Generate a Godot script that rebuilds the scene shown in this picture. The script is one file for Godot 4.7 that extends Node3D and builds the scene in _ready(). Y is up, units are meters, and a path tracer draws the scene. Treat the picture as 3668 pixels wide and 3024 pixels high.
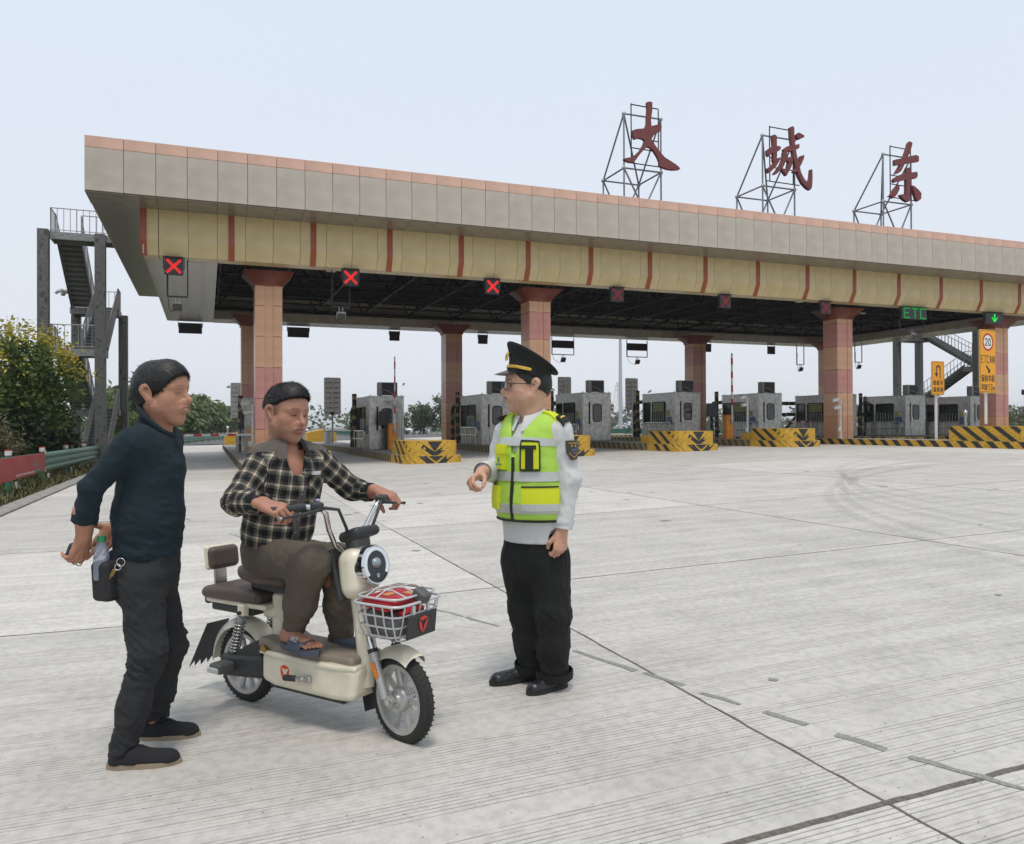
extends Node3D
# A toll plaza seen from its concrete apron: x runs along the canopy, -z through the lanes.
const YAW := -21.1
const CAM_H := 1.43
const LANE := 5.2
const ISL0 := 2.07
var used := {}
var cache := {}
var M := {}
var T := {}
var rng := RandomNumberGenerator.new()

func gy(x: float) -> float:      # cross fall of the apron
	if x <= 0.0: return 0.0
	if x < 17.0: return 0.0262 * x
	if x < 25.0:
		var u := (x - 17.0) / 8.0
		return 0.4454 + 0.2096 * (u - u * u * 0.5)
	return 0.55

func isl(k: int) -> float: return ISL0 + LANE * k

func numbered(n: String) -> String:
	used[n] = used.get(n, -1) + 1
	return n if used[n] == 0 else "%s_%03d" % [n, used[n]]

func thing(called: String, label: String, category: String, at := Vector3.ZERO, turn := 0.0, group := "") -> Node3D:
	var o := Node3D.new()
	o.name = numbered(called)
	add_child(o)
	o.position = at
	o.rotation.y = turn
	o.set_meta("label", label)
	o.set_meta("category", category)
	if group: o.set_meta("group", group)
	return o

func structure(called: String, label: String) -> Node3D:
	var o := Node3D.new()
	o.name = numbered(called)
	add_child(o)
	o.set_meta("kind", "structure")
	o.set_meta("label", label)
	return o

func part(parent: Node3D, called: String, mesh, m: Material, xf := Transform3D.IDENTITY) -> MeshInstance3D:
	var o := MeshInstance3D.new()
	o.name = called
	o.mesh = mesh.done() if mesh is MB else mesh
	if m: o.material_override = m
	parent.add_child(o, true)
	o.transform = xf
	return o

func copy_of(o: Node3D, at: Vector3, turn := 0.0, label := "") -> Node3D:
	var base: String = o.name
	var rx := RegEx.create_from_string("_\\d{3}$")
	base = rx.sub(base, "")
	var c: Node3D = o.duplicate()
	c.name = numbered(base)
	add_child(c)
	c.position = at
	c.rotation.y = turn
	if label: c.set_meta("label", label)
	return c

func at(v: Vector3, b := Basis.IDENTITY) -> Transform3D: return Transform3D(b, v)
func ry(a: float) -> Basis: return Basis(Vector3.UP, a)

class MB:
	var V := PackedVector3Array()
	var N := PackedVector3Array()
	var U := PackedVector2Array()
	var C := PackedColorArray()
	var I := PackedInt32Array()
	var col := Color(1, 1, 1)
	var coloured := false
	func v(p: Vector3, n: Vector3, uv := Vector2.ZERO) -> int:
		V.append(p); N.append(n); U.append(uv); C.append(col)
		return V.size() - 1
	func t(a: int, b: int, c: int) -> void:
		var n := N[a] + N[b] + N[c]
		if (V[b] - V[a]).cross(V[c] - V[a]).dot(n) > 0.0:
			I.append(a); I.append(c); I.append(b)
		else:
			I.append(a); I.append(b); I.append(c)
	func tri(a: Vector3, b: Vector3, c: Vector3, n := Vector3.ZERO) -> void:
		if n == Vector3.ZERO: n = -(b - a).cross(c - a).normalized()
		t(v(a, n, Vector2(a.x, a.z)), v(b, n, Vector2(b.x, b.z)), v(c, n, Vector2(c.x, c.z)))
	func quad(a: Vector3, b: Vector3, c: Vector3, d: Vector3, n := Vector3.ZERO, ua := Vector2(0, 0), ub := Vector2(1, 0), uc := Vector2(1, 1), ud := Vector2(0, 1)) -> void:
		if n == Vector3.ZERO: n = (c - a).cross(b - d).normalized()
		var i := v(a, n, ua)
		v(b, n, ub); v(c, n, uc); v(d, n, ud)
		t(i, i + 1, i + 2); t(i, i + 2, i + 3)
	func box(c: Vector3, s: Vector3, b := Basis.IDENTITY) -> MB:
		var h := s * 0.5
		for k in 3:
			for e in [-1.0, 1.0]:
				var n := Vector3.ZERO; n[k] = e
				var u := Vector3.ZERO; u[(k + 1) % 3] = h[(k + 1) % 3]
				var w := Vector3.ZERO; w[(k + 2) % 3] = h[(k + 2) % 3]
				var o := n * h[k]
				quad(c + b * (o - u - w), c + b * (o + u - w), c + b * (o + u + w), c + b * (o - u + w), b * n)
		return self
	func bar(a: Vector3, b: Vector3, w: float, d: float, up := Vector3.UP) -> MB:   # square bar from a to b
		var x := (b - a)
		var l := x.length()
		x /= l
		var z := x.cross(up)
		if z.length() < 0.01: z = x.cross(Vector3.RIGHT)
		z = z.normalized()
		var y := z.cross(x)
		return box((a + b) * 0.5, Vector3(l, w, d), Basis(x, y, z))
	func cbox(c: Vector3, s: Vector3, r: float, b := Basis.IDENTITY) -> MB:   # chamfered box
		var h := s * 0.5
		r = minf(r, minf(h.x, minf(h.y, h.z)) * 0.95)
		for k in 3:
			var k1 := (k + 1) % 3
			var k2 := (k + 2) % 3
			for e in [-1.0, 1.0]:
				var n := Vector3.ZERO; n[k] = e
				var u := Vector3.ZERO; u[k1] = h[k1] - r
				var w := Vector3.ZERO; w[k2] = h[k2] - r
				var o := n * h[k]
				quad(c + b * (o - u - w), c + b * (o + u - w), c + b * (o + u + w), c + b * (o - u + w), b * n)
			for e1 in [-1.0, 1.0]:
				for e2 in [-1.0, 1.0]:
					var p1 := Vector3.ZERO
					p1[k1] = e1 * h[k1]; p1[k2] = e2 * (h[k2] - r)
					var p2 := Vector3.ZERO
					p2[k1] = e1 * (h[k1] - r); p2[k2] = e2 * h[k2]
					var l := Vector3.ZERO; l[k] = h[k] - r
					var n := Vector3.ZERO; n[k1] = e1; n[k2] = e2
					quad(c + b * (p1 - l), c + b * (p1 + l), c + b * (p2 + l), c + b * (p2 - l), b * n.normalized())
		for e0 in [-1.0, 1.0]:
			for e1 in [-1.0, 1.0]:
				for e2 in [-1.0, 1.0]:
					var e := Vector3(e0, e1, e2)
					var q := e * (h - Vector3(r, r, r))
					tri(c + b * (q + Vector3(e0 * r, 0, 0)), c + b * (q + Vector3(0, e1 * r, 0)), c + b * (q + Vector3(0, 0, e2 * r)), b * e.normalized())
		return self
	func cyl(a: Vector3, b: Vector3, r0: float, r1 := -1.0, n := 12, caps := true) -> MB:
		return tube([a, b], [r0, r0 if r1 < 0.0 else r1], n, caps)
	func tube(P: Array, R: Array, n := 10, caps := true, flat := 1.0, up0 := Vector3.ZERO) -> MB:
		var first := V.size()
		var count := P.size()
		var x := Vector3.ZERO
		var closed: bool = count > 2 and (P[0] as Vector3).is_equal_approx(P[count - 1])
		var run := 0.0
		for i in count:
			var p: Vector3 = P[i]
			var d: Vector3
			if closed and (i == 0 or i == count - 1): d = (P[1] - P[count - 2])
			else: d = P[mini(i + 1, count - 1)] - P[maxi(i - 1, 0)]
			d = d.normalized()
			if i == 0:
				x = up0 if up0 != Vector3.ZERO else (Vector3.UP if absf(d.y) < 0.9 else Vector3.RIGHT)
				x = (x - d * x.dot(d)).normalized()
			else:
				run += (P[i] - P[i - 1]).length()
				x = (x - d * x.dot(d)).normalized()
			var y := d.cross(x)
			var r: float = R[mini(i, R.size() - 1)]
			for j in n + 1:
				var a := TAU * j / n
				var o := x * cos(a) + y * (sin(a) * flat)
				v(p + o * r, (x * cos(a) * flat + y * sin(a)).normalized(), Vector2(float(j) / n, run))
		for i in count - 1:
			for j in n:
				var q := first + i * (n + 1) + j
				t(q, q + 1, q + n + 2); t(q, q + n + 2, q + n + 1)
		if caps and not closed:
			for e in [0, count - 1]:
				var r: float = R[mini(e, R.size() - 1)]
				if r < 0.0005: continue
				var d: Vector3 = (P[0] - P[1] if e == 0 else P[count - 1] - P[count - 2]).normalized()
				var c := v(P[e], d)
				for j in n + 1: v(V[first + e * (n + 1) + j], d)
				for j in n: t(c, c + 1 + j, c + 2 + j)
		return self
	func lathe(profile: Array, c: Vector3, b := Basis.IDENTITY, n := 20) -> MB:   # profile of Vector2(radius, height) about b.y
		var m := profile.size()
		for i in m - 1:
			var p: Vector2 = profile[i]
			var q: Vector2 = profile[i + 1]
			var e := (q - p)
			var nn := Vector2(e.y, -e.x).normalized()
			var base := V.size()
			for j in n + 1:
				var a := TAU * j / n
				var o := Vector3(cos(a), 0, sin(a))
				var nrm := b * (o * nn.x + Vector3(0, nn.y, 0)).normalized()
				v(c + b * (o * p.x + Vector3(0, p.y, 0)), nrm, Vector2(float(j) / n, 0))
				v(c + b * (o * q.x + Vector3(0, q.y, 0)), nrm, Vector2(float(j) / n, 1))
			for j in n:
				var k := base + j * 2
				t(k, k + 2, k + 3); t(k, k + 3, k + 1)
		return self
	func ball(c: Vector3, r, n := 12, m := 8) -> MB:
		var rr: Vector3 = r if r is Vector3 else Vector3(r, r, r)
		var base := V.size()
		for i in m + 1:
			var f := PI * i / m
			for j in n + 1:
				var a := TAU * j / n
				var o := Vector3(sin(f) * cos(a), cos(f), sin(f) * sin(a))
				v(c + o * rr, (o / rr).normalized(), Vector2(float(j) / n, float(i) / m))
		for i in m:
			for j in n:
				var k := base + i * (n + 1) + j
				t(k, k + 1, k + n + 2); t(k, k + n + 2, k + n + 1)
		return self
	func prism(poly: PackedVector2Array, depth: float, xf := Transform3D.IDENTITY, bevel := 0.0) -> MB:   # polygon in xy, from z = 0 to z = depth
		if Geometry2D.is_polygon_clockwise(poly): poly.reverse()
		var tr := Geometry2D.triangulate_polygon(poly)
		var inner := poly
		if bevel > 0.0:
			var off := Geometry2D.offset_polygon(poly, -bevel)
			if off.size() == 1 and off[0].size() >= 3: pass
		for e in 2:
			var z := 0.0 if e == 0 else depth
			var n := xf.basis * Vector3(0, 0, -1.0 if e == 0 else 1.0)
			var base := V.size()
			for p in inner: v(xf * Vector3(p.x, p.y, z), n.normalized(), p)
			for i in range(0, tr.size(), 3): t(base + tr[i], base + tr[i + 1], base + tr[i + 2])
		var m := poly.size()
		for i in m:
			var p := poly[i]
			var q := poly[(i + 1) % m]
			var e := (q - p).normalized()
			var n := (xf.basis * Vector3(e.y, -e.x, 0)).normalized()
			quad(xf * Vector3(p.x, p.y, 0), xf * Vector3(q.x, q.y, 0), xf * Vector3(q.x, q.y, depth), xf * Vector3(p.x, p.y, depth), n)
		return self
	func rbox(c: Vector3, s: Vector3, r: float, b := Basis.IDENTITY, warp = null) -> MB:   # rounded box
		var h := s * 0.5
		r = minf(r, minf(h.x, minf(h.y, h.z)) * 0.999)
		var inn := h - Vector3(r, r, r)
		for k in 3:
			var k1 := (k + 1) % 3
			var k2 := (k + 2) % 3
			var A := []
			var B := []
			for e in [[k1, A], [k2, B]]:
				var hh: float = h[e[0]]
				for f in [0.0, 0.3, 0.65, 1.0]: e[1].append(-hh + r * f)
				var ins := maxi(1, int((hh - r) * 2.0 / 0.05)) if warp != null else 1
				for q in range(1, ins): e[1].append(lerpf(-hh + r, hh - r, float(q) / ins))
				for f in [1.0, 0.65, 0.3, 0.0]: e[1].append(hh - r * f)
			for sg in [-1.0, 1.0]:
				var base := V.size()
				for a in A:
					for d in B:
						var q := Vector3.ZERO
						q[k] = sg * h[k]; q[k1] = a; q[k2] = d
						var i := q.clamp(-inn, inn)
						var n := (q - i).normalized()
						var p := i + n * r
						if warp != null: p = warp.call(p)
						v(c + b * p, b * n, Vector2(a, d))
				for i in A.size() - 1:
					for j in B.size() - 1:
						var o := base + i * B.size() + j
						t(o, o + 1, o + B.size() + 1); t(o, o + B.size() + 1, o + B.size())
		return self
	func quad_box(a: Vector3, b: Vector3, w: float) -> MB:    # a pane between two cross lines
		var z := Vector3(0, 0, w * 0.5)
		var n := Vector3(b.y - a.y, a.x - b.x, 0).normalized() * (1.0 if b.y > a.y else -1.0)
		if n.y < 0: n = -n
		quad(a - z + n * 0.012, a + z + n * 0.012, b + z + n * 0.012, b - z + n * 0.012, n)
		return self
	func done() -> ArrayMesh:
		var a := []
		a.resize(Mesh.ARRAY_MAX)
		a[Mesh.ARRAY_VERTEX] = V
		a[Mesh.ARRAY_NORMAL] = N
		a[Mesh.ARRAY_TEX_UV] = U
		if coloured: a[Mesh.ARRAY_COLOR] = C
		a[Mesh.ARRAY_INDEX] = I
		var m := ArrayMesh.new()
		m.add_surface_from_arrays(Mesh.PRIMITIVE_TRIANGLES, a)
		return m

func bxm(s: Vector3, r := 0.0) -> ArrayMesh:      # shared boxes
	var k := "b%s_%s" % [s, r]
	if not cache.has(k):
		var b := MB.new()
		if r > 0.0: b.cbox(Vector3.ZERO, s, r)
		else: b.box(Vector3.ZERO, s)
		cache[k] = b.done()
	return cache[k]

func rounded(w: float, h: float, r: float, n := 5) -> PackedVector2Array:
	var p := PackedVector2Array()
	for c in 4:
		var cx := (w * 0.5 - r) * (1 if c == 0 or c == 3 else -1)
		var cy := (h * 0.5 - r) * (1 if c < 2 else -1)
		for i in n + 1:
			var a := PI * 0.5 * (c + float(i) / n)
			p.append(Vector2(cx + cos(a) * r, cy + sin(a) * r))
	return p

func lin(r: float, g: float, b: float) -> Color: return Color(r, g, b).linear_to_srgb()

func noise_img(size: int, freq: float, octaves: int, seed_: int, lo := 0.0, hi := 1.0, kind := FastNoiseLite.TYPE_SIMPLEX_SMOOTH) -> Image:
	var n := FastNoiseLite.new()
	n.seed = seed_
	n.noise_type = kind
	n.frequency = freq
	n.fractal_octaves = octaves
	var im := n.get_seamless_image(size, size)
	im.convert(Image.FORMAT_L8)
	var d := im.get_data()
	var lut := PackedByteArray()
	for i in 256: lut.append(int(clampf(lerpf(lo, hi, i / 255.0), 0.0, 1.0) * 255.0))
	for i in d.size(): d[i] = lut[d[i]]
	im = Image.create_from_data(size, size, false, Image.FORMAT_L8, d)
	im.convert(Image.FORMAT_RGB8)
	return im

func tex(im: Image) -> ImageTexture: return ImageTexture.create_from_image(im)

func bump(im: Image, s: float) -> ImageTexture:
	var b: Image = im.duplicate()
	b.convert(Image.FORMAT_RGBA8)
	b.bump_map_to_normal_map(s)
	return tex(b)

func mk(called: String, c: Color, rough := 0.6, metal := 0.0, t := "", scale := 1.0, nrm := "", ns := 0.5) -> StandardMaterial3D:
	var m := StandardMaterial3D.new()
	m.albedo_color = c
	m.roughness = rough
	m.metallic = metal
	if t or nrm:
		m.uv1_triplanar = true
		m.uv1_world_triplanar = false
		m.uv1_scale = Vector3.ONE * scale
	if t: m.albedo_texture = T[t]
	if nrm:
		m.normal_enabled = true
		m.normal_texture = T[nrm]
		m.normal_scale = ns
	M[called] = m
	return m
func textures() -> void:
	T.grain = tex(noise_img(512, 0.18, 3, 3, 0.75, 1.1))
	T.blotch = tex(noise_img(512, 0.012, 5, 5, 0.84, 1.08))
	T.soft = tex(noise_img(256, 0.012, 4, 8, 0.93, 1.03))
	var dirt := noise_img(512, 0.02, 5, 11, 0.76, 1.12)
	T.dirt = tex(dirt)
	var pw := noise_img(512, 0.03, 4, 61, 0.8, 1.0)
	var pr := RandomNumberGenerator.new()
	pr.seed = 9
	pw.convert(Image.FORMAT_RGBA8)
	for k in 120:   # flaked patches
		var px := pr.randi_range(0, 500)
		var py := pr.randi_range(0, 500)
		for e in pr.randi_range(2, 9): blend(pw, Rect2i(px + pr.randi_range(-9, 9), py + pr.randi_range(-22, 22), pr.randi_range(3, 22), pr.randi_range(4, 30)), Color(2.2, 2.2, 2.2, pr.randf_range(0.2, 0.8)) if pr.randf() < 0.6 else Color(0.55, 0.55, 0.55, 0.5))
	T.post_wear = tex(pw)
	T.n_fine = bump(noise_img(512, 0.15, 3, 21), 2.0)
	T.n_lump = bump(noise_img(512, 0.02, 4, 22), 3.0)
	var streak := Image.create(512, 512, false, Image.FORMAT_RGB8)
	var r := RandomNumberGenerator.new()
	r.seed = 5
	# streaks that run down sheet metal: a noise squeezed across and stretched down
	var q := noise_img(512, 0.02, 4, 33, 0.8, 1.1)
	q.resize(512, 24, Image.INTERPOLATE_BILINEAR)
	q.resize(512, 512, Image.INTERPOLATE_CUBIC)
	streak.blit_rect(q, Rect2i(0, 0, 512, 512), Vector2i.ZERO)
	T.streak = tex(streak)
	# woven cloth
	var w := Image.create(128, 128, false, Image.FORMAT_RGB8)
	for y in 128:
		for x in 128:
			var a := 0.5 + 0.5 * sin(x * TAU / 8.0) * sin(y * TAU / 8.0 + (PI if (x / 8) % 2 else 0.0))
			var g := 0.72 + 0.28 * a * r.randf_range(0.75, 1.0)
			w.set_pixel(x, y, Color(g, g, g))
	T.weave = tex(w)
	T.n_weave = bump(w, 3.0)
	# broom and groove finish of the apron: 1 texture = 4.15 m, grooves run along x in bands
	var S := 2048
	var c := noise_img(1024, 0.05, 5, 41, 0.84, 1.08)
	var fine := noise_img(1024, 0.4, 2, 43, 0.6, 1.3)
	var patches := noise_img(512, 0.008, 5, 45, 0.7, 1.2)
	patches.resize(1024, 1024, Image.INTERPOLATE_CUBIC)
	c.convert(Image.FORMAT_RGBA8)
	patches.convert(Image.FORMAT_RGBA8)
	fine.convert(Image.FORMAT_RGBA8)
	faded(c, fine, 0.25)
	faded(c, patches, 0.25)
	c.resize(S, S, Image.INTERPOLATE_CUBIC)
	var g := Image.create(S, S, false, Image.FORMAT_RGBA8)
	g.fill(Color(0.7, 0.7, 0.7))
	var z := 0.0
	while z < 4.05:
		var lines := r.randi_range(10, 15)
		for k in lines:
			var zz := z + k * 0.0268 + r.randf_range(-0.002, 0.002)
			if zz > 4.13: break
			var py := int(zz / 4.15 * S)
			var x := 0
			var on := r.randf_range(0.6, 1.0)
			while x < S:
				var len_ := r.randi_range(20, 130)
				on = clampf(on + r.randf_range(-0.35, 0.35), 0.15, 1.0)
				var wob := r.randi_range(0, 1) if r.randf() < 0.3 else 0
				var hgt := 2 if on < 0.55 else 3
				g.fill_rect(Rect2i(x, py + wob, len_, hgt), Color(0.7, 0.7, 0.7).lerp(Color(0.1, 0.1, 0.1), on))
				blend(c, Rect2i(x, py + wob, len_, hgt), Color(0.26, 0.23, 0.21, 0.30 * on))
				x += len_
		z += lines * 0.0268 + r.randf_range(0.1, 0.17)
	for k in 2600:   # grit, pits and crumbs
		var sx := r.randi_range(1, 5)
		var dark := r.randf() < 0.75
		blend(c, Rect2i(r.randi_range(0, S), r.randi_range(0, S), sx, r.randi_range(1, 3)), Color(0.2, 0.18, 0.17, r.randf_range(0.15, 0.6)) if dark else Color(1, 1, 1, r.randf_range(0.2, 0.6)))
	T.concrete = tex(c)
	T.n_groove = bump(g, 5.0)

func faded(m: Image, o: Image, f: float) -> void:
	# lay o over m at opacity f
	var d := o.get_data()
	var k := int(f * 255)
	for i in range(3, d.size(), 4): d[i] = k
	var p := Image.create_from_data(o.get_width(), o.get_height(), false, Image.FORMAT_RGBA8, d)
	m.blend_rect(p, Rect2i(0, 0, o.get_width(), o.get_height()), Vector2i.ZERO)

func blend(im: Image, r: Rect2i, c: Color) -> void:
	var s := Image.create(maxi(1, r.size.x), maxi(1, r.size.y), false, Image.FORMAT_RGBA8)
	s.fill(c)
	im.blend_rect(s, Rect2i(Vector2i.ZERO, s.get_size()), r.position)

func materials() -> void:
	textures()
	var cm := StandardMaterial3D.new()
	cm.albedo_color = lin(0.63, 0.60, 0.55)
	cm.albedo_texture = T.concrete
	cm.roughness = 0.9
	cm.normal_enabled = true
	cm.normal_texture = T.n_groove
	cm.normal_scale = 0.35
	M.concrete = cm
	for k in 3:
		var v: StandardMaterial3D = cm.duplicate()
		v.albedo_color = cm.albedo_color * [0.985, 1.015, 0.955][k]
		M["concrete%d" % k] = v
	mk("joint", lin(0.16, 0.14, 0.12), 0.95, 0, "dirt", 3.0)
	mk("tar", lin(0.29, 0.28, 0.265), 0.7, 0, "dirt", 4.0)
	mk("asphalt", lin(0.13, 0.13, 0.135), 0.9, 0, "dirt", 0.4, "n_fine", 0.4)
	mk("earth", lin(0.16, 0.15, 0.085), 0.95, 0, "dirt", 0.3)
	mk("paint_white", lin(0.7, 0.7, 0.68), 0.6, 0, "dirt", 1.0)
	mk("paint_yellow", lin(0.62, 0.40, 0.05), 0.6, 0, "dirt", 1.0)
	# canopy
	mk("fascia", lin(0.54, 0.475, 0.40), 0.38, 0.0, "soft", 0.3)
	mk("fascia_b", lin(0.525, 0.465, 0.395), 0.38, 0.0, "soft", 0.37)
	mk("fascia_cap", lin(0.74, 0.47, 0.36), 0.4, 0.0, "soft", 0.4)
	mk("valance", lin(0.64, 0.52, 0.28), 0.3, 0.0, "soft", 0.4)
	mk("stripe_red", lin(0.34, 0.075, 0.03), 0.35, 0.0, "soft", 0.5)
	mk("soffit", lin(0.30, 0.275, 0.235), 0.3, 0.2, "blotch", 0.2)
	mk("soffit_plank", lin(0.42, 0.39, 0.345), 0.25, 0.3, "blotch", 0.3)
	mk("seam", lin(0.03, 0.03, 0.035), 0.7)
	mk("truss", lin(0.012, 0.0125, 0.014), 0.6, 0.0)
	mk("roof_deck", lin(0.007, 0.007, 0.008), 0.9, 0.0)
	mk("col_peach", lin(0.76, 0.44, 0.27), 0.3, 0.0, "soft", 0.5)
	mk("col_orange", lin(0.72, 0.36, 0.20), 0.3, 0.0, "soft", 0.5)
	mk("col_pink", lin(0.68, 0.31, 0.26), 0.3, 0.0, "soft", 0.5)
	mk("col_brown", lin(0.30, 0.125, 0.075), 0.3, 0.0, "soft", 0.5)
	mk("col_cap", lin(0.27, 0.075, 0.05), 0.4, 0.0, "soft", 0.5)
	# steel, plastics
	mk("galv", lin(0.42, 0.44, 0.46), 0.45, 0.6, "blotch", 1.5)
	mk("stainless", lin(0.50, 0.49, 0.47), 0.33, 0.75, "streak", 0.35)
	mk("chrome", lin(0.75, 0.75, 0.75), 0.08, 1.0)
	mk("chrome_dull", lin(0.52, 0.51, 0.48), 0.22, 0.9)
	mk("steel_grey", lin(0.125, 0.135, 0.13), 0.55, 0.1, "dirt", 0.6)
	mk("steel_worn", lin(0.30, 0.31, 0.30), 0.6, 0.1, "dirt", 0.8)
	mk("rail_grey", lin(0.36, 0.34, 0.34), 0.5, 0.3, "dirt", 2.0)
	mk("black", lin(0.02, 0.02, 0.022), 0.5)
	mk("black_matt", lin(0.014, 0.014, 0.015), 0.85)
	mk("housing", lin(0.035, 0.032, 0.04), 0.45)
	mk("led_off", lin(0.018, 0.018, 0.02), 0.3)
	mk("haz_yellow", lin(0.70, 0.41, 0.04), 0.5, 0, "dirt", 0.8)
	mk("haz_dull", lin(0.36, 0.27, 0.11), 0.75, 0, "dirt", 0.8)
	mk("haz_black", lin(0.035, 0.035, 0.035), 0.6, 0, "dirt", 0.8)
	mk("haz_grime", lin(0.11, 0.10, 0.08), 0.75, 0, "dirt", 0.8)
	mk("kerb_top", lin(0.33, 0.315, 0.285), 0.9, 0, "dirt", 0.5, "n_fine", 0.3)
	mk("orange", lin(0.78, 0.27, 0.02), 0.4, 0, "soft", 1.0)
	mk("white_paint", lin(0.72, 0.72, 0.70), 0.35, 0, "soft", 1.0)
	mk("red_paint", lin(0.50, 0.03, 0.03), 0.4)
	mk("sign_yellow", lin(0.86, 0.42, 0.01), 0.4)
	mk("sign_back", lin(0.36, 0.36, 0.35), 0.5, 0.4, "blotch", 0.8)
	mk("char_red", lin(0.21, 0.05, 0.05), 0.6, 0, "dirt", 0.8)
	mk("tube_grey", lin(0.30, 0.31, 0.34), 0.5, 0.3, "blotch", 2.0)
	mk("ball_grey", lin(0.45, 0.50, 0.50), 0.5, 0.2)
	mk("rail_green", lin(0.055, 0.20, 0.135), 0.38, 0.1, "soft", 0.7)
	mk("banner", lin(0.50, 0.045, 0.04), 0.7, 0, "soft", 1.5)
	mk("banner_text", lin(0.78, 0.72, 0.72), 0.7)
	mk("plastic_white", lin(0.70, 0.68, 0.64), 0.45)
	var gl := mk("glass", Color(0.10, 0.13, 0.14, 0.45), 0.04)
	gl.transparency = BaseMaterial3D.TRANSPARENCY_ALPHA
	gl = mk("car_glass", lin(0.02, 0.025, 0.03), 0.05)
	mk("car_white", lin(0.75, 0.75, 0.75), 0.25)
	mk("rubber", lin(0.022, 0.021, 0.02), 0.75, 0, "grain", 6.0)
	emit("led_red", Color(1.0, 0.10, 0.05), 2.2)
	emit("led_dim_red", Color(0.75, 0.10, 0.10), 0.55)
	emit("led_green", Color(0.08, 0.95, 0.30), 1.4)
	emit("led_dim_green", Color(0.03, 0.65, 0.25), 0.9)

func emit(called: String, c: Color, e: float) -> void:
	var m := mk(called, c.darkened(0.5), 0.4)
	m.emission_enabled = true
	m.emission = c
	m.emission_energy_multiplier = e
func view() -> void:
	var cam := Camera3D.new()
	cam.name = "camera"
	cam.keep_aspect = Camera3D.KEEP_HEIGHT
	cam.fov = rad_to_deg(2.0 * atan(1512.0 / 2840.0))
	cam.near = 0.05
	cam.far = 6000.0
	add_child(cam)
	cam.position = Vector3(0, CAM_H, 0)
	cam.rotation = Vector3(deg_to_rad(0.32), deg_to_rad(YAW), deg_to_rad(-0.23))
	cam.current = true
	var we := WorldEnvironment.new()
	we.name = "air"
	var e := Environment.new()
	e.background_mode = Environment.BG_SKY
	var sm := ProceduralSkyMaterial.new()
	sm.sky_top_color = Color(0.805, 0.852, 0.91)
	sm.sky_horizon_color = Color(0.85, 0.865, 0.888)
	sm.sky_curve = 0.22
	sm.ground_horizon_color = Color(0.80, 0.80, 0.78)
	sm.ground_bottom_color = Color(0.5, 0.49, 0.46)
	sm.sun_angle_max = 1.0
	var cover := noise_img(512, 0.006, 5, 77)
	sm.sky_cover = tex(cover)
	sm.sky_cover_modulate = Color(0.16, 0.16, 0.15, 1.0)
	var sky := Sky.new()
	sky.sky_material = sm
	e.sky = sky
	e.tonemap_mode = Environment.TONE_MAPPER_LINEAR
	e.tonemap_exposure = 1.17
	e.sdfgi_enabled = true
	e.ssao_enabled = true
	e.ssil_enabled = true
	e.fog_enabled = true
	e.fog_density = 0.0004
	e.fog_light_color = Color(0.93, 0.94, 0.95)
	we.environment = e
	add_child(we)
	var sun := DirectionalLight3D.new()
	sun.name = "sun"
	sun.light_energy = 0.5
	sun.light_color = Color(1.0, 0.97, 0.93)
	sun.light_angular_distance = 14.0
	sun.shadow_enabled = true
	add_child(sun)
	sun.rotation = Vector3(deg_to_rad(-72), deg_to_rad(-20), 0)

func slab(parent: Node3D, x0: float, x1: float, z0: float, z1: float, m: Material) -> void:
	var b := MB.new()
	var nx := 6
	var nz := 6
	var g := 0.005
	var n := Vector3(-0.02, 1, 0).normalized()
	var off := Vector2(rng.randf() * 1.0, rng.randi_range(0, 3) * 0.25)
	var grid := []
	for i in nx + 1:
		for j in nz + 1:
			var x := lerpf(x0 + g, x1 - g, float(i) / nx)
			var z := lerpf(z0 - g, z1 + g, float(j) / nz)
			if i == 0 or i == nx: x += rng.randf_range(-0.004, 0.004) * (1.0 if i == nx else 1.0)
			if j == 0 or j == nz: z += rng.randf_range(-0.004, 0.004)
			grid.append(b.v(Vector3(x, gy(x), z), n, Vector2(x / 4.15 + off.x, z / 4.15 + off.y)))
	for i in nx:
		for j in nz:
			var q := i * (nz + 1) + j
			b.t(q, q + 1, q + nz + 2); b.t(q, q + nz + 2, q + nz + 1)
	for s in 4:   # skirts down into the joint
		var line := []
		for k in 7:
			line.append(b.V[[k, k * (nz + 1), nx * (nz + 1) + k, k * (nz + 1) + nz][s]])
		var nn: Vector3 = [Vector3.LEFT, Vector3.BACK, Vector3.RIGHT, Vector3.FORWARD][s]
		for k in 6:
			var dn := Vector3(0, -0.06, 0)
			b.quad(line[k], line[k + 1], line[k + 1] + dn, line[k] + dn, nn, Vector2(line[k].x, line[k].z), Vector2(line[k + 1].x, line[k + 1].z), Vector2(line[k + 1].x, line[k + 1].z + 0.02), Vector2(line[k].x, line[k].z + 0.02))
	part(parent, "concrete_slab", b, m)

func sheet(parent: Node3D, called: String, x0: float, x1: float, z0: float, z1: float, dy: float, m: Material, step := 4.0, uv := 1.0) -> MeshInstance3D:
	var b := MB.new()
	var nx := maxi(1, int(ceil((x1 - x0) / step)))
	for i in nx + 1:
		var x := lerpf(x0, x1, float(i) / nx)
		for z in [z0, z1]: b.v(Vector3(x, gy(x) + dy, z), Vector3.UP, Vector2(x, z) * uv)
	for i in nx: b.t(i * 2, i * 2 + 2, i * 2 + 3); b.t(i * 2, i * 2 + 3, i * 2 + 1)
	return part(parent, called, b, m)

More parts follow.
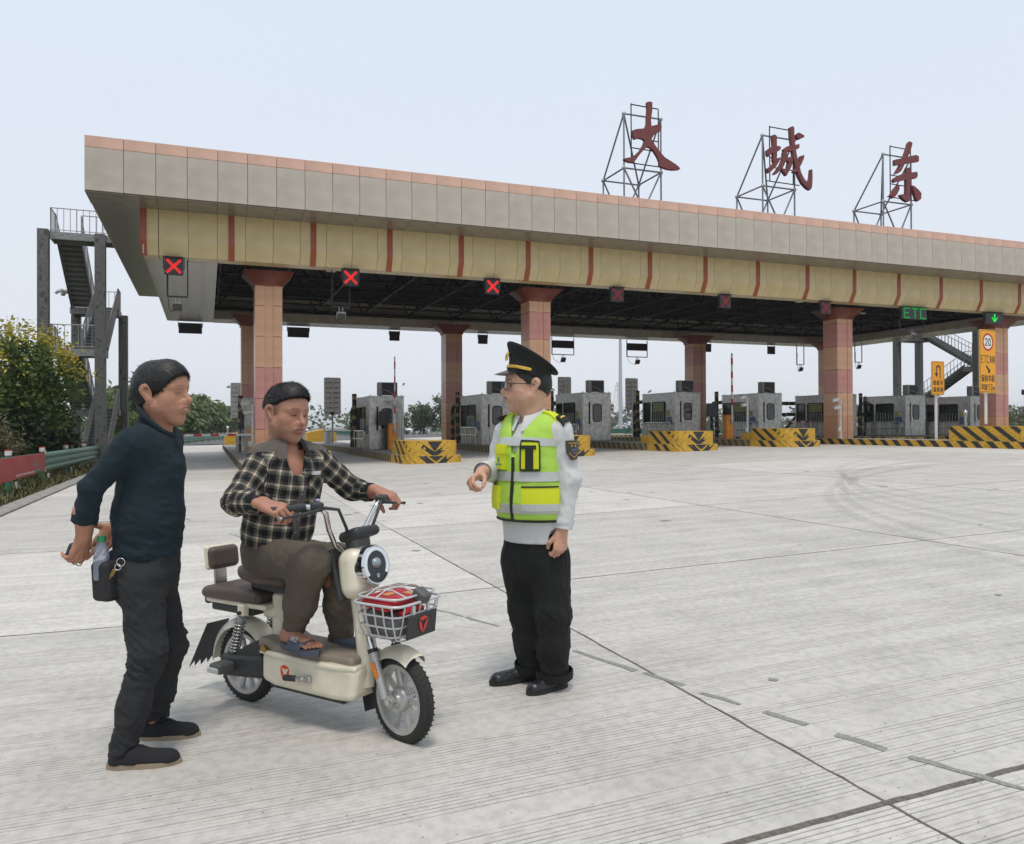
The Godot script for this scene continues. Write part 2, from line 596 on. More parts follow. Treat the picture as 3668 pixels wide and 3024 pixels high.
func strip(parent: Node3D, called: String, pts: Array, w: Array, dy: float, m: Material, jag := 0.0) -> MeshInstance3D:
	var b := MB.new()
	var fine := []
	for i in pts.size() - 1:
		var n := maxi(1, int((pts[i + 1] - pts[i]).length() / 0.08)) if jag > 0.0 else 6
		for k in n: fine.append((pts[i] as Vector2).lerp(pts[i + 1], float(k) / n))
	fine.append(pts[-1])
	var l := 0.0
	for i in fine.size():
		var d: Vector2 = (fine[mini(i + 1, fine.size() - 1)] - fine[maxi(i - 1, 0)]).normalized()
		if i: l += (fine[i] - fine[i - 1]).length()
		var nn := Vector2(-d.y, d.x)
		var ww := lerpf(w[0], w[1], float(i) / fine.size()) * 0.5
		var sh := nn * rng.randf_range(-jag, jag)
		for s in [-1.0, 1.0]:
			var p: Vector2 = fine[i] + sh + nn * s * maxf(0.001, ww + rng.randf_range(-jag, jag) * 0.6)
			b.v(Vector3(p.x, gy(p.x) + dy, p.y), Vector3.UP, Vector2(s * 0.5 + 0.5, l))
	for i in fine.size() - 1: b.t(i * 2, i * 2 + 1, i * 2 + 3); b.t(i * 2, i * 2 + 3, i * 2 + 2)
	return part(parent, called, b, m)

func ground() -> void:
	rng.seed = 11
	var land := structure("ground", "rough grassy ground around the toll plaza")
	var b := MB.new()
	var P := [[-2500.0, -0.25], [-14.0, -0.25], [-6.5, -0.22], [-4.2, -0.12], [-3.55, -0.1], [48.0, 0.2], [80.0, -0.2], [2500.0, -0.4]]
	for i in P.size():
		for z in [600.0, -3000.0]: b.v(Vector3(P[i][0], P[i][1] - (0.0 if P[i][0] < 0 else 0.5), z), Vector3.UP, Vector2(P[i][0], z) * 0.2)
	for i in P.size() - 1: b.t(i * 2, i * 2 + 2, i * 2 + 3); b.t(i * 2, i * 2 + 3, i * 2 + 1)
	part(land, "terrain", b, M.earth)
	var apron := structure("pavement", "pale grooved concrete apron in front of the toll lanes")
	sheet(apron, "joint_filler", -3.12, 47.0, 12.0, -74.0, -0.028, M.joint, 2.0)
	var zs := []
	var z := 10.25
	while z > -72.0:
		zs.append(z)
		z -= 4.15
	var xs := [-3.1, 2.3, 7.2, 12.4, 17.6, 22.8, 28.0, 33.2, 38.4, 43.6, 46.8]
	for i in xs.size() - 1:
		for j in zs.size() - 1:
			slab(apron, xs[i], xs[i + 1], zs[j], zs[j + 1], M["concrete%d" % rng.randi_range(0, 2)])
	# dirt packed into the nearest open joints, and the sealed crack
	strip(apron, "joint_dirt", [Vector2(0.9, -2.2), Vector2(2.2, -2.2), Vector2(3.4, -2.2), Vector2(6.2, -2.2)], [0.032, 0.026], 0.0015, M.joint, 0.004)
	strip(apron, "joint_dirt", [Vector2(2.3, 0.4), Vector2(2.3, -2.1), Vector2(2.3, -6.35), Vector2(2.3, -10.5)], [0.011, 0.014], 0.002, M.joint, 0.004)
	for z0 in [-6.35, -10.5, -14.65, -18.8]:
		strip(apron, "joint_dirt", [Vector2(-3.05, z0), Vector2(2.3, z0), Vector2(8.0, z0), Vector2(16.0, z0), Vector2(26.0, z0)], [0.012, 0.016], 0.002, M.joint, 0.004)
	for x0 in [7.2, 12.4]:
		strip(apron, "joint_dirt", [Vector2(x0, -1.0), Vector2(x0, -12.0), Vector2(x0, -24.0)], [0.01, 0.014], 0.0025, M.joint, 0.004)
	# sealed crack, worn away in places
	var cr := [Vector2(1.45, -6.3), Vector2(1.62, -5.85), Vector2(1.75, -5.5), Vector2(1.93, -5.05), Vector2(2.02, -4.7), Vector2(2.1, -4.4), Vector2(2.26, -3.85), Vector2(2.37, -3.45), Vector2(2.48, -3.1), Vector2(2.58, -2.75), Vector2(2.68, -2.45), Vector2(2.9, -1.9), Vector2(3.2, -1.2)]
	for i in cr.size() - 1:
		var a0: Vector2 = cr[i]
		var a1: Vector2 = cr[i + 1]
		strip(apron, "tar_seal", [a0, a0.lerp(a1, rng.randf_range(0.45, 0.95))], [rng.randf_range(0.02, 0.05), rng.randf_range(0.015, 0.045)], 0.0025, M.tar, 0.010)
	strip(apron, "tar_seal", [Vector2(-0.42, -13.9), Vector2(-0.1, -12.7), Vector2(0.2, -11.6), Vector2(0.5, -10.5)], [0.04, 0.03], 0.0025, M.tar, 0.012)
	strip(apron, "tar_seal", [Vector2(0.62, -9.9), Vector2(1.0, -8.4), Vector2(1.3, -7.0)], [0.03, 0.025], 0.0025, M.tar, 0.012)
	for k in 70:      # drips and dark spots where vehicles stand
		var p := Vector2(rng.randf_range(-2.8, 14.0), rng.randf_range(-22.0, -2.6))
		var r := rng.randf_range(0.01, 0.05) * (1.0 + absf(p.y) * 0.06)
		var bl := MB.new()
		bl.v(Vector3(p.x, gy(p.x) + 0.003, p.y), Vector3.UP)
		for i in 9: bl.v(Vector3(p.x + cos(TAU * i / 8) * r * rng.randf_range(0.6, 1.3), gy(p.x) + 0.003, p.y + sin(TAU * i / 8) * r * rng.randf_range(0.5, 1.2)), Vector3.UP)
		for i in 8: bl.t(0, i + 1, i + 2 if i < 7 else 1)
		part(apron, "oil_spot", bl, M.tar)
	# pale edging along the left side
	b = MB.new()
	z = 6.0
	while z > -72.0:
		b.cbox(Vector3(-3.3, -0.06, z - 0.5), Vector3(0.34, 0.17, 0.985), 0.012)
		z -= 1.0
	part(apron, "edging_stone", b, M.kerb_top)
	# road beyond the lanes: it bears away to the left and right of the islands
	var road := structure("road", "dark asphalt road running away beyond the toll lanes")
	var rb := MB.new()
	var L := [[-3.2, 47.0, -71.0], [2.1, 44.0, -101.0], [8.0, 42.0, -151.0], [22.0, 46.0, -262.0], [60.0, 84.0, -520.0]]
	for i in L.size():
		for s in 7:
			var x := lerpf(L[i][0], L[i][1], s / 6.0)
			rb.v(Vector3(x, gy(x) * clampf((L[i][2] + 160.0) / 86.0, 0.0, 1.0) - 0.02, L[i][2]), Vector3.UP, Vector2(x, L[i][2]))
	for i in L.size() - 1:
		for s in 6:
			var q := i * 7 + s
			rb.t(q, q + 1, q + 8); rb.t(q, q + 8, q + 7)
	part(road, "carriageway", rb, M.asphalt)
	var mk_ := MB.new()
	for s in [0.06, 0.5, 0.94]:
		for i in L.size() - 1:
			var n := 14
			for k in n:
				if s == 0.5 or k % 2 == 0 or s != 0.5:
					var f0 := (k + 0.0) / n
					var f1 := (k + (0.45 if s == 0.5 else 1.0)) / n
					var q := []
					for f in [f0, f1]:
						var xl := lerpf(L[i][0], L[i + 1][0], f)
						var xr := lerpf(L[i][1], L[i + 1][1], f)
						var zz := lerpf(L[i][2], L[i + 1][2], f)
						var x := lerpf(xl, xr, s)
						var y0 := gy(x) * clampf((zz + 160.0) / 86.0, 0.0, 1.0) - 0.02
						q.append(Vector3(x, y0 + 0.012 + absf(zz) * 0.0001, zz))
					mk_.quad(q[0] - Vector3(0.1, 0, 0), q[0] + Vector3(0.1, 0, 0), q[1] + Vector3(0.1, 0, 0), q[1] - Vector3(0.1, 0, 0), Vector3.UP)
	part(road, "lane_marking", mk_, M.paint_white)
	# faint tyre marks that sweep round towards the right-hand lanes
	var tm := mk("tyre_mark", Color(0.2, 0.19, 0.18, 0.06), 0.9)
	tm.transparency = BaseMaterial3D.TRANSPARENCY_ALPHA
	for a in [[7.4, 5.0, 0.2], [7.9, 5.1, 0.16], [9.4, 6.4, 0.18], [9.9, 6.5, 0.22], [11.0, 7.6, 0.16], [12.1, 8.6, 0.2]]:
		var pts := []
		for k in 15:
			var f := k / 14.0
			var ang := lerpf(-0.2, 1.35, f)
			pts.append(Vector2(a[0] * 0.85 + 9.0 - cos(ang) * 9.0 + f * 3.0, -a[1] * 1.1 - sin(ang) * 10.0 + 1.0))
		strip(apron, "tyre_mark", pts, [a[2], a[2] * 0.8], 0.004 + a[0] * 0.0002, tm)
const GLYPHS := {
	"da": [
		[0.82, 2.57, 0.93, 2.61, 1.06, 2.59, 1.05, 2.27, 0.99, 1.89, 1.01, 1.65, 1.18, 1.71, 1.43, 1.79, 1.48, 1.69, 1.44, 1.51, 1.25, 1.42, 1.11, 1.29, 1.01, 1.14, 1.14, 0.96, 1.30, 0.78, 1.44, 0.64, 1.61, 0.49, 1.87, 0.38, 2.16, 0.25, 2.32, 0.14, 2.29, 0.08, 2.01, 0.03, 1.76, 0.03, 1.54, 0.07, 1.39, 0.11, 1.37, 0.30, 1.28, 0.48, 1.14, 0.66, 0.98, 0.79, 0.82, 0.82, 0.65, 0.65, 0.49, 0.48, 0.31, 0.24, 0.21, 0.13, 0.03, 0.11, -0.15, 0.15, -0.23, 0.21, -0.14, 0.25, 0.10, 0.32, 0.31, 0.45, 0.49, 0.63, 0.65, 0.87, 0.71, 1.05, 0.60, 1.10, 0.46, 1.11, 0.25, 1.04, 0.20, 1.16, 0.16, 1.37, 0.32, 1.44, 0.57, 1.49, 0.73, 1.53, 0.80, 1.70, 0.82, 2.05, 0.84, 2.30],
	],
	"cheng": [
		[0.19, 2.04, 0.31, 2.09, 0.43, 2.03, 0.42, 1.77, 0.43, 1.57, 0.43, 1.23, 0.40, 0.96, 0.30, 0.85, 0.22, 1.01, 0.25, 1.35, 0.23, 1.68],
		[0.14, 1.55, 0.31, 1.62, 0.60, 1.62, 0.64, 1.53, 0.51, 1.41, 0.22, 1.31, 0.00, 1.12, -0.08, 1.21, -0.09, 1.37],
		[-0.13, 0.60, 0.02, 0.65, 0.26, 0.88, 0.59, 1.17, 0.61, 1.09, 0.39, 0.76, 0.14, 0.53, -0.00, 0.43],
		[0.76, 1.51, 0.97, 1.67, 1.26, 1.74, 1.60, 1.85, 1.60, 1.68, 1.39, 1.55, 1.10, 1.48, 0.85, 1.43],
		[0.83, 1.54, 0.97, 1.53, 0.93, 1.16, 0.80, 0.87, 0.59, 0.61, 0.38, 0.42, 0.24, 0.41, 0.43, 0.63, 0.63, 0.89, 0.74, 1.14, 0.76, 1.37],
		[0.89, 1.19, 1.22, 1.25, 1.26, 1.13, 1.18, 0.85, 1.05, 0.63, 0.92, 0.42, 0.84, 0.47, 0.68, 0.66, 0.84, 0.61, 0.97, 0.76, 1.03, 1.04, 0.88, 1.05],
		[1.12, 2.50, 1.23, 2.56, 1.33, 2.51, 1.33, 2.22, 1.37, 1.82, 1.45, 1.36, 1.56, 1.03, 1.68, 0.63, 1.85, 0.38, 2.06, 0.20, 2.17, 0.48, 2.21, 0.83, 2.28, 0.82, 2.29, 0.46, 2.26, 0.08, 2.17, -0.06, 2.02, -0.01, 1.76, 0.17, 1.55, 0.48, 1.39, 0.87, 1.29, 1.20, 1.21, 1.67, 1.14, 2.13],
		[1.68, 1.35, 1.84, 1.40, 1.85, 1.30, 1.73, 1.05, 1.55, 0.76, 1.39, 0.60, 1.26, 0.62, 1.43, 0.81, 1.60, 1.07],
		[1.45, 2.22, 1.56, 2.33, 1.84, 2.25, 1.86, 2.17, 1.69, 2.08, 1.56, 2.05, 1.48, 2.11],
	],
	"dong": [
		[1.19, 2.76, 1.35, 2.69, 1.29, 2.50, 1.19, 2.23, 1.04, 2.00, 0.80, 1.57, 0.66, 1.34, 0.47, 1.21, 0.28, 1.15, 0.42, 1.35, 0.61, 1.62, 0.85, 2.05, 1.03, 2.46, 1.09, 2.65],
		[0.28, 1.81, 0.66, 1.91, 1.14, 2.06, 1.57, 2.18, 1.74, 2.12, 1.72, 1.89, 1.33, 1.81, 0.85, 1.68, 0.28, 1.55],
		[0.23, 0.97, 0.66, 1.19, 1.13, 1.32, 1.62, 1.41, 1.65, 1.23, 1.57, 1.11, 1.13, 1.03, 0.65, 0.90, 0.27, 0.78, 0.18, 0.85],
		[0.99, 1.52, 1.14, 1.57, 1.21, 1.40, 1.21, 0.96, 1.18, 0.53, 1.15, 0.02, 1.03, -0.03, 0.79, 0.05, 0.56, 0.25, 0.75, 0.30, 0.94, 0.25, 0.96, 0.65, 0.96, 1.08],
		[0.42, 0.66, 0.54, 0.68, 0.54, 0.50, 0.37, 0.23, 0.18, 0.06, 0.06, 0.09, 0.03, 0.19, 0.22, 0.46],
		[1.28, 0.75, 1.42, 0.75, 1.71, 0.58, 1.86, 0.45, 1.84, 0.19, 1.66, 0.07, 1.56, 0.13, 1.44, 0.41],
	],
}
func joints() -> Array:
	var a := [-3.3]
	for k in range(1, 55): a.append(-3.14 + 0.872 * k)
	return a

func canopy() -> void:
	rng.seed = 21
	var c := thing("toll_canopy", "long flat toll plaza canopy with beige fascia, yellow valance and tiled columns", "canopy")
	var J := joints()
	var g := 0.011
	# dark backing seen in the seams, and the roof
	var b := MB.new()
	b.box(Vector3(20.3, 9.18, -26.05), Vector3(47.1, 1.58, 0.06)); b.box(Vector3(20.3, 9.18, -45.8), Vector3(47.1, 1.58, 0.06))
	b.box(Vector3(-3.2, 9.18, -35.92), Vector3(0.06, 1.58, 19.6)); b.box(Vector3(43.8, 9.18, -35.92), Vector3(0.06, 1.58, 19.6))
	part(c, "fascia_frame", b, M.seam)
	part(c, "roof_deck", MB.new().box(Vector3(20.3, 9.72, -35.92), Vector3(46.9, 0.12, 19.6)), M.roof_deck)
	for i in J.size() - 1:
		var w: float = J[i + 1] - J[i] - g
		var x: float = (J[i] + J[i + 1]) * 0.5
		for zz in [-25.99, -45.87]:
			part(c, "fascia_panel", bxm(Vector3(snappedf(w, 0.001), 1.258, 0.05), 0.008), M.fascia if rng.randf() < 0.5 else M.fascia_b, at(Vector3(x, 9.009, zz)))
			part(c, "fascia_cap", bxm(Vector3(snappedf(w, 0.001), 0.337, 0.05), 0.008), M.fascia_cap, at(Vector3(x, 9.816, zz - 0.004)))
		part(c, "soffit_panel", bxm(Vector3(snappedf(w, 0.001), 0.03, 1.36)), M.soffit, at(Vector3(x, 8.36, -26.71)))
	for i in 22:   # end fascias
		var zz := -26.0 - (i + 0.5) * 0.9
		for x in [-3.27, 43.87]:
			part(c, "fascia_panel", bxm(Vector3(0.05, 1.258, 0.885)), M.fascia, at(Vector3(x, 9.009, zz)))
			part(c, "fascia_cap", bxm(Vector3(0.05, 0.337, 0.885)), M.fascia_cap, at(Vector3(x, 9.816, zz)))
	# folded valance panels: upright, then leaning back, then flat under
	var fold := PackedVector2Array([Vector2(-27.4, 8.345), Vector2(-27.4, 7.37), Vector2(-27.62, 6.93), Vector2(-28.25, 6.93), Vector2(-28.25, 6.965), Vector2(-27.64, 6.965), Vector2(-27.44, 7.38), Vector2(-27.44, 8.345)])
	var band := PackedVector2Array([Vector2(-27.378, 8.343), Vector2(-27.378, 7.37), Vector2(-27.6, 6.912), Vector2(-27.7, 6.912), Vector2(-27.7, 6.928), Vector2(-27.622, 6.928), Vector2(-27.398, 7.374), Vector2(-27.398, 8.343)])
	var swap := func(w: float) -> Transform3D: return Transform3D(Basis(Vector3(0, 0, 1), Vector3(0, 1, 0), Vector3(1, 0, 0)), Vector3(-w * 0.5, 0, 0))
	var vp := MB.new().prism(fold, 0.872 - g, swap.call(0.872 - g)).done()
	var sp := MB.new().prism(band, 0.19, swap.call(0.19)).done()
	for i in range(2, J.size() - 3):
		part(c, "valance_panel", vp, M.valance, at(Vector3((J[i] + J[i + 1]) * 0.5, 0, 0)))
	part(c, "valance_panel", MB.new().prism(fold, 0.42, swap.call(0.42)), M.valance, at(Vector3(-1.62, 0, 0)))
	for k in 17:
		part(c, "valance_stripe", sp, M.stripe_red, at(Vector3(-1.832 + 2.616 * k, 0, 0)))
	part(c, "valance_frame", MB.new().box(Vector3(20.3, 7.88, -27.5), Vector3(44.3, 0.93, 0.05)), M.seam)
	# left end: upper soffit boards, lower soffit boards
	for i in 66:
		part(c, "soffit_board", bxm(Vector3(1.42, 0.025, 0.286)), M.soffit, at(Vector3(-2.53, 8.362, -26.1 - 1.4 * 0.0 - (i + 0.5) * 0.298)))
	for i in 53:
		part(c, "soffit_board", bxm(Vector3(2.2, 0.025, 0.286)), M.soffit_plank, at(Vector3(-0.735, 6.942, -28.27 - (i + 0.5) * 0.298)))
	b = MB.new()
	b.box(Vector3(-1.84, 7.65, -35.9), Vector3(0.04, 1.4, 16.9)); b.box(Vector3(42.4, 7.65, -35.9), Vector3(0.04, 1.4, 16.9))
	b.box(Vector3(20.3, 7.65, -44.4), Vector3(44.2, 1.4, 0.04))
	part(c, "inner_valance", b, M.fascia)
	for i in 50:
		var x := 0.37 + (i + 0.5) * 0.872
		if x > 40.1: break
		part(c, "rear_panel", bxm(Vector3(0.86, 0.42, 0.03)), M.fascia, at(Vector3(x, 7.16, -42.75)))
		part(c, "rear_soffit_panel", bxm(Vector3(0.86, 0.03, 1.6)), M.soffit_plank, at(Vector3(x, 6.945, -43.58)))
	for i in 17:
		part(c, "end_soffit_panel", bxm(Vector3(2.25, 0.03, 0.9)), M.soffit_plank, at(Vector3(41.25, 6.945, -28.72 - i * 0.912)))
		part(c, "end_panel", bxm(Vector3(0.03, 0.42, 0.9)), M.fascia, at(Vector3(40.1, 7.16, -28.72 - i * 0.912)))
	# space frame: two layers of chords joined by webs
	b = MB.new()
	var nx := 16
	var nz := 6
	var s := Vector2(2.5, 2.42)
	var bot := func(i: int, j: int) -> Vector3: return Vector3(0.5 + i * s.x, 7.55, -28.5 - j * s.y)
	var top := func(i: int, j: int) -> Vector3: return Vector3(0.5 + (i + 0.5) * s.x, 9.15, -28.5 - (j + 0.5) * s.y)
	for i in nx + 1:
		for j in nz + 1:
			if i < nx: b.cyl(bot.call(i, j), bot.call(i + 1, j), 0.055, -1.0, 6, false)
			if j < nz: b.cyl(bot.call(i, j), bot.call(i, j + 1), 0.055, -1.0, 6, false)
			if i < nx and j < nz:
				if i < nx - 1: b.cyl(top.call(i, j), top.call(i + 1, j), 0.05, -1.0, 6, false)
				if j < nz - 1: b.cyl(top.call(i, j), top.call(i, j + 1), 0.05, -1.0, 6, false)
				for q in [[0, 0], [1, 0], [0, 1], [1, 1]]: b.cyl(top.call(i, j), bot.call(i + q[0], j + q[1]), 0.04, -1.0, 5, false)
			b.ball(bot.call(i, j), 0.11, 8, 5)
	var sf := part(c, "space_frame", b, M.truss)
	sf.set_meta("kind", "stuff")
	for k in [[4.5, -31.0], [12.0, -33.2], [17.0, -31.0], [27.0, -31.0], [33.0, -33.0]]:
		part(c, "ceiling_lamp", MB.new().cbox(Vector3.ZERO, Vector3(0.35, 0.06, 0.16), 0.015), M.white_paint, at(Vector3(k[0], 7.45, k[1])))
	for k in [0, 2, 5, 7]:
		for r in 2:
			column(c, isl(k), -29.61 if r == 0 else -41.4, k, r)

func column(c: Node3D, x: float, z: float, k: int, row: int) -> void:
	var y0 := gy(x) + 0.22
	var core := part(c, "column", bxm(Vector3(0.84, 6.93 - y0, 0.84)), M.seam, at(Vector3(x, (y0 + 6.93) * 0.5, z)))
	var off := Vector3(0, -(y0 + 6.93) * 0.5, 0)
	var hgt := 1.09
	var y := y0
	var i := 0
	var pal: Array = [["col_orange", "col_pink", "col_pink", "col_peach", "col_peach", "col_peach", "col_peach"], ["col_orange", "col_pink", "col_peach", "col_pink", "col_peach", "col_peach", "col_orange"], ["col_orange", "col_peach", "col_pink", "col_peach", "col_pink", "col_peach", "col_pink"]][k % 3]
	while y < 6.9:
		var top := minf(y + hgt, 6.93)
		var hh := top - y - 0.014
		var yy := (y + top) * 0.5
		var m: Material = M[pal[mini(i, 6)]]
		for f in 4:
			var bs := ry(f * PI * 0.5)
			if f % 2 == 0:   # faces across the lanes: two panels and a sunk channel
				for sx in [-1.0, 1.0]:
					part(core, "cladding_panel", bxm(Vector3(0.308, snappedf(hh, 0.001), 0.05), 0.006), m, Transform3D(bs, off + Vector3(0, yy, 0) + bs * Vector3(sx * 0.306, 0, 0.437)))
				part(core, "channel_panel", bxm(Vector3(0.30, snappedf(hh + 0.01, 0.001), 0.02)), m, Transform3D(bs, off + Vector3(0, yy, 0) + bs * Vector3(0, 0, 0.405 + 0.013)))
			else:
				for sx in [-1.0, 1.0]:
					part(core, "cladding_panel", bxm(Vector3(0.434, snappedf(hh, 0.001), 0.05), 0.006), m, Transform3D(bs, off + Vector3(0, yy, 0) + bs * Vector3(sx * 0.2215, 0, 0.433)))
		y = top
		i += 1
	var cap := MB.new()
	cap.tube([Vector3(0, 6.42, 0), Vector3(0, 6.55, 0)], [0.72, 0.72], 4, true)
	cap.tube([Vector3(0, 6.553, 0), Vector3(0, 6.9, 0)], [0.76, 1.2], 4, true)
	part(core, "capital", cap, M.col_cap, Transform3D(ry(PI * 0.25), off))

func roof_sign(g: String, x: float, label: String) -> void:
	var z := -27.2
	var t := thing("rooftop_letter", label, "rooftop sign", Vector3(x, 9.99, z), 0.0, "rooftop characters on steel frames")
	var b := MB.new()
	var k := 0
	for poly in GLYPHS[g]:
		var p := PackedVector2Array()
		for i in range(0, poly.size(), 2): p.append(Vector2(poly[i], poly[i + 1] + 1.59))
		b.prism(p, 0.14 + 0.004 * k, Transform3D(Basis.IDENTITY, Vector3(0, 0, 0.02 - 0.002 * k)))
		k += 1
	part(t, "character", b, M.char_red)
	var fr := MB.new()
	for q in [[0.22, 4.1], [1.45, 4.0]]: fr.bar(Vector3(q[0], 1.75, -0.06), Vector3(q[0], q[1], -0.06), 0.035, 0.035)
	for y in [1.75, 2.35, 2.75, 4.05]: fr.bar(Vector3(0.0 if y < 2 else 0.22, y, -0.03), Vector3(1.75 if y < 2 else 1.45, y - 0.02, -0.03), 0.035, 0.035)
	part(t, "letter_frame", fr, M.black)
	var nodes := {"tl": Vector3(0, 3.74, -0.25), "tr": Vector3(1.68, 3.74, -0.25), "ml": Vector3(0, 1.6, -0.25), "mr": Vector3(1.68, 1.6, -0.25), "bl": Vector3(0, 1.6, -2.0), "br": Vector3(1.68, 1.6, -2.0)}
	for n in nodes: part(t, "frame_node", MB.new().ball(nodes[n], 0.085, 12, 8), M.ball_grey)
	for e in [["tl", "tr"], ["tl", "ml"], ["tr", "mr"], ["ml", "mr"], ["tl", "bl"], ["tr", "br"], ["bl", "br"], ["ml", "bl"], ["mr", "br"], ["tl", "br"]]:
		part(t, "frame_tube", MB.new().cyl(nodes[e[0]], nodes[e[1]], 0.036, -1.0, 8), M.tube_grey)
	for n in ["ml", "mr", "bl", "br"]:
		var f := nodes[n] as Vector3
		part(t, "frame_tube", MB.new().cyl(f, Vector3(f.x, -0.18, f.z), 0.036, -1.0, 8), M.tube_grey)
	for e in [["ml", 1.0], ["bl", 0.9], ["mr", -0.9], ["br", -0.9]]:
		var f := nodes[e[0]] as Vector3
		part(t, "frame_tube", MB.new().cyl(f, Vector3(f.x + e[1], -0.18, f.z), 0.036, -1.0, 8), M.tube_grey)

func led(kind: String, w: float, h: float) -> MB:
	var b := MB.new()
	var dot := 0.022
	if kind == "cross":
		for i in range(-6, 7):
			for s in [-1.0, 1.0]:
				for o in [-0.018, 0.018]:
					if i == 0 and s > 0: continue
					b.box(Vector3(i * 0.033 + o, i * 0.033 * s - o * s, 0), Vector3(dot, dot, 0.012))
	elif kind == "arrow":
		for i in 11:
			for o in [-0.02, 0.02]: b.box(Vector3(o, 0.2 - i * 0.036, 0), Vector3(dot, dot, 0.012))
		for i in range(1, 6):
			for s in [-1.0, 1.0]:
				for o in [0.0, 0.045]: b.box(Vector3(s * i * 0.036, -0.18 + i * 0.036 + o, 0), Vector3(dot, dot, 0.012))
	else:
		var rows := {"E": ["11111", "10000", "10000", "11110", "10000", "10000", "11111"], "T": ["11111", "00100", "00100", "00100", "00100", "00100", "00100"], "C": ["11111", "10000", "10000", "10000", "10000", "10000", "11111"]}
		var n := 0
		for ch in "ETC":
			for r in 7:
				for q in 5:
					if rows[ch][r][q] == "1":
						for a in 2: for d in 2:
							b.box(Vector3(-0.66 + n * 0.5 + (q * 2 + a) * 0.04, 0.24 - (r * 2 + d) * 0.037, 0), Vector3(dot, dot, 0.012))
			n += 1
	return b

func lane_signal(x: float, kind: String, label: String, lit := "led_red") -> void:
	var w: float = {"cross": 0.56, "arrow": 1.2, "text": 1.55}[kind]
	var h := 0.54
	var t := thing("lane_signal", label, "lane signal", Vector3(x, 6.61, -27.66), 0.0, "lane signals under the front valance")
	part(t, "housing", MB.new().cbox(Vector3.ZERO, Vector3(w, h, 0.16), 0.015), M.housing)
	part(t, "display", MB.new().box(Vector3(0, 0, 0.082), Vector3(w - 0.05, h - 0.05, 0.006)), M.led_off)
	part(t, "led_pattern", led(kind, w, h), M[lit], at(Vector3(0.0, 0, 0.095)))
	for s in [-1.0, 1.0]:
		part(t, "hanger", MB.new().bar(Vector3(s * (w * 0.5 + 0.025), -0.1, 0), Vector3(s * (w * 0.5 + 0.025), 0.33, 0), 0.03, 0.04), M.black)
	var visor := MB.new()
	visor.box(Vector3(0, h * 0.5 + 0.012, 0.14), Vector3(w, 0.012, 0.18))
	part(t, "visor", visor, M.housing)

func hung_lamp(p: Vector3, drop: float, w: float, label: String, board := false) -> void:
	var t := thing("hanging_floodlight", label, "floodlight", p, 0.0, "floodlights on hanging frames")
	var f := MB.new()
	for s in [-1.0, 1.0]: f.bar(Vector3(s * w * 0.5, 0, 0), Vector3(s * w * 0.5, -drop, 0), 0.04, 0.05)
	f.bar(Vector3(-w * 0.5, -drop, 0), Vector3(w * 0.5, -drop, 0), 0.05, 0.04)
	part(t, "frame", f, M.black)
	if board: part(t, "display_back", MB.new().cbox(Vector3(0, -0.42, 0), Vector3(w - 0.05, 0.46, 0.14), 0.01), M.housing)
	var lamp := MB.new()
	var bs := Basis(Vector3.RIGHT, 0.5)
	lamp.cbox(Vector3(0, -drop - 0.32, 0.06), Vector3(0.34, 0.3, 0.1), 0.03, bs)
	part(t, "lamp", lamp, M.sign_back)
	part(t, "lamp_glass", MB.new().cbox(Vector3(0, -drop - 0.34, 0.06) + bs * Vector3(0, 0, 0.053), Vector3(0.28, 0.24, 0.01), 0.003, bs), M.glass)
	part(t, "bracket", MB.new().bar(Vector3(-0.06, -drop, 0), Vector3(-0.06, -drop - 0.2, 0.03), 0.025, 0.03).bar(Vector3(0.06, -drop, 0), Vector3(0.06, -drop - 0.2, 0.03), 0.025, 0.03), M.sign_back)
	part(t, "cable", MB.new().tube([Vector3(-w * 0.5 + 0.03, -drop * 0.4, 0.03), Vector3(-w * 0.5 + 0.02, -drop, 0.03), Vector3(-w * 0.42, -drop - 0.32, 0.03), Vector3(-0.2, -drop - 0.52, 0.05), Vector3(0, -drop - 0.42, 0.05)], [0.012], 6), M.black)

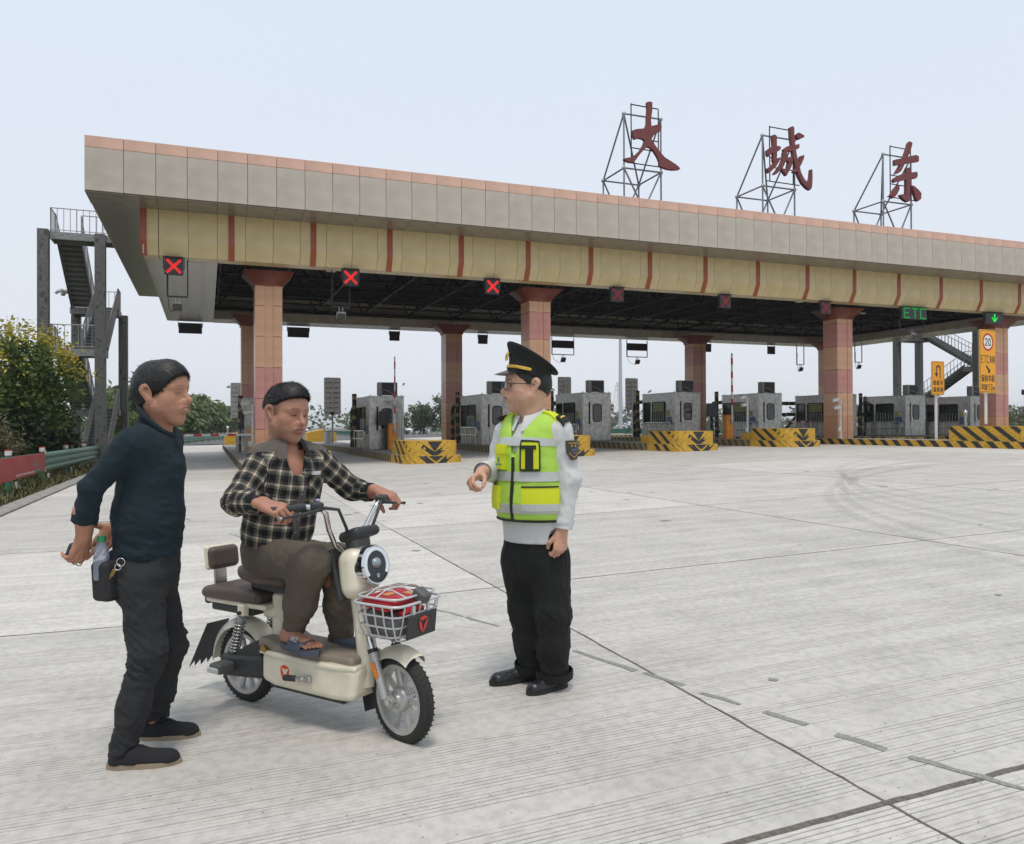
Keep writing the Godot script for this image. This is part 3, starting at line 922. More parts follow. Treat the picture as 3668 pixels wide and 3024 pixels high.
func overhead() -> void:
	roof_sign("da", 15.36, "red sculpted rooftop character with two splayed legs on tube frame")
	roof_sign("cheng", 22.02, "red many-stroked rooftop character ending in a long hook, on tube frame")
	roof_sign("dong", 28.71, "red rooftop character with two crossbars and two dots, on tube frame")
	var xs := [-0.96, 4.68, 9.9, 15.12, 20.2, 25.5]
	var what := ["over the lane beside the left-hand boarded soffit", "over the lane just right of the first tiled column", "left of the second tiled column", "just right of the second tiled column", "midway between the second and third tiled columns", "left of and close to the third tiled column"]
	for i in 6:
		lane_signal(xs[i], "cross", "black lane signal with red cross, " + what[i], "led_red" if i < 3 else "led_dim_red")
	lane_signal(30.7, "text", "wide black lane sign with green ETC letters in dots", "led_dim_green")
	lane_signal(35.9, "arrow", "black lane sign with bright green downward arrow", "led_green")
	hung_lamp(Vector3(-0.87, 6.93, -28.2), 1.2, 0.62, "floodlight on long black frame under the boarded soffit")
	hung_lamp(Vector3(4.45, 6.93, -28.3), 1.25, 0.62, "floodlight on black frame under the dark roof right of the first column")
	hung_lamp(Vector3(30.7, 6.3, -27.75), 0.42, 1.5, "floodlight on the frame below the green ETC sign")
	hung_lamp(Vector3(20.65, 6.93, -44.7), 1.06, 1.5, "floodlight below the black rear display behind the cap of the officer", true)
	hung_lamp(Vector3(25.9, 6.93, -44.7), 1.06, 1.5, "floodlight below the black rear display with pale mast behind it", true)
	hung_lamp(Vector3(38.4, 6.93, -44.0), 1.3, 0.62, "floodlight on bare black frame left of the third column")
	hung_lamp(Vector3(42.1, 6.93, -42.5), 1.15, 0.62, "floodlight on bare black frame right of the third column")
	for q in [[-0.76, 1.14, "wide black rear display over the far left lane"], [4.72, 1.14, "wide black rear display right of the first column"], [10.06, 0.57, "small black rear display in the gap before the rear brown column"], [15.4, 0.57, "small black rear display between the rear brown column and the officer's cap"], [31.25, 0.57, "small black rear display touching the rear brown column"], [36.5, 0.57, "small black rear display near the third column"]]:
		var t := thing("rear_display", q[2], "lane display", Vector3(q[0], 6.63, -44.7), 0.0, "black displays under the rear edge")
		part(t, "housing", MB.new().cbox(Vector3.ZERO, Vector3(q[1], 0.54, 0.16), 0.015), M.housing)
		part(t, "back_plate", MB.new().cbox(Vector3(0, -0.01, 0.085), Vector3(q[1] - 0.1, 0.46, 0.015), 0.004), M.black)
		for s in [-1.0, 1.0]:
			part(t, "hanger", MB.new().bar(Vector3(s * (q[1] * 0.5 + 0.02), 0.05, 0), Vector3(s * (q[1] * 0.5 + 0.02), 0.31, 0), 0.03, 0.04), M.black)
func tip_path(hw: float, zt: float, zb: float, r: float) -> Array:   # from the far left, round the tip, to the far right; tip towards +z
	var p := []
	var n := maxi(2, int((zt - r - zb) / 0.5))
	for i in n: p.append(Vector2(-hw, lerpf(zb, zt - r, float(i) / n)))
	for i in 25:
		var a := PI - PI * i / 24.0
		var cx := signf(cos(a)) * pow(absf(cos(a)), 0.45) * hw
		var cz := pow(sin(a), 0.8) * r
		p.append(Vector2(cx, zt - r + cz))
	for i in n + 1: p.append(Vector2(hw, lerpf(zt - r, zb, float(i) / n)))
	return p

func along(p: Array, s: float) -> Array:
	var l := 0.0
	for i in p.size() - 1:
		var d: float = (p[i + 1] - p[i]).length()
		if l + d >= s or i == p.size() - 2:
			var f := clampf((s - l) / maxf(d, 1e-5), 0.0, 1.0)
			return [(p[i] as Vector2).lerp(p[i + 1], f), (p[i + 1] - p[i]).normalized()]
		l += d
	return [p[-1], Vector2.UP]

func length_of(p: Array) -> float:
	var l := 0.0
	for i in p.size() - 1: l += (p[i + 1] - p[i]).length()
	return l

func wall_of(b: MB, p: Array, y0: float, y1: float, out := 0.0) -> void:
	for i in p.size() - 1:
		var d: Vector2 = (p[i + 1] - p[i])
		if d.length() < 1e-4: continue
		d = d.normalized()
		var n := Vector3(-d.y, 0, d.x) * -1.0
		n = Vector3(d.y, 0, -d.x) * -1.0
		var o := n * out
		b.quad(Vector3(p[i].x, y0, p[i].y) + o, Vector3(p[i + 1].x, y0, p[i + 1].y) + o, Vector3(p[i + 1].x, y1, p[i + 1].y) + o, Vector3(p[i].x, y1, p[i].y) + o, n)

func stripes(p: Array, y0: float, y1: float, pitch: float, wide: float, slant: float, s0: float, s1: float, lift := 0.004) -> MB:
	var b := MB.new()
	var L := length_of(p)
	var mid := L * 0.5
	var half := 0
	for side in [-1.0, 1.0]:
		var s := wide * 1.2
		while true:
			var c: float = mid + side * s
			if c < s0 or c > s1: break
			var rows := 4
			for r in rows:
				var f0 := float(r) / rows
				var f1 := float(r + 1) / rows
				var q := []
				for e in [[f0, -0.5], [f0, 0.5], [f1, 0.5], [f1, -0.5]]:
					var ss := clampf(c + e[1] * wide + side * slant * (e[0] - 0.5), 0.0, L)
					if side < 0.0: ss = minf(ss, mid)
					else: ss = maxf(ss, mid)
					var a := along(p, ss)
					var d: Vector2 = a[1]
					var n := Vector3(-d.y, 0, d.x)
					q.append([Vector3(a[0].x, lerpf(y0, y1, e[0]), a[0].y) + n * lift, n])
				b.quad(q[0][0], q[1][0], q[2][0], q[3][0], q[0][1])
			s += pitch
	# the dark wedge on the nose
	var m := along(p, mid)
	var c0 := Vector3(m[0].x, 0, m[0].y + lift)
	b.tri(c0 + Vector3(-wide * 0.95, y1 - 0.012, 0), c0 + Vector3(wide * 0.95, y1 - 0.012, 0), c0 + Vector3(0, lerpf(y1, y0, 0.75), 0), Vector3(0, 0, 1))
	return b

func cap_of(p: Array, y: float) -> MB:
	var poly := PackedVector2Array()
	for q in p: poly.append(q)
	var b := MB.new()
	var t := Geometry2D.triangulate_polygon(poly)
	for q in p: b.v(Vector3(q.x, y, q.y), Vector3.UP, q)
	for i in range(0, t.size(), 3): b.t(t[i], t[i + 1], t[i + 2])
	return b

func island(k: int, zt: float, zb: float, label: String, bright := false) -> void:
	var x := isl(k)
	var y := gy(x)
	var t := thing("toll_island", label, "traffic island", Vector3(x, y, 0), 0.0, "raised islands between the toll lanes")
	var p := tip_path(1.06, zt, zb, 0.9)
	var L := length_of(p)
	var b := MB.new()
	wall_of(b, p, -0.12, 0.26)
	b.quad(Vector3(-1.06, -0.1, zb), Vector3(1.06, -0.1, zb), Vector3(1.06, 0.26, zb), Vector3(-1.06, 0.26, zb), Vector3(0, 0, -1))
	part(t, "kerb", b, M.haz_yellow if bright else M.haz_dull)
	part(t, "paved_top", cap_of(p, 0.26), M.kerb_top)
	part(t, "kerb_stripes", stripes(p, 0.0, 0.255, 0.62 if bright else 0.46, 0.28 if bright else 0.22, 0.26 if bright else 0.18, 0.3, L - 0.3), M.haz_black if bright else M.haz_grime)
	# the painted nose of the kerb
	var np := tip_path(1.063, zt + 0.003, zt - 2.2, 0.9)
	b = MB.new()
	wall_of(b, np, -0.02, 0.262, 0.006)
	if not bright:
		part(t, "nose_paint", b, M.haz_yellow)
		var nl := length_of(np)
		part(t, "nose_stripes", stripes(np, 0.0, 0.258, 0.62, 0.28, 0.30, 0.2, nl - 0.2, 0.012), M.haz_black)
	if k > 5: return
	# crash block
	var bl := 5.2 if bright else 2.3
	var bp := tip_path(0.93, zt - 0.16, zt - bl, 0.8) if not bright else tip_path(0.93, zt - 2.0, zt - bl, 0.3)
	var top := 0.5 if not bright else 0.56
	b = MB.new()
	wall_of(b, bp, 0.255, 0.26 + top)
	b.quad(Vector3(-0.93, 0.25, zt - bl), Vector3(0.93, 0.25, zt - bl), Vector3(0.93, 0.26 + top, zt - bl), Vector3(-0.93, 0.26 + top, zt - bl), Vector3(0, 0, -1))
	var cm := cap_of(bp, 0.26 + top)
	var blk := part(t, "crash_block", b, M.haz_yellow)
	part(blk, "block_top", cm, M.haz_yellow)
	var Lb := length_of(bp)
	part(blk, "block_stripes", stripes(bp, 0.26, 0.26 + top - 0.01, 0.66, 0.27, 0.75, 0.35, Lb - 0.35), M.haz_black)
	if bright:
		part(t, "block_nose", MB.new().prism(PackedVector2Array([Vector2(0, 0.26), Vector2(0, 0.8), Vector2(1.8, 0.42), Vector2(1.8, 0.26)]), 1.84, Transform3D(Basis(Vector3(0, 0, 1), Vector3(0, 1, 0), Vector3(-1, 0, 0)), Vector3(0.92, 0, zt - 2.0))), M.haz_yellow)
	else:
		part(t, "block_step", MB.new().cbox(Vector3(0, 0.26 + 0.15, zt - bl - 0.4), Vector3(1.7, 0.3, 0.78), 0.02), M.haz_yellow)
	if k in [0, 1]:
		var fb := MB.new()
		fb.prism(PackedVector2Array([Vector2(-0.95, 0), Vector2(0.95, 0), Vector2(0.95, 0.6), Vector2(0.2, 0.85), Vector2(-0.95, 0.62)]), 1.6, Transform3D(Basis.IDENTITY, Vector3(0, 0.26, zb + 0.1)))
		part(t, "far_block", fb, M.haz_yellow)

func stripe_tube(t: Node3D, called: String, P: Array, r: float, bands: Array, m := "haz_black") -> MeshInstance3D:
	var o := part(t, called, MB.new().tube(P, [r], 14), M[m])
	var L := 0.0
	for i in P.size() - 1: L += (P[i + 1] - P[i]).length()
	for s in bands:
		var pts := []
		for e in 3:
			var want: float = s + e * 0.085
			var l := 0.0
			for i in P.size() - 1:
				var d: float = (P[i + 1] - P[i]).length()
				if l + d >= want or i == P.size() - 2:
					pts.append((P[i] as Vector3).lerp(P[i + 1], clampf((want - l) / d, 0.0, 1.0)))
					break
				l += d
		if (pts[0] as Vector3).distance_to(pts[2]) > 0.02: part(o, "yellow_band", MB.new().tube(pts, [r + 0.004], 14, false), M.haz_dull)
	return o

func arc(a: Vector3, corner: Vector3, b: Vector3, r: float, n := 6) -> Array:
	var u := (a - corner).normalized()
	var w := (b - corner).normalized()
	var p := []
	for i in n + 1:
		var f := float(i) / n
		p.append(corner + u * r * (1 - f) * (1 - f) + w * r * f * f)
	return p

func crash_guard(p: Vector3, turn: float, style: int, label: String) -> void:
	var t := thing("crash_guard", label, "crash guard", p, turn, "striped pipe crash guards by the booths")
	var bands := [0.35, 0.85, 1.35, 1.85, 2.3]
	stripe_tube(t, "post", [Vector3.ZERO, Vector3(0, 2.58, 0)], 0.11, bands)
	if style == 0:     # hoop that bends back over, with a second lower pipe
		var hp := [Vector3(0.1, 0, -1.2)] + arc(Vector3(0.1, 0, -1.2), Vector3(0.1, 1.95, -1.2), Vector3(0.3, 1.95, 0.6), 0.4) + [Vector3(0.3, 1.95, 0.5)]
		stripe_tube(t, "hoop", hp, 0.1, [0.3, 0.75, 1.2])
		var lp := [Vector3(0.12, 0.2, -0.05), Vector3(0.12, 0.75, -0.35)] + arc(Vector3(0.12, 0.75, -0.35), Vector3(0.12, 1.45, -0.75), Vector3(0.12, 1.45, -1.2), 0.3) + [Vector3(0.12, 1.45, -1.15)]
		stripe_tube(t, "brace", lp, 0.085, [0.25, 0.6, 0.95, 1.3])
	else:              # wide gate: hoop across, bar and diagonal struts
		var hp := [Vector3(-0.28, 0, 0.25)] + arc(Vector3(-0.28, 0, 0.25), Vector3(-0.28, 1.95, 0.25), Vector3(1.5, 1.95, 0.25), 0.35) + arc(Vector3(-0.28, 1.95, 0.25), Vector3(1.5, 1.95, 0.25), Vector3(1.5, 0, 0.25), 0.35) + [Vector3(1.5, 0, 0.25)]
		stripe_tube(t, "hoop", hp, 0.11, [0.45, 1.0, 1.9, 2.25, 2.6, 3.4, 4.0])
		stripe_tube(t, "crossbar", [Vector3(-1.0, 1.28, 0.12), Vector3(1.42, 1.28, 0.12)], 0.1, [0.5, 1.45])
		stripe_tube(t, "strut", [Vector3(0.15, 0.02, 0.1), Vector3(1.3, 1.2, 0.1)], 0.085, [0.3, 0.75, 1.2])
		stripe_tube(t, "strut", [Vector3(-1.55, 0.02, 0.0), Vector3(-0.45, 1.2, 0.0)], 0.085, [0.3, 0.75, 1.2])

func booth_proto() -> Node3D:
	var t := thing("toll_booth", "", "toll booth", Vector3.ZERO, 0.0, "stainless toll booths on the islands")
	var w := 1.55
	var h := 2.3
	var d := 3.2
	var body := MB.new()
	# walls with a left opening for the windows and a front door recess are built up from sheets
	body.cbox(Vector3(0, 0.41, -d * 0.5), Vector3(w, 0.82, d), 0.012)
	body.cbox(Vector3(0, 2.08, -d * 0.5), Vector3(w, 0.44, d), 0.012)
	for q in [[-w * 0.5 + 0.16, -0.2, 0.32, 0.4], [w * 0.5 - 0.3, -0.2, 0.6, 0.4], [-w * 0.5 + 0.03, -0.62, 0.06, 0.5], [-w * 0.5 + 0.03, -2.28, 0.06, 0.16], [-w * 0.5 + 0.05, -d + 0.06, 0.1, 0.12], [w * 0.5 - 0.03, -d * 0.5, 0.06, d - 0.05], [0.0, -d + 0.03, w - 0.1, 0.06]]:
		body.box(Vector3(q[0], 1.34, q[1]), Vector3(q[2], 1.06, q[3]))
	part(t, "body", body, M.stainless)
	var rf := part(t, "roof", MB.new().cbox(Vector3(0, h + 0.02, -d * 0.5), Vector3(w + 0.04, 0.06, d + 0.04), 0.01), M.stainless)
	for q in [[-0.7, -0.12], [0.7, -0.12], [-0.7, -d + 0.12]]: part(rf, "lifting_ring", MB.new().ball(Vector3(q[0], h + 0.08, q[1]), 0.03, 8, 5), M.stainless)
	# door on the end wall
	var door := part(t, "door", MB.new().cbox(Vector3(0.02, 0.99, 0.012), Vector3(0.8, 1.9, 0.03), 0.008), M.stainless)
	part(door, "door_window", MB.new().prism(rounded(0.44, 0.82, 0.1), 0.012, at(Vector3(0.0, 1.36, 0.028))), M.glass)
	var fr := MB.new()
	var loop := []
	for q in rounded(0.47, 0.85, 0.11): loop.append(Vector3(q.x, q.y + 1.36, 0.036))
	loop.append(loop[0])
	fr.tube(loop, [0.022], 6)
	part(door, "window_seal", fr, M.black)
	part(door, "door_handle", MB.new().cbox(Vector3(-0.31, 1.0, 0.05), Vector3(0.04, 0.16, 0.04), 0.01), M.chrome)
	part(t, "door_panel", MB.new().cbox(Vector3(0.58, 1.0, 0.008), Vector3(0.34, 1.9, 0.016), 0.006), M.stainless)
	# service windows on the lane side
	for q in [[1.52, 1.28, 1.35, 1.06], [2.72, 0.66, 1.35, 1.06]]:
		var pane := part(t, "window", MB.new().box(Vector3(-w * 0.5 + 0.02, q[2], -q[0]), Vector3(0.01, q[3], q[1])), M.glass)
		var f := MB.new()
		var lp := []
		for e in rounded(q[1], q[3], 0.06): lp.append(Vector3(-w * 0.5 - 0.012, e.y + q[2], -q[0] + e.x))
		lp.append(lp[0])
		f.tube(lp, [0.024], 6)
		part(pane, "window_seal", f, M.black)
		if q[1] > 1.0:
			var s := MB.new()
			s.bar(Vector3(-w * 0.5 - 0.02, 1.36, -q[0] - 0.62), Vector3(-w * 0.5 - 0.02, 1.36, -q[0] + 0.62), 0.035, 0.03)
			s.bar(Vector3(-w * 0.5 - 0.02, 0.85, -q[0] - 0.6), Vector3(-w * 0.5 - 0.02, 0.85, -q[0] + 0.6), 0.03, 0.03)
			part(pane, "sliding_rail", s, M.black)
			for e in 6: part(pane, "security_bar", MB.new().cyl(Vector3(-w * 0.5 - 0.02, 0.86, -q[0] - 0.5 + e * 0.2), Vector3(-w * 0.5 - 0.02, 1.35, -q[0] - 0.5 + e * 0.2), 0.008, -1.0, 6), M.chrome)
	part(t, "console", MB.new().cbox(Vector3(-0.25, 0.95, -1.9), Vector3(0.7, 0.2, 1.6), 0.02).cbox(Vector3(-0.2, 1.2, -1.4), Vector3(0.06, 0.3, 0.4), 0.01), M.housing)
	part(t, "notice", MB.new().box(Vector3(-w * 0.5 - 0.004, 1.28, -0.62), Vector3(0.006, 0.3, 0.26)), M.notice_yellow)
	part(t, "poster", MB.new().box(Vector3(-w * 0.5 - 0.004, 0.88, -0.5), Vector3(0.006, 0.42, 0.5)), M.poster_blue)
	return t

func ac_proto() -> Node3D:
	var t := thing("air_conditioner", "", "air conditioner", Vector3.ZERO, 0.0, "air conditioners on the booth roofs")
	part(t, "casing", MB.new().cbox(Vector3(0, 0.33, -0.2), Vector3(0.86, 0.58, 0.36), 0.015), M.plastic_grey)
	part(t, "grille", MB.new().cbox(Vector3(0.06, 0.33, -0.012), Vector3(0.66, 0.52, 0.03), 0.008), M.black)
	var g := MB.new()
	for i in 9: g.bar(Vector3(-0.26, 0.1 + i * 0.058, 0.008), Vector3(0.38, 0.1 + i * 0.058, 0.008), 0.006, 0.006)
	part(t, "grille_wires", g, M.housing)
	for s in [-1.0, 1.0]: part(t, "foot", MB.new().cbox(Vector3(s * 0.32, 0.02, -0.2), Vector3(0.06, 0.04, 0.4), 0.005), M.black)
	part(t, "hose", MB.new().tube([Vector3(-0.36, 0.24, 0.0), Vector3(-0.3, 0.3, 0.06), Vector3(0.0, 0.22, 0.08), Vector3(0.3, 0.04, 0.06), Vector3(0.45, 0.02, 0.0)], [0.02], 8), M.plastic_grey)
	return t

func railing_proto() -> Node3D:
	var t := thing("guard_railing", "", "railing", Vector3.ZERO, 0.0, "stainless railings along the booths")
	var L := 2.5
	var lp := []
	for q in rounded(L, 0.36, 0.06): lp.append(Vector3(0, q.y + 0.62, q.x))
	lp.append(lp[0])
	part(t, "rail", MB.new().tube(lp, [0.028], 8), M.chrome_dull)
	for i in 4: part(t, "post", MB.new().cyl(Vector3(0, 0, -1.1 + i * 0.73), Vector3(0, 0.8, -1.1 + i * 0.73), 0.025, -1.0, 8), M.chrome_dull)
	return t

func barrier(p: Vector3, up: bool, dirx: float, label: String) -> void:
	var t := thing("boom_barrier", label, "boom barrier", p, 0.0, "orange boom barriers at the lanes")
	var cab := part(t, "cabinet", MB.new().cbox(Vector3(0, 0.55, 0), Vector3(0.38, 1.1, 0.36), 0.02), M.orange)
	part(cab, "cabinet_door", MB.new().cbox(Vector3(0, 0.42, 0.182), Vector3(0.29, 0.6, 0.012), 0.004), M.orange)
	part(cab, "door_lock", MB.new().cbox(Vector3(0, 0.66, 0.19), Vector3(0.03, 0.05, 0.015), 0.004), M.black)
	part(cab, "cabinet_lid", MB.new().cbox(Vector3(0, 1.115, 0), Vector3(0.4, 0.03, 0.38), 0.01), M.orange)
	var dir := Vector3(0, 1, 0) if up else Vector3(dirx, 0, 0)
	var base := Vector3(0.05, 0.82, 0.26)
	var boom := part(t, "boom", MB.new().bar(base, base + dir * 3.2, 0.09, 0.045, Vector3(0, 0, 1) if up else Vector3.UP), M.white_paint)
	var rd := MB.new()
	for i in 4: rd.bar(base + dir * (0.75 + i * 0.64), base + dir * (1.06 + i * 0.64), 0.096, 0.051, Vector3(0, 0, 1) if up else Vector3.UP)
	part(boom, "red_bands", rd, M.red_paint)
	part(t, "boom_clamp", MB.new().cbox(base - Vector3(0, 0, 0.04), Vector3(0.14, 0.2, 0.06), 0.01), M.sign_back)

func camera_pole(p: Vector3, h: float, turn: float, label: String) -> void:
	var t := thing("camera_pole", label, "camera pole", p, turn, "white plate-reading camera poles")
	part(t, "pole", MB.new().cyl(Vector3.ZERO, Vector3(0, h, 0), 0.05, 0.045, 12), M.white_paint)
	part(t, "base_plate", MB.new().cyl(Vector3.ZERO, Vector3(0, 0.025, 0), 0.11, -1.0, 12), M.white_paint)
	for q in [[0.02, -0.18, 0.35, -0.28], [-0.32, -0.05, 0.42, -0.22]]:
		var bs := Basis(Vector3(0, 0, 1), q[3] * -0.9)
		var cam := part(t, "camera", MB.new().cbox(Vector3(-0.12 + q[1], h + q[0], 0), Vector3(q[2], 0.12, 0.13), 0.02, bs), M.plastic_white)
		part(cam, "sunshade", MB.new().cbox(Vector3(-0.14 + q[1], h + q[0] + 0.075, 0), Vector3(q[2] + 0.06, 0.018, 0.16), 0.005, bs), M.plastic_white)
		part(t, "camera_arm", MB.new().cyl(Vector3(0, h + q[0] - 0.08, 0), Vector3(-0.1 + q[1] * 0.5, h + q[0], 0), 0.02, -1.0, 8), M.white_paint)
	part(t, "cable", MB.new().tube([Vector3(0.03, h - 0.1, 0.05), Vector3(0.08, h - 0.4, 0.05), Vector3(0.05, h - 0.6, 0.04), Vector3(0.045, 0.4, 0.04)], [0.01], 6), M.black)
	part(t, "junction_box", MB.new().cbox(Vector3(-0.1, 0.45, 0.03), Vector3(0.14, 0.2, 0.08), 0.01), M.plastic_white)

func sign_back(p: Vector3, label: String) -> void:
	var t := thing("sign_board", label, "traffic sign", p, 0.0, "grey backs of tall lane signs")
	part(t, "panel", MB.new().prism(rounded(1.02, 2.3, 0.08), 0.02, at(Vector3(0, 2.9, 0))), M.sign_back)
	for i in 7: part(t, "rib", MB.new().cbox(Vector3(0, 1.95 + i * 0.31, 0.035), Vector3(0.86, 0.045, 0.03), 0.008), M.sign_back)
	part(t, "post", MB.new().cyl(Vector3(0, 0, 0.08), Vector3(0, 3.95, 0.08), 0.05, -1.0, 12), M.sign_back)

func display_box(p: Vector3, label: String) -> void:
	var t := thing("fare_display", label, "display box", p, 0.0, "black fare display boxes")
	part(t, "cabinet", MB.new().cbox(Vector3(0, 1.35, 0), Vector3(0.5, 0.62, 0.16), 0.015), M.black)
	part(t, "screen", MB.new().cbox(Vector3(-0.02, 1.36, -0.085), Vector3(0.42, 0.5, 0.012), 0.003), M.led_off)
	part(t, "post", MB.new().cyl(Vector3(0.05, 0, 0), Vector3(0.05, 1.1, 0), 0.05, -1.0, 10), M.black)

func ball_bollard(p: Vector3, label: String) -> void:
	var t := thing("stainless_bollard", label, "bollard", p, 0.0, "ball-topped stainless bollards")
	part(t, "post", MB.new().lathe([Vector2(0.07, 0), Vector2(0.07, 0.04), Vector2(0.05, 0.06), Vector2(0.05, 0.98), Vector2(0.085, 1.0), Vector2(0.085, 1.04), Vector2(0.03, 1.05)], Vector3.ZERO), M.stainless)
	part(t, "ball", MB.new().ball(Vector3(0, 1.13, 0), 0.085, 14, 10), M.chrome)

func sensor_pole(p: Vector3, label: String) -> void:
	var t := thing("sensor_post", label, "sensor post", p, 0.0, "black sensor boxes on thin posts")
	part(t, "post", MB.new().cyl(Vector3.ZERO, Vector3(0, 1.75, 0), 0.022, -1.0, 8), M.black)
	part(t, "sensor", MB.new().cbox(Vector3(0, 1.82, 0), Vector3(0.24, 0.2, 0.12), 0.02), M.black)

func plaza() -> void:
	rng.seed = 31
	mk("notice_yellow", lin(0.42, 0.38, 0.09), 0.6)
	mk("poster_blue", lin(0.10, 0.17, 0.33), 0.5, 0, "dirt", 4.0)
	mk("plastic_grey", lin(0.34, 0.33, 0.31), 0.5, 0, "blotch", 2.0)
	mk("notice_green", lin(0.33, 0.36, 0.12), 0.6)
	var names := ["beside the lane with the lowered boom at the verge", "whose striped nose stands behind the seated rider", "whose striped nose shows behind the officer", "with grey-topped striped nose, first to the right of the officer", "with orange barrier and white camera pole on it", "long and bright yellow-striped, carrying both yellow signs", "behind the long yellow-striped island with the signs", "at the column behind the tall yellow speed sign", "farthest from the verge, beside the far staircase"]
	for k in 9:
		island(k, [-20.0, -26.0, -26.0, -25.7, -25.9, -17.6, -30.0, -30.0, -30.0][k], -56.0, "raised concrete toll island " + names[k], k == 5)
	var pb := booth_proto()
	var pa := ac_proto()
	var pr := railing_proto()
	var bn := ["partly hidden by the first tiled column", "behind the raised boom, beside the seated rider", "left of the officer's face, with barred service window", "right of the officer, door window showing sky", "with yellow-green window notice behind a black pipe guard", "with yellow-green notice, left of the third column", "mostly hidden behind the third tiled column", "behind the twin pipe guards, right of the third column", "at the far lane under the distant staircase"]
	for k in 9:
		var x := isl(k) + 0.18
		var y := gy(isl(k)) + 0.26
		var o := pb if k == 0 else copy_of(pb, Vector3.ZERO)
		o.position = Vector3(x, y, -34.7)
		o.set_meta("label", "stainless steel toll booth " + bn[k])
		if k in [4, 5, 6]:
			part(o, "lane_notice", MB.new().box(Vector3(-0.775 - 0.04, 1.62, -1.5), Vector3(0.012, 0.46, 1.05)), M.notice_green)
			var tx := MB.new()
			for r in 2:
				for c in 6:
					tx.box(Vector3(-0.824, 1.74 - r * 0.22, -1.12 - c * 0.155), Vector3(0.004, 0.13, 0.016))
					tx.box(Vector3(-0.824, 1.78 - r * 0.22, -1.12 - c * 0.155), Vector3(0.004, 0.016, 0.1))
					tx.box(Vector3(-0.824, 1.70 - r * 0.22, -1.12 - c * 0.155), Vector3(0.004, 0.016, 0.1))
			part(o, "notice_lettering", tx, M.steel_grey)
		var a := pa if k == 0 else copy_of(pa, Vector3.ZERO)
		a.position = Vector3(x + 0.12, y + 2.35, -34.95)
		a.set_meta("label", "grilled air conditioner on the booth " + bn[k])
		var r := pr if k == 0 else copy_of(pr, Vector3.ZERO)
		r.position = Vector3(x - 1.0, y, -36.0)
		r.set_meta("label", "tube railing along the booth " + bn[k])
	var top := func(k: int) -> float: return gy(isl(k)) + 0.26
	var cg := ["next to the first column's foot", "behind the booth beside the rider", "before the brown rear column left of the officer", "half hidden behind the officer's shoulder", "left of the booth with the yellow-green notice", "behind the orange barrier right of the officer"]
	for k in 6:
		crash_guard(Vector3(isl(k) - 0.6, top.call(k), -38.4), 0.0 if k < 4 else -0.3, 0, "black and yellow striped pipe crash guard " + cg[k])
	crash_guard(Vector3(32.5, top.call(6), -39.3), -0.12, 1, "wide striped pipe gate guard left of the third column")
	crash_guard(Vector3(37.7, top.call(7), -37.9), -0.12, 1, "wide striped pipe gate guard right of the third column")
	crash_guard(Vector3(43.2, top.call(8), -38.2), -0.12, 1, "wide striped pipe gate guard below the U-turn sign")
	barrier(Vector3(1.82, top.call(0), -34.3), false, -1.0, "orange barrier cabinet with lowered red and white boom across the verge lane")
	barrier(Vector3(7.55, top.call(1), -34.0), true, 0, "orange barrier cabinet with raised boom beside the booth behind the rider")
	barrier(Vector3(22.95, top.call(4), -31.2), true, 0, "orange barrier cabinet with raised boom right of the officer")
	barrier(Vector3(33.3, top.call(6), -36.9), false, -1.0, "orange barrier with lowered boom touching the third column")
	camera_pole(Vector3(1.75, top.call(0), -33.6), 2.05, 0.3, "white camera pole with two cameras against the first pink column")
	camera_pole(Vector3(7.95, top.call(1), -34.3), 2.05, 0.3, "white camera pole with two cameras beside the raised boom")
	camera_pole(Vector3(23.3, top.call(4), -30.2), 1.9, 0.2, "white camera pole on the island right of the orange barrier")
	camera_pole(Vector3(27.3, top.call(5), -28.65), 1.75, 0.0, "slim white camera pole in front of the third tiled column")
	sign_back(Vector3(2.0, top.call(0), -55.0), "grey back of a tall sign behind the first column")
	sign_back(Vector3(7.3, top.call(1), -49.8), "grey ribbed back of a tall sign right of the seated rider")
	sign_back(Vector3(23.2, top.call(4), -50.0), "grey ribbed back of a tall sign just right of the officer")
	sign_back(Vector3(28.5, top.call(5), -50.0), "grey ribbed back of a tall sign beside the pale mast")
	display_box(Vector3(1.62, top.call(0), -34.9), "black fare display behind the verge lane barrier")
	display_box(Vector3(7.25, top.call(1), -34.2), "black fare display left of the raised boom's cabinet")
	display_box(Vector3(21.9, top.call(4), -31.0), "black fare display left of the orange barrier right of the officer")
	ball_bollard(Vector3(1.3, top.call(0), -54.6), "stainless bollard at the end of the verge island")
	ball_bollard(Vector3(6.9, top.call(1), -50.5), "stainless bollard near the tall grey sign back")
	ball_bollard(Vector3(8.6, top.call(1), -47.0), "stainless bollard right of the camera pole with raised boom")
	ball_bollard(Vector3(29.0, top.call(5), -23.6), "stainless bollard behind the bright yellow-striped block")
	sensor_pole(Vector3(7.1, top.call(1), -48.6), "black sensor box on thin post beside the tall grey sign")
	sensor_pole(Vector3(8.9, top.call(1), -46.5), "black sensor box on thin post before the far white car")
	sensor_pole(Vector3(28.5, top.call(5), -20.7), "black sensor box on thin post beside the tall speed sign")
	var bin := thing("litter_bin", "beige litter bin near the far end of the island behind the rider", "litter bin", Vector3(6.7, top.call(1), -47.5))
	part(bin, "bin_body", MB.new().lathe([Vector2(0.2, 0), Vector2(0.24, 0.75), Vector2(0.26, 0.78), Vector2(0.0, 0.86)], Vector3.ZERO), M.plastic_white)
	part(bin, "bin_rim", MB.new().lathe([Vector2(0.25, 0.72), Vector2(0.27, 0.72), Vector2(0.27, 0.77), Vector2(0.25, 0.77)], Vector3.ZERO), M.plastic_grey)

func loop_of(p: PackedVector2Array, z: float) -> Array:
	var a := []
	for q in p: a.append(Vector3(q.x, q.y, z))
	a.append(a[0])
	return a
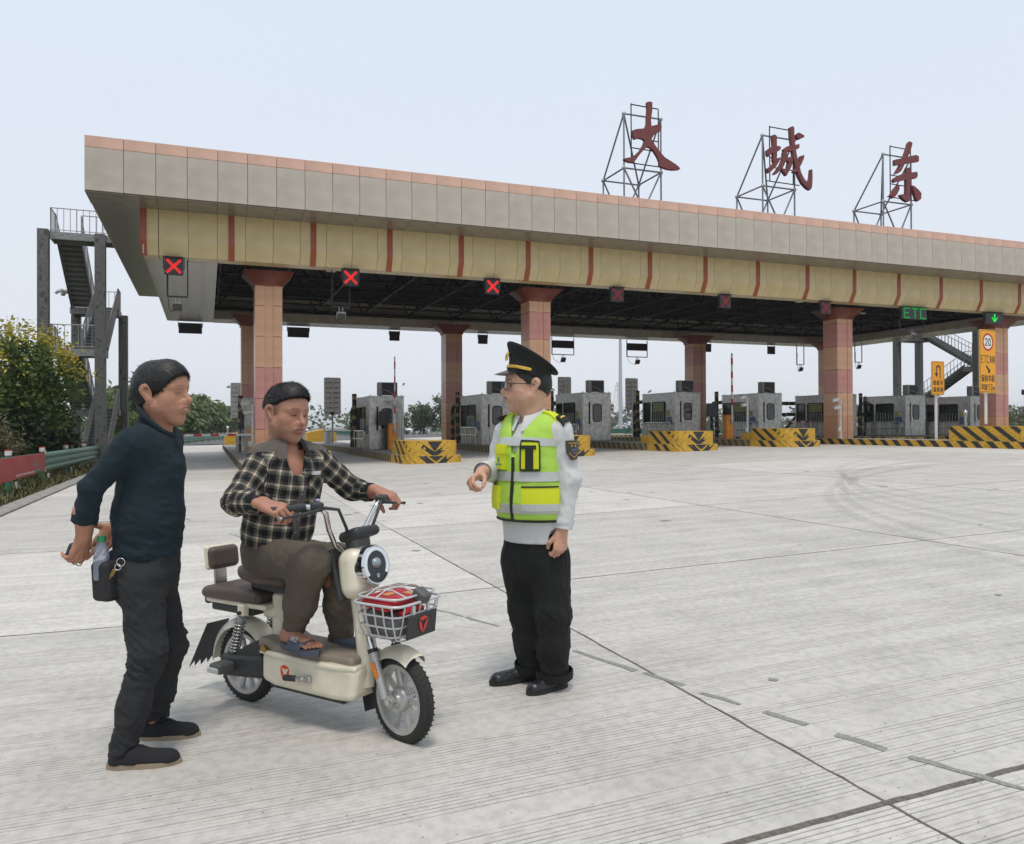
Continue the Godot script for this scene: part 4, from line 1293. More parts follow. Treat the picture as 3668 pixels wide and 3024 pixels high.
# strokes of the lettering, on a 10 x 10 field with y down
const HAN := {
	"超": [[0, 2, 5, 2], [2.5, 0, 2.5, 4.2], [0.3, 4.2, 5, 4.2], [2.8, 4.2, 2.8, 8.5], [2.8, 6.3, 4.6, 6.3], [1, 5, 0.3, 8.6], [0.8, 7.6, 3, 9.2, 10, 9.4], [5.6, 1, 9.4, 1, 9, 4.2, 8.2, 4.2], [7.4, 1, 6.6, 3.4, 5.4, 4.6], [5.8, 5.4, 9.4, 5.4, 9.4, 8, 5.8, 8, 5.8, 5.4]],
	"车": [[1, 1.8, 9, 1.8], [4.6, 0, 2.2, 5, 8.6, 5], [0.2, 7.2, 9.8, 7.2], [5.2, 3, 5.2, 10]],
	"载": [[0.6, 2, 5.6, 2], [3, 0, 3, 3.6], [0, 3.6, 9.8, 3.6], [1.4, 5.4, 5.6, 5.4], [3.2, 4, 1.6, 7, 5.6, 7], [0.4, 8.6, 6, 8.6], [3.6, 5.6, 3.6, 10], [6.8, 0, 7.2, 5, 8.6, 9, 9.8, 9.8, 9.9, 8], [9.2, 4.6, 7.6, 7.6, 6, 9.4], [8.2, 0.6, 9.2, 1.8]],
	"限": [[0.6, 0.6, 0.6, 10], [0.6, 0.8, 3.4, 0.8, 2, 4, 3.2, 5.6, 2.8, 7.4, 1.6, 7.2], [4.8, 0.8, 9, 0.8, 9, 5, 4.8, 5], [4.8, 2.9, 9, 2.9], [4.8, 0.8, 4.8, 9.6, 6.6, 8.6], [9.4, 5.8, 7.2, 7.4], [6.2, 5, 7.4, 7.6, 10, 9.8]],
	"辆": [[0.2, 1.6, 4, 1.6], [2, 0, 0.6, 4.4, 4, 4.4], [2.4, 2.8, 2.4, 10], [0, 7.2, 4.2, 6.8], [4.6, 1.2, 10, 1.2], [5, 3.6, 5, 10], [5, 3.6, 9.6, 3.6, 9.6, 9.4, 8.8, 9.4], [6.7, 1.2, 6.6, 5, 5.6, 7.4], [6.6, 5.2, 7.2, 7], [8.2, 1.2, 8.2, 5, 7.4, 7.4], [8.2, 5.2, 9, 7]],
	"专": [[1.4, 1.8, 8.8, 1.8], [0.2, 4.2, 9.8, 4.2], [5, 0, 3.2, 6, 8, 6, 5.4, 8.6], [3.4, 7.6, 6.4, 10]],
	"用": [[1.6, 0.8, 1.6, 6, 0.4, 9.8], [1.6, 0.8, 9, 0.8, 9, 9.6, 7.8, 9.6], [1.6, 3.6, 9, 3.6], [1.6, 6.4, 9, 6.4], [5.2, 0.8, 5.2, 9.6]],
	"保": [[2.6, 0, 0.2, 4.6], [1.6, 2.8, 1.6, 10], [4, 0.8, 9, 0.8, 9, 4, 4, 4, 4, 0.8], [3, 5.8, 10, 5.8], [6.5, 4, 6.5, 10], [6.3, 6, 3.2, 9.2], [6.7, 6, 9.8, 9]],
	"持": [[0, 2.4, 3.6, 2.4], [2, 0, 2, 9.6, 1, 9.2], [0, 6, 3.8, 4.8], [4.8, 1.8, 9.2, 1.8], [7, 0, 7, 4], [4, 4, 10, 4], [4.2, 6.2, 9.8, 6.2], [8, 4.4, 8, 9.6, 7, 9.4], [5.2, 7.2, 6.4, 8.6]],
	"距": [[0.4, 0.8, 3.8, 0.8, 3.8, 3.6, 0.4, 3.6, 0.4, 0.8], [2.2, 3.6, 2.2, 9], [2.2, 6, 4, 6], [0.6, 5.4, 0.6, 9.2, 4.2, 8.8], [9.8, 1, 5.4, 1, 5.4, 9.4, 9.9, 9.4], [5.4, 3.8, 9.2, 3.8, 9.2, 6.6, 5.4, 6.6]],
	"间": [[1.2, 0, 2.2, 1.4], [0.6, 2.2, 0.6, 10], [3, 1, 9.4, 1, 9.4, 9.6, 8.4, 9.6], [3, 3, 7, 3, 7, 8, 3, 8, 3, 3], [3, 5.5, 7, 5.5]],
	"E": [[8, 0, 1, 0, 1, 10, 8, 10], [1, 5, 7, 5]], "T": [[0, 0, 9, 0], [4.5, 0, 4.5, 10]], "C": [[8.5, 1.6, 6.6, 0, 3, 0, 1, 2, 1, 8, 3, 10, 6.6, 10, 8.5, 8.4]],
	"0": [[5, 0, 7.5, 1, 8.2, 5, 7.5, 9, 5, 10, 2.5, 9, 1.8, 5, 2.5, 1, 5, 0]], "1": [[2.5, 2, 5, 0, 5, 10]], "2": [[1.6, 2.4, 3, 0.4, 6.4, 0.2, 8, 2, 7.6, 4.4, 1.4, 10, 8.4, 10]],
	"m": [[1, 10, 1, 4], [1, 5.4, 3, 4, 5, 5, 5, 10], [5, 5.4, 7, 4, 9, 5, 9, 10]],
	"真": [[1, 1.4, 9, 1.4], [5, 0, 5, 3], [2, 3, 8, 3, 8, 7, 2, 7, 2, 3], [2, 5, 8, 5], [0, 8, 10, 8], [3, 8.4, 1, 10], [7, 8.4, 9, 10]],
	"文": [[5, 0, 5, 2], [0.4, 2.4, 9.6, 2.4], [7.4, 2.6, 5, 7, 0.6, 10], [2.6, 2.6, 5, 7, 9.6, 10]],
	"万": [[0.4, 1, 9.6, 1], [4, 1, 3.4, 6, 0.6, 10], [3.8, 4.2, 8.4, 4.2, 8, 9.6, 6.4, 9.4]],
	"里": [[1.6, 0.6, 8.4, 0.6, 8.4, 5.4, 1.6, 5.4, 1.6, 0.6], [1.6, 3, 8.4, 3], [5, 0.6, 5, 9.6], [1, 7.4, 9, 7.4], [0, 9.7, 10, 9.7]],
	"行": [[3, 0, 0.6, 3], [3.4, 3, 0.2, 6.6], [2, 5, 2, 10], [4.6, 1.4, 9.4, 1.4], [4, 4.2, 10, 4.2], [7.6, 4.2, 7.6, 9.6, 6.4, 9.2]],
	"一": [[0.4, 5, 9.6, 5]]}

func stroke(im: Image, a: Vector2, b: Vector2, w: float, c: Color) -> void:
	var n := maxi(1, int(a.distance_to(b)))
	for i in n + 1:
		var p := a.lerp(b, float(i) / n)
		im.fill_rect(Rect2i(int(p.x - w * 0.5), int(p.y - w * 0.5), maxi(1, int(w)), maxi(1, int(w))), c)

func write(im: Image, s: String, x: float, y: float, w: float, h: float, pen: float, c: Color, gap := 1.18) -> void:
	for ch in s:
		if HAN.has(ch):
			for line in HAN[ch]:
				for i in range(0, line.size() - 2, 2):
					stroke(im, Vector2(x + line[i] * w * 0.1, y + line[i + 1] * h * 0.1), Vector2(x + line[i + 2] * w * 0.1, y + line[i + 3] * h * 0.1), pen, c)
		x += w * gap

func disc(im: Image, cx: float, cy: float, r: float, c: Color) -> void:
	for y in range(int(cy - r), int(cy + r) + 1):
		var k := sqrt(maxf(0.0, r * r - (y - cy) * (y - cy)))
		im.fill_rect(Rect2i(int(cx - k), y, int(2 * k), 1), c)

func print_mat(called: String, im: Image) -> StandardMaterial3D:
	var m := mk(called, Color.WHITE, 0.4)
	m.albedo_texture = tex(im)
	return m

func face(b: MB, w: float, h: float, c: Vector3, flip := false) -> MB:
	var x := Vector3(w * 0.5, 0, 0)
	var y := Vector3(0, h * 0.5, 0)
	b.quad(c - x + y, c + x + y, c + x - y, c - x - y, Vector3(0, 0, 1), Vector2(0, 0), Vector2(1, 0), Vector2(1, 1), Vector2(0, 1))
	return b

func road_sign(p: Vector3, w: float, h: float, y0: float, im: Image, called: String, label: String, turn: float) -> void:
	var t := thing("yellow_sign", label, "traffic sign", p, turn, "yellow lane signs")
	var pan := part(t, "panel", MB.new().prism(rounded(w, h, 0.07), 0.03, at(Vector3(0, y0 + h * 0.5, 0.07))), M.sign_yellow)
	part(pan, "printed_face", face(MB.new(), w - 0.06, h - 0.06, Vector3(0, y0 + h * 0.5, 0.104)), print_mat(called, im))
	part(t, "post", MB.new().cyl(Vector3.ZERO, Vector3(0, y0 + h - 0.2, 0), 0.055, -1.0, 14), M.white_paint)
	for f in [0.25, 0.75]: part(t, "clamp", MB.new().cbox(Vector3(0, y0 + h * f, 0.03), Vector3(0.3, 0.05, 0.07), 0.008), M.sign_back)

func signs() -> void:
	var Y := Color(0.93, 0.64, 0.06)
	var K := Color(0.05, 0.05, 0.05)
	var im := Image.create(320, 560, false, Image.FORMAT_RGB8)
	im.fill(Y)
	for e in [[0, 0, 320, 5], [0, 555, 320, 5], [0, 0, 5, 560], [315, 0, 5, 560]]: im.fill_rect(Rect2i(e[0], e[1], e[2], e[3]), K)
	# U-turn arrow
	var prev := Vector2(215, 275)
	for i in 17:
		var a := PI * i / 16.0
		var q := Vector2(165 + cos(a) * 50, 130 - sin(a) * 60)
		stroke(im, prev, q, 24, K)
		prev = q
	stroke(im, prev, Vector2(115, 200), 24, K)
	for i in 75: im.fill_rect(Rect2i(int(115 - (75 - i) * 0.62), 195 + i, int((75 - i) * 1.24) + 1, 1), K)
	write(im, "超超车", 28, 320, 74, 84, 10, K, 1.28)
	write(im, "载限辆", 28, 440, 74, 84, 10, K, 1.28)
	road_sign(Vector3(27.5, gy(28) + 0.26, -23.7), 0.8, 1.36, 1.82, im, "print_uturn", "small yellow sign with black U-turn arrow and two rows of characters", 0.12)
	im = Image.create(330, 800, false, Image.FORMAT_RGB8)
	im.fill(Y)
	for e in [[0, 0, 330, 5], [0, 795, 330, 5], [0, 0, 5, 800], [325, 0, 5, 800]]: im.fill_rect(Rect2i(e[0], e[1], e[2], e[3]), K)
	disc(im, 165, 150, 116, Color(0.72, 0.10, 0.09))
	disc(im, 165, 150, 90, Color(0.92, 0.92, 0.9))
	write(im, "20", 100, 105, 62, 90, 13, K, 1.1)
	write(im, "ETC专用", 18, 330, 55, 92, 10, K, 1.08)
	stroke(im, Vector2(130, 465), Vector2(185, 520), 22, K)
	for i in 50: im.fill_rect(Rect2i(150 + i, 550 - i, 50 - i + 8, 2), K)
	write(im, "保持车距", 22, 580, 64, 88, 10, K, 1.14)
	write(im, "间距", 22, 700, 64, 78, 9, K, 1.12)
	write(im, "10", 165, 700, 46, 78, 11, K, 1.1)
	write(im, "m", 270, 720, 40, 56, 9, K, 1.1)
	road_sign(Vector3(28.0, gy(28) + 0.9, -21.9), 1.04, 2.42, 1.2, im, "print_speed", "tall yellow sign with red-ringed 20, ETC and spacing text", 0.12)
func rail_run(t: Node3D, a: Vector3, b: Vector3, step: float, m: Material) -> void:
	var r := MB.new()
	var up := Vector3(0, 1.0, 0)
	r.cyl(a + up, b + up, 0.022, -1.0, 8)
	r.cyl(a + up * 0.08, b + up * 0.08, 0.016, -1.0, 6)
	var n := maxi(1, int((b - a).length() / step))
	for i in n + 1:
		var p := a.lerp(b, float(i) / n)
		r.cyl(p, p + up, 0.013 if i % 4 else 0.02, -1.0, 6)
	part(t, "railing", r, m)

func flight(t: Node3D, a: Vector3, b: Vector3, w: float) -> void:      # a is the foot's left edge line centre, b the head's
	var n := 14
	var s := part(t, "stair_flight", MB.new().bar(a + Vector3(-w * 0.5, 0.02, 0), b + Vector3(-w * 0.5, 0.02, 0), 0.26, 0.05).bar(a + Vector3(w * 0.5, 0.02, 0), b + Vector3(w * 0.5, 0.02, 0), 0.26, 0.05), M.steel_grey)
	var run := (b - a) / n
	var tread := bxm(Vector3(snappedf(w - 0.06, 0.001), 0.03, snappedf(absf(run.z) + 0.03, 0.001)), 0.004)
	for i in n:
		var p := a + run * (i + 0.5) + Vector3(0, run.y * 0.5, 0)
		part(s, "tread", tread, M.steel_worn, at(p))
		part(s, "riser", bxm(Vector3(snappedf(w - 0.06, 0.001), snappedf(absf(run.y) - 0.02, 0.001), 0.012)), M.steel_grey, at(p + Vector3(0, -absf(run.y) * 0.5, -run.z * 0.5)))

func deck(t: Node3D, x0: float, x1: float, z0: float, z1: float, y: float) -> void:
	var b := MB.new()
	b.box(Vector3((x0 + x1) * 0.5, y - 0.02, (z0 + z1) * 0.5), Vector3(x1 - x0 - 0.02, 0.04, absf(z1 - z0) - 0.02))
	part(t, "landing", b, M.steel_grey)
	var e := MB.new()
	for z in [z0, z1]: e.bar(Vector3(x0, y - 0.17, z), Vector3(x1, y - 0.17, z), 0.3, 0.1)
	for x in [x0 + 0.05, x1 - 0.05]: e.bar(Vector3(x, y - 0.175, z0 - 0.06), Vector3(x, y - 0.175, z1 + 0.06), 0.28, 0.08)
	part(t, "edge_beam", e, M.steel_worn)

func stair_tower(p: Vector3, label: String) -> void:
	var t := thing("staircase_tower", label, "staircase", p)
	var run := 5.2
	var h := 2.47
	for q in [[0.18, 0.16, 9.9], [2.32, 0.16, 9.85], [0.5, -run - 1.3, 7.2], [2.62, -run - 1.3, 7.25]]:
		part(t, "post", MB.new().cbox(Vector3(q[0], q[2] * 0.5 - 0.15, q[1]), Vector3(0.42, q[2] + 0.3, 0.4), 0.012), M.steel_post)
	var lx := 0.95
	var rx := 2.0
	for k in 2:
		var y0 := k * 2.0 * h
		# lower half: from the ground side up to the rear landing on the right, then back to the front on the left
		flight(t, Vector3(rx, y0, -1.0), Vector3(rx, y0 + h, -run), 0.92)
		flight(t, Vector3(lx, y0 + h, -run), Vector3(lx, y0 + 2 * h, -1.0), 0.92)
		deck(t, 0.4, 2.55, -run, -run - 1.15, y0 + h)
		deck(t, 0.38, 2.5 if k == 0 else 3.6, 0.0, -1.0, y0 + 2 * h)
		rail_run(t, Vector3(0.42, y0 + 2 * h, 0.0), Vector3(2.5 if k == 0 else 3.6, y0 + 2 * h, 0.0), 0.24, M.rail_grey)
		rail_run(t, Vector3(0.42, y0 + 2 * h, 0.0), Vector3(0.42, y0 + 2 * h, -1.0), 0.24, M.rail_grey)
		rail_run(t, Vector3(0.42, y0 + h, -run - 1.1), Vector3(2.5, y0 + h, -run - 1.1), 0.24, M.rail_grey)
		rail_run(t, Vector3(2.5, y0 + h, -run), Vector3(2.5, y0 + h, -run - 1.1), 0.24, M.rail_grey)
		for x in [1.5, 2.48]: rail_run(t, Vector3(x, y0 + 0.1, -1.0), Vector3(x, y0 + h, -run), 0.3, M.rail_grey)
		for x in [0.45, 1.44]: rail_run(t, Vector3(x, y0 + h, -run), Vector3(x, y0 + 2 * h, -1.0), 0.3, M.rail_grey)
	rail_run(t, Vector3(1.5, 4 * h, -1.0), Vector3(2.6, 4 * h, -1.0), 0.24, M.rail_grey)

func rail_path(P: Array, label: String, first := 0.0, banner := false) -> void:
	# corrugated three-wave guard rail: each beam and each post a part
	var t := thing("guard_rail", label, "guard rail", Vector3.ZERO, 0.0, "green steel guard rails")
	var L := 0.0
	for i in P.size() - 1: L += (P[i + 1] - P[i]).length()
	var wave := [Vector2(-0.01, 0.21), Vector2(0.05, 0.265), Vector2(0.055, 0.33), Vector2(0.0, 0.38), Vector2(0.0, 0.405), Vector2(0.055, 0.45), Vector2(0.055, 0.53), Vector2(0.0, 0.575), Vector2(0.0, 0.6), Vector2(0.055, 0.65), Vector2(0.05, 0.715), Vector2(-0.01, 0.77)]
	var sample := func(s: float) -> Vector3:
		var l := 0.0
		for i in P.size() - 1:
			var d: float = (P[i + 1] - P[i]).length()
			if l + d >= s or i == P.size() - 2: return (P[i] as Vector3).lerp(P[i + 1], (s - l) / d)
			l += d
		return P[-1]
	var s := first
	var k := 0
	var pitch := 4.2
	while s < L and k < 60:
		var a: Vector3 = sample.call(s)
		var e: Vector3 = sample.call(minf(s + pitch, L))
		var d := (e - a)
		if d.length() < 0.5: break
		d = d.normalized()
		var n := Vector3(-d.z, 0, d.x)      # towards the road
		var b := MB.new()
		for i in wave.size() - 1:
			var q0: Vector2 = wave[i]
			var q1: Vector2 = wave[i + 1]
			var nn := (n * (q1.y - q0.y) + Vector3.UP * (q0.x - q1.x)).normalized()
			var lap := d * 0.08
			b.quad(a - lap + n * (q0.x + 0.004 * (k % 2)) + Vector3(0, q0.y, 0), e + lap + n * (q0.x + 0.004 * (k % 2)) + Vector3(0, q0.y, 0), e + lap + n * (q1.x + 0.004 * (k % 2)) + Vector3(0, q1.y, 0), a - lap + n * (q1.x + 0.004 * (k % 2)) + Vector3(0, q1.y, 0), nn)
		var beam := part(t, "beam", b, M.rail_green)
		for y in [0.3, 0.5, 0.69]: part(beam, "bolt", MB.new().ball(a + d * 0.05 + n * 0.06 + Vector3(0, y, 0), 0.018, 6, 4), M.galv)
		var post := part(t, "post", MB.new().cyl(a - n * 0.14 + Vector3(0, -0.3, 0), a - n * 0.14 + Vector3(0, 0.8, 0), 0.07, -1.0, 12), M.rail_green)
		part(post, "spacer", MB.new().cbox(a - n * 0.06 + Vector3(0, 0.49, 0), Vector3(0.12, 0.3, 0.12), 0.01), M.rail_green)
		part(post, "white_cap", MB.new().cyl(a - n * 0.14 + Vector3(0, 0.79, 0), a - n * 0.14 + Vector3(0, 0.9, 0), 0.078, -1.0, 12), M.white_paint)
		part(post, "red_lid", MB.new().cyl(a - n * 0.14 + Vector3(0, 0.9, 0), a - n * 0.14 + Vector3(0, 0.925, 0), 0.08, -1.0, 12), M.red_paint)
		part(post, "reflector", MB.new().cbox(a + n * 0.02 + Vector3(0, 0.06, 0), Vector3(0.05, 0.2, 0.05), 0.01), M.white_paint)
		s += pitch
		k += 1

func banner() -> void:
	var t := thing("banner", "red cloth banner with white characters tied along the green guard rail", "banner", Vector3(-4.3, 0, -23.0))
	var b := MB.new()
	var n := 40
	var L := 14.0
	for i in n + 1:
		var z := L - 2.55 - L * i / n
		for j in 5:
			var y := lerpf(0.76, 0.22, j / 4.0)
			var w := 0.075 + 0.012 * sin(z * 3.1 + j) + 0.02 * sin(z * 0.9) * (j / 4.0)
			b.v(Vector3(w, y + 0.006 * sin(z * 2.0), z), Vector3(1, 0, 0.05 * cos(z * 3.1 + j)).normalized(), Vector2(1.0 - float(i) / n, j / 4.0))
	for i in n:
		for j in 4:
			var q := i * 5 + j
			b.t(q, q + 1, q + 6); b.t(q, q + 6, q + 5)
	var im := Image.create(2048, 96, false, Image.FORMAT_RGB8)
	im.fill(Color(0.66, 0.14, 0.13))
	var wh := Color(0.9, 0.82, 0.82)
	var txt := "真文万里行一行文里车一真里文行万真文里行"
	write(im, txt, 60, 18, 44, 50, 5, wh, 1.22)
	var r := RandomNumberGenerator.new()
	r.seed = 3
	for k in 40: im.fill_rect(Rect2i(1500 + k * 11, 78, 8, 9), wh if r.randf() < 0.8 else Color(0.75, 0.3, 0.3))
	im.flip_x()
	part(t, "cloth", b, print_mat("print_banner", im))
	for z in [8.9, -2.6]: part(t, "tie", MB.new().tube([Vector3(0.08, 0.8, z), Vector3(0.0, 0.5, z), Vector3(0.08, 0.2, z)], [0.012], 5), M.white_paint)

func leaf_mat(called: String, c: Color) -> StandardMaterial3D:
	var m := mk(called, c, 0.6)
	m.vertex_color_use_as_albedo = true
	m.backlight_enabled = true
	m.backlight = c.darkened(0.4)
	return m

func leafy(clumps: Array, per: int, spread: float, size: float, elong: float, droop: float, vary: float, tints: Array) -> MB:
	var b := MB.new()
	b.coloured = true
	for c in clumps:
		var sp: float = spread * c[1]
		var tint: Color = tints[rng.randi() % tints.size()]
		for i in int(per * c[1] * c[1]):
			var o := Vector3(rng.randfn(), rng.randfn(), rng.randfn()) * 0.45
			var p: Vector3 = c[0] + o * sp
			var dir := (Vector3(rng.randfn(), rng.randfn() * 0.6 - droop, rng.randfn()) + o * 0.6).normalized()
			var side := dir.cross(Vector3(rng.randfn(), rng.randfn(), rng.randfn())).normalized()
			var s := size * rng.randf_range(0.6, 1.3)
			var l := dir * s * elong
			var w := side * s * 0.5
			var n := dir.cross(side)
			if n.y < 0.0: n = -n
			var f := rng.randf_range(1.0 - vary, 1.0 + vary)
			b.col = Color(tint.r * f, tint.g * f, tint.b * f)
			var k := b.V.size()
			b.v(p, n); b.v(p + l * 0.45 + w, (n + side * 0.3).normalized()); b.v(p + l, n); b.v(p + l * 0.45 - w, (n - side * 0.3).normalized())
			b.t(k, k + 1, k + 2); b.t(k, k + 2, k + 3)
	return b

func crown_points(c: Vector3, r: Vector3, n: int, fill := 0.35) -> Array:
	var a := []
	for i in n:
		var d := Vector3(rng.randfn(), rng.randfn(), rng.randfn()).normalized()
		var f := pow(rng.randf(), fill)
		a.append([c + d * r * f * rng.randf_range(0.75, 1.1), rng.randf_range(0.7, 1.3)])
	return a

func limbs(h: float, r: float, n: int, spread: float, lean := Vector3.ZERO) -> MB:
	var b := MB.new()
	b.tube([Vector3(0, -0.2, 0), Vector3(0.02, h * 0.25, 0.03) + lean * 0.2, Vector3(-0.03, h * 0.5, 0.02) + lean * 0.5, Vector3(0, h * 0.8, 0) + lean], [r, r * 0.8, r * 0.6, r * 0.25], 8)
	for i in n:
		var a := TAU * i / n + rng.randf()
		var y := h * rng.randf_range(0.2, 0.55)
		var e := Vector3(cos(a) * spread * rng.randf_range(0.5, 1.0), y + h * rng.randf_range(0.2, 0.45), sin(a) * spread * rng.randf_range(0.5, 1.0))
		b.tube([Vector3(0, y, 0) + lean * 0.4, Vector3(e.x * 0.5, lerpf(y, e.y, 0.45), e.z * 0.5), e], [r * 0.45, r * 0.3, r * 0.08], 6)
	return b

func tree(called: String, p: Vector3, h: float, rad: Vector3, n: int, per: int, size: float, m: Material, label: String, group: String, tints: Array, elong := 1.6, droop := 0.2, fill := 0.35, cy := 0.6) -> Node3D:
	var t := thing(called, label, "tree", p, rng.randf() * TAU, group)
	part(t, "trunk", limbs(h, maxf(0.05, h * 0.016), 7, rad.x * 0.8), M.bark)
	part(t, "crown", leafy(crown_points(Vector3(0, h * cy, 0), rad, n, fill), per, maxf(0.35, rad.x * 0.22), size, elong, droop, 0.3, tints), m)
	return t

func car(p: Vector3, turn: float, label: String) -> void:
	var t := thing("white_car", label, "car", p, turn, "white cars on the far road")
	# side outline extruded across, nose towards +x
	var side := PackedVector2Array([Vector2(-2.2, 0.35), Vector2(-2.25, 0.75), Vector2(-2.15, 0.98), Vector2(-1.2, 1.02), Vector2(1.0, 0.98), Vector2(2.0, 0.82), Vector2(2.25, 0.62), Vector2(2.25, 0.35), Vector2(1.9, 0.28), Vector2(-1.9, 0.28)])
	part(t, "body", MB.new().prism(side, 1.76, at(Vector3(0, 0, -0.88))), M.car_white)
	var cab := PackedVector2Array([Vector2(-1.95, 1.0), Vector2(-1.6, 1.42), Vector2(-0.9, 1.52), Vector2(0.1, 1.5), Vector2(0.55, 1.35), Vector2(1.15, 0.99)])
	var cb := part(t, "cabin", MB.new().prism(cab, 1.5, at(Vector3(0, 0, -0.75))), M.car_white)
	var wn := PackedVector2Array([Vector2(-1.6, 1.03), Vector2(-1.35, 1.36), Vector2(-0.8, 1.45), Vector2(0.05, 1.43), Vector2(0.42, 1.3), Vector2(0.82, 1.03)])
	for s in [-0.758, 0.75]: part(cb, "side_window", MB.new().prism(wn, 0.008, at(Vector3(0, 0, s))), M.car_glass)
	part(cb, "windscreen", MB.new().quad_box(Vector3(0.60, 1.33, 0), Vector3(1.10, 1.03, 0), 1.3), M.car_glass)
	part(cb, "rear_window", MB.new().quad_box(Vector3(-1.9, 1.08, 0), Vector3(-1.62, 1.38, 0), 1.3), M.car_glass)
	for x in [-1.4, 1.42]:
		for z in [-0.8, 0.8]:
			var wl := part(t, "wheel", MB.new().cyl(Vector3(x, 0.32, z - 0.1), Vector3(x, 0.32, z + 0.1), 0.32, -1.0, 18), M.rubber)
			part(wl, "rim", MB.new().cyl(Vector3(x, 0.32, z - 0.104), Vector3(x, 0.32, z + 0.104), 0.2, -1.0, 14), M.galv)
	for z in [-0.62, 0.62]: part(t, "headlight", MB.new().cbox(Vector3(2.2, 0.7, z), Vector3(0.16, 0.14, 0.36), 0.03), M.chrome)
	part(t, "grille", MB.new().cbox(Vector3(2.24, 0.56, 0), Vector3(0.05, 0.22, 0.9), 0.02), M.black)
	for z in [-0.7, 0.7]: part(t, "tail_light", MB.new().cbox(Vector3(-2.2, 0.85, z), Vector3(0.1, 0.14, 0.3), 0.03), M.red_paint)

func mast(p: Vector3, h: float, label: String) -> void:
	var t := thing("light_mast", label, "light mast", p, 0.0, "tall floodlight masts beyond the plaza")
	part(t, "pole", MB.new().cyl(Vector3.ZERO, Vector3(0, h, 0), 0.3, 0.16, 14), M.mast_grey)
	part(t, "ring", MB.new().cyl(Vector3(0, h - 0.9, 0), Vector3(0, h - 0.2, 0), 0.5, 0.5, 12).cyl(Vector3(0, h - 0.25, 0), Vector3(0, h - 0.1, 0), 1.5, -1.0, 16), M.mast_grey)
	for i in 8:
		var a := TAU * i / 8
		part(t, "floodlight", MB.new().cbox(Vector3(cos(a) * 1.7, h - 0.25, sin(a) * 1.7), Vector3(0.6, 0.28, 0.5), 0.04, Basis(Vector3.UP, -a) * Basis(Vector3(0, 0, 1), -0.7)), M.mast_lamp)

func lattice(p: Vector3, h: float, w: float, label: String) -> void:
	var t := thing("lattice_tower", label, "pylon", p, 0.4, "distant lattice towers")
	for sx in [-1.0, 1.0]:
		for sz in [-1.0, 1.0]:
			part(t, "leg", MB.new().bar(Vector3(sx * w, 0, sz * w), Vector3(sx * w * 0.15, h, sz * w * 0.15), 0.22, 0.22), M.mast_grey)
	var b := MB.new()
	for i in 8:
		var f0 := i / 8.0
		var f1 := (i + 1) / 8.0
		var w0 := lerpf(w, w * 0.15, f0)
		var w1 := lerpf(w, w * 0.15, f1)
		for sz in [-1.0, 1.0]:
			b.bar(Vector3(-w0, h * f0, sz * w0), Vector3(w1, h * f1, sz * w1), 0.12, 0.12)
			b.bar(Vector3(w0, h * f0, sz * w0), Vector3(-w1, h * f1, sz * w1), 0.12, 0.12)
	part(t, "lacing", b, M.mast_grey)
	for y in [0.82, 0.9]: part(t, "cross_arm", MB.new().bar(Vector3(-w * 0.9, h * y, 0), Vector3(w * 0.9, h * y, 0), 0.3, 0.3), M.mast_grey)

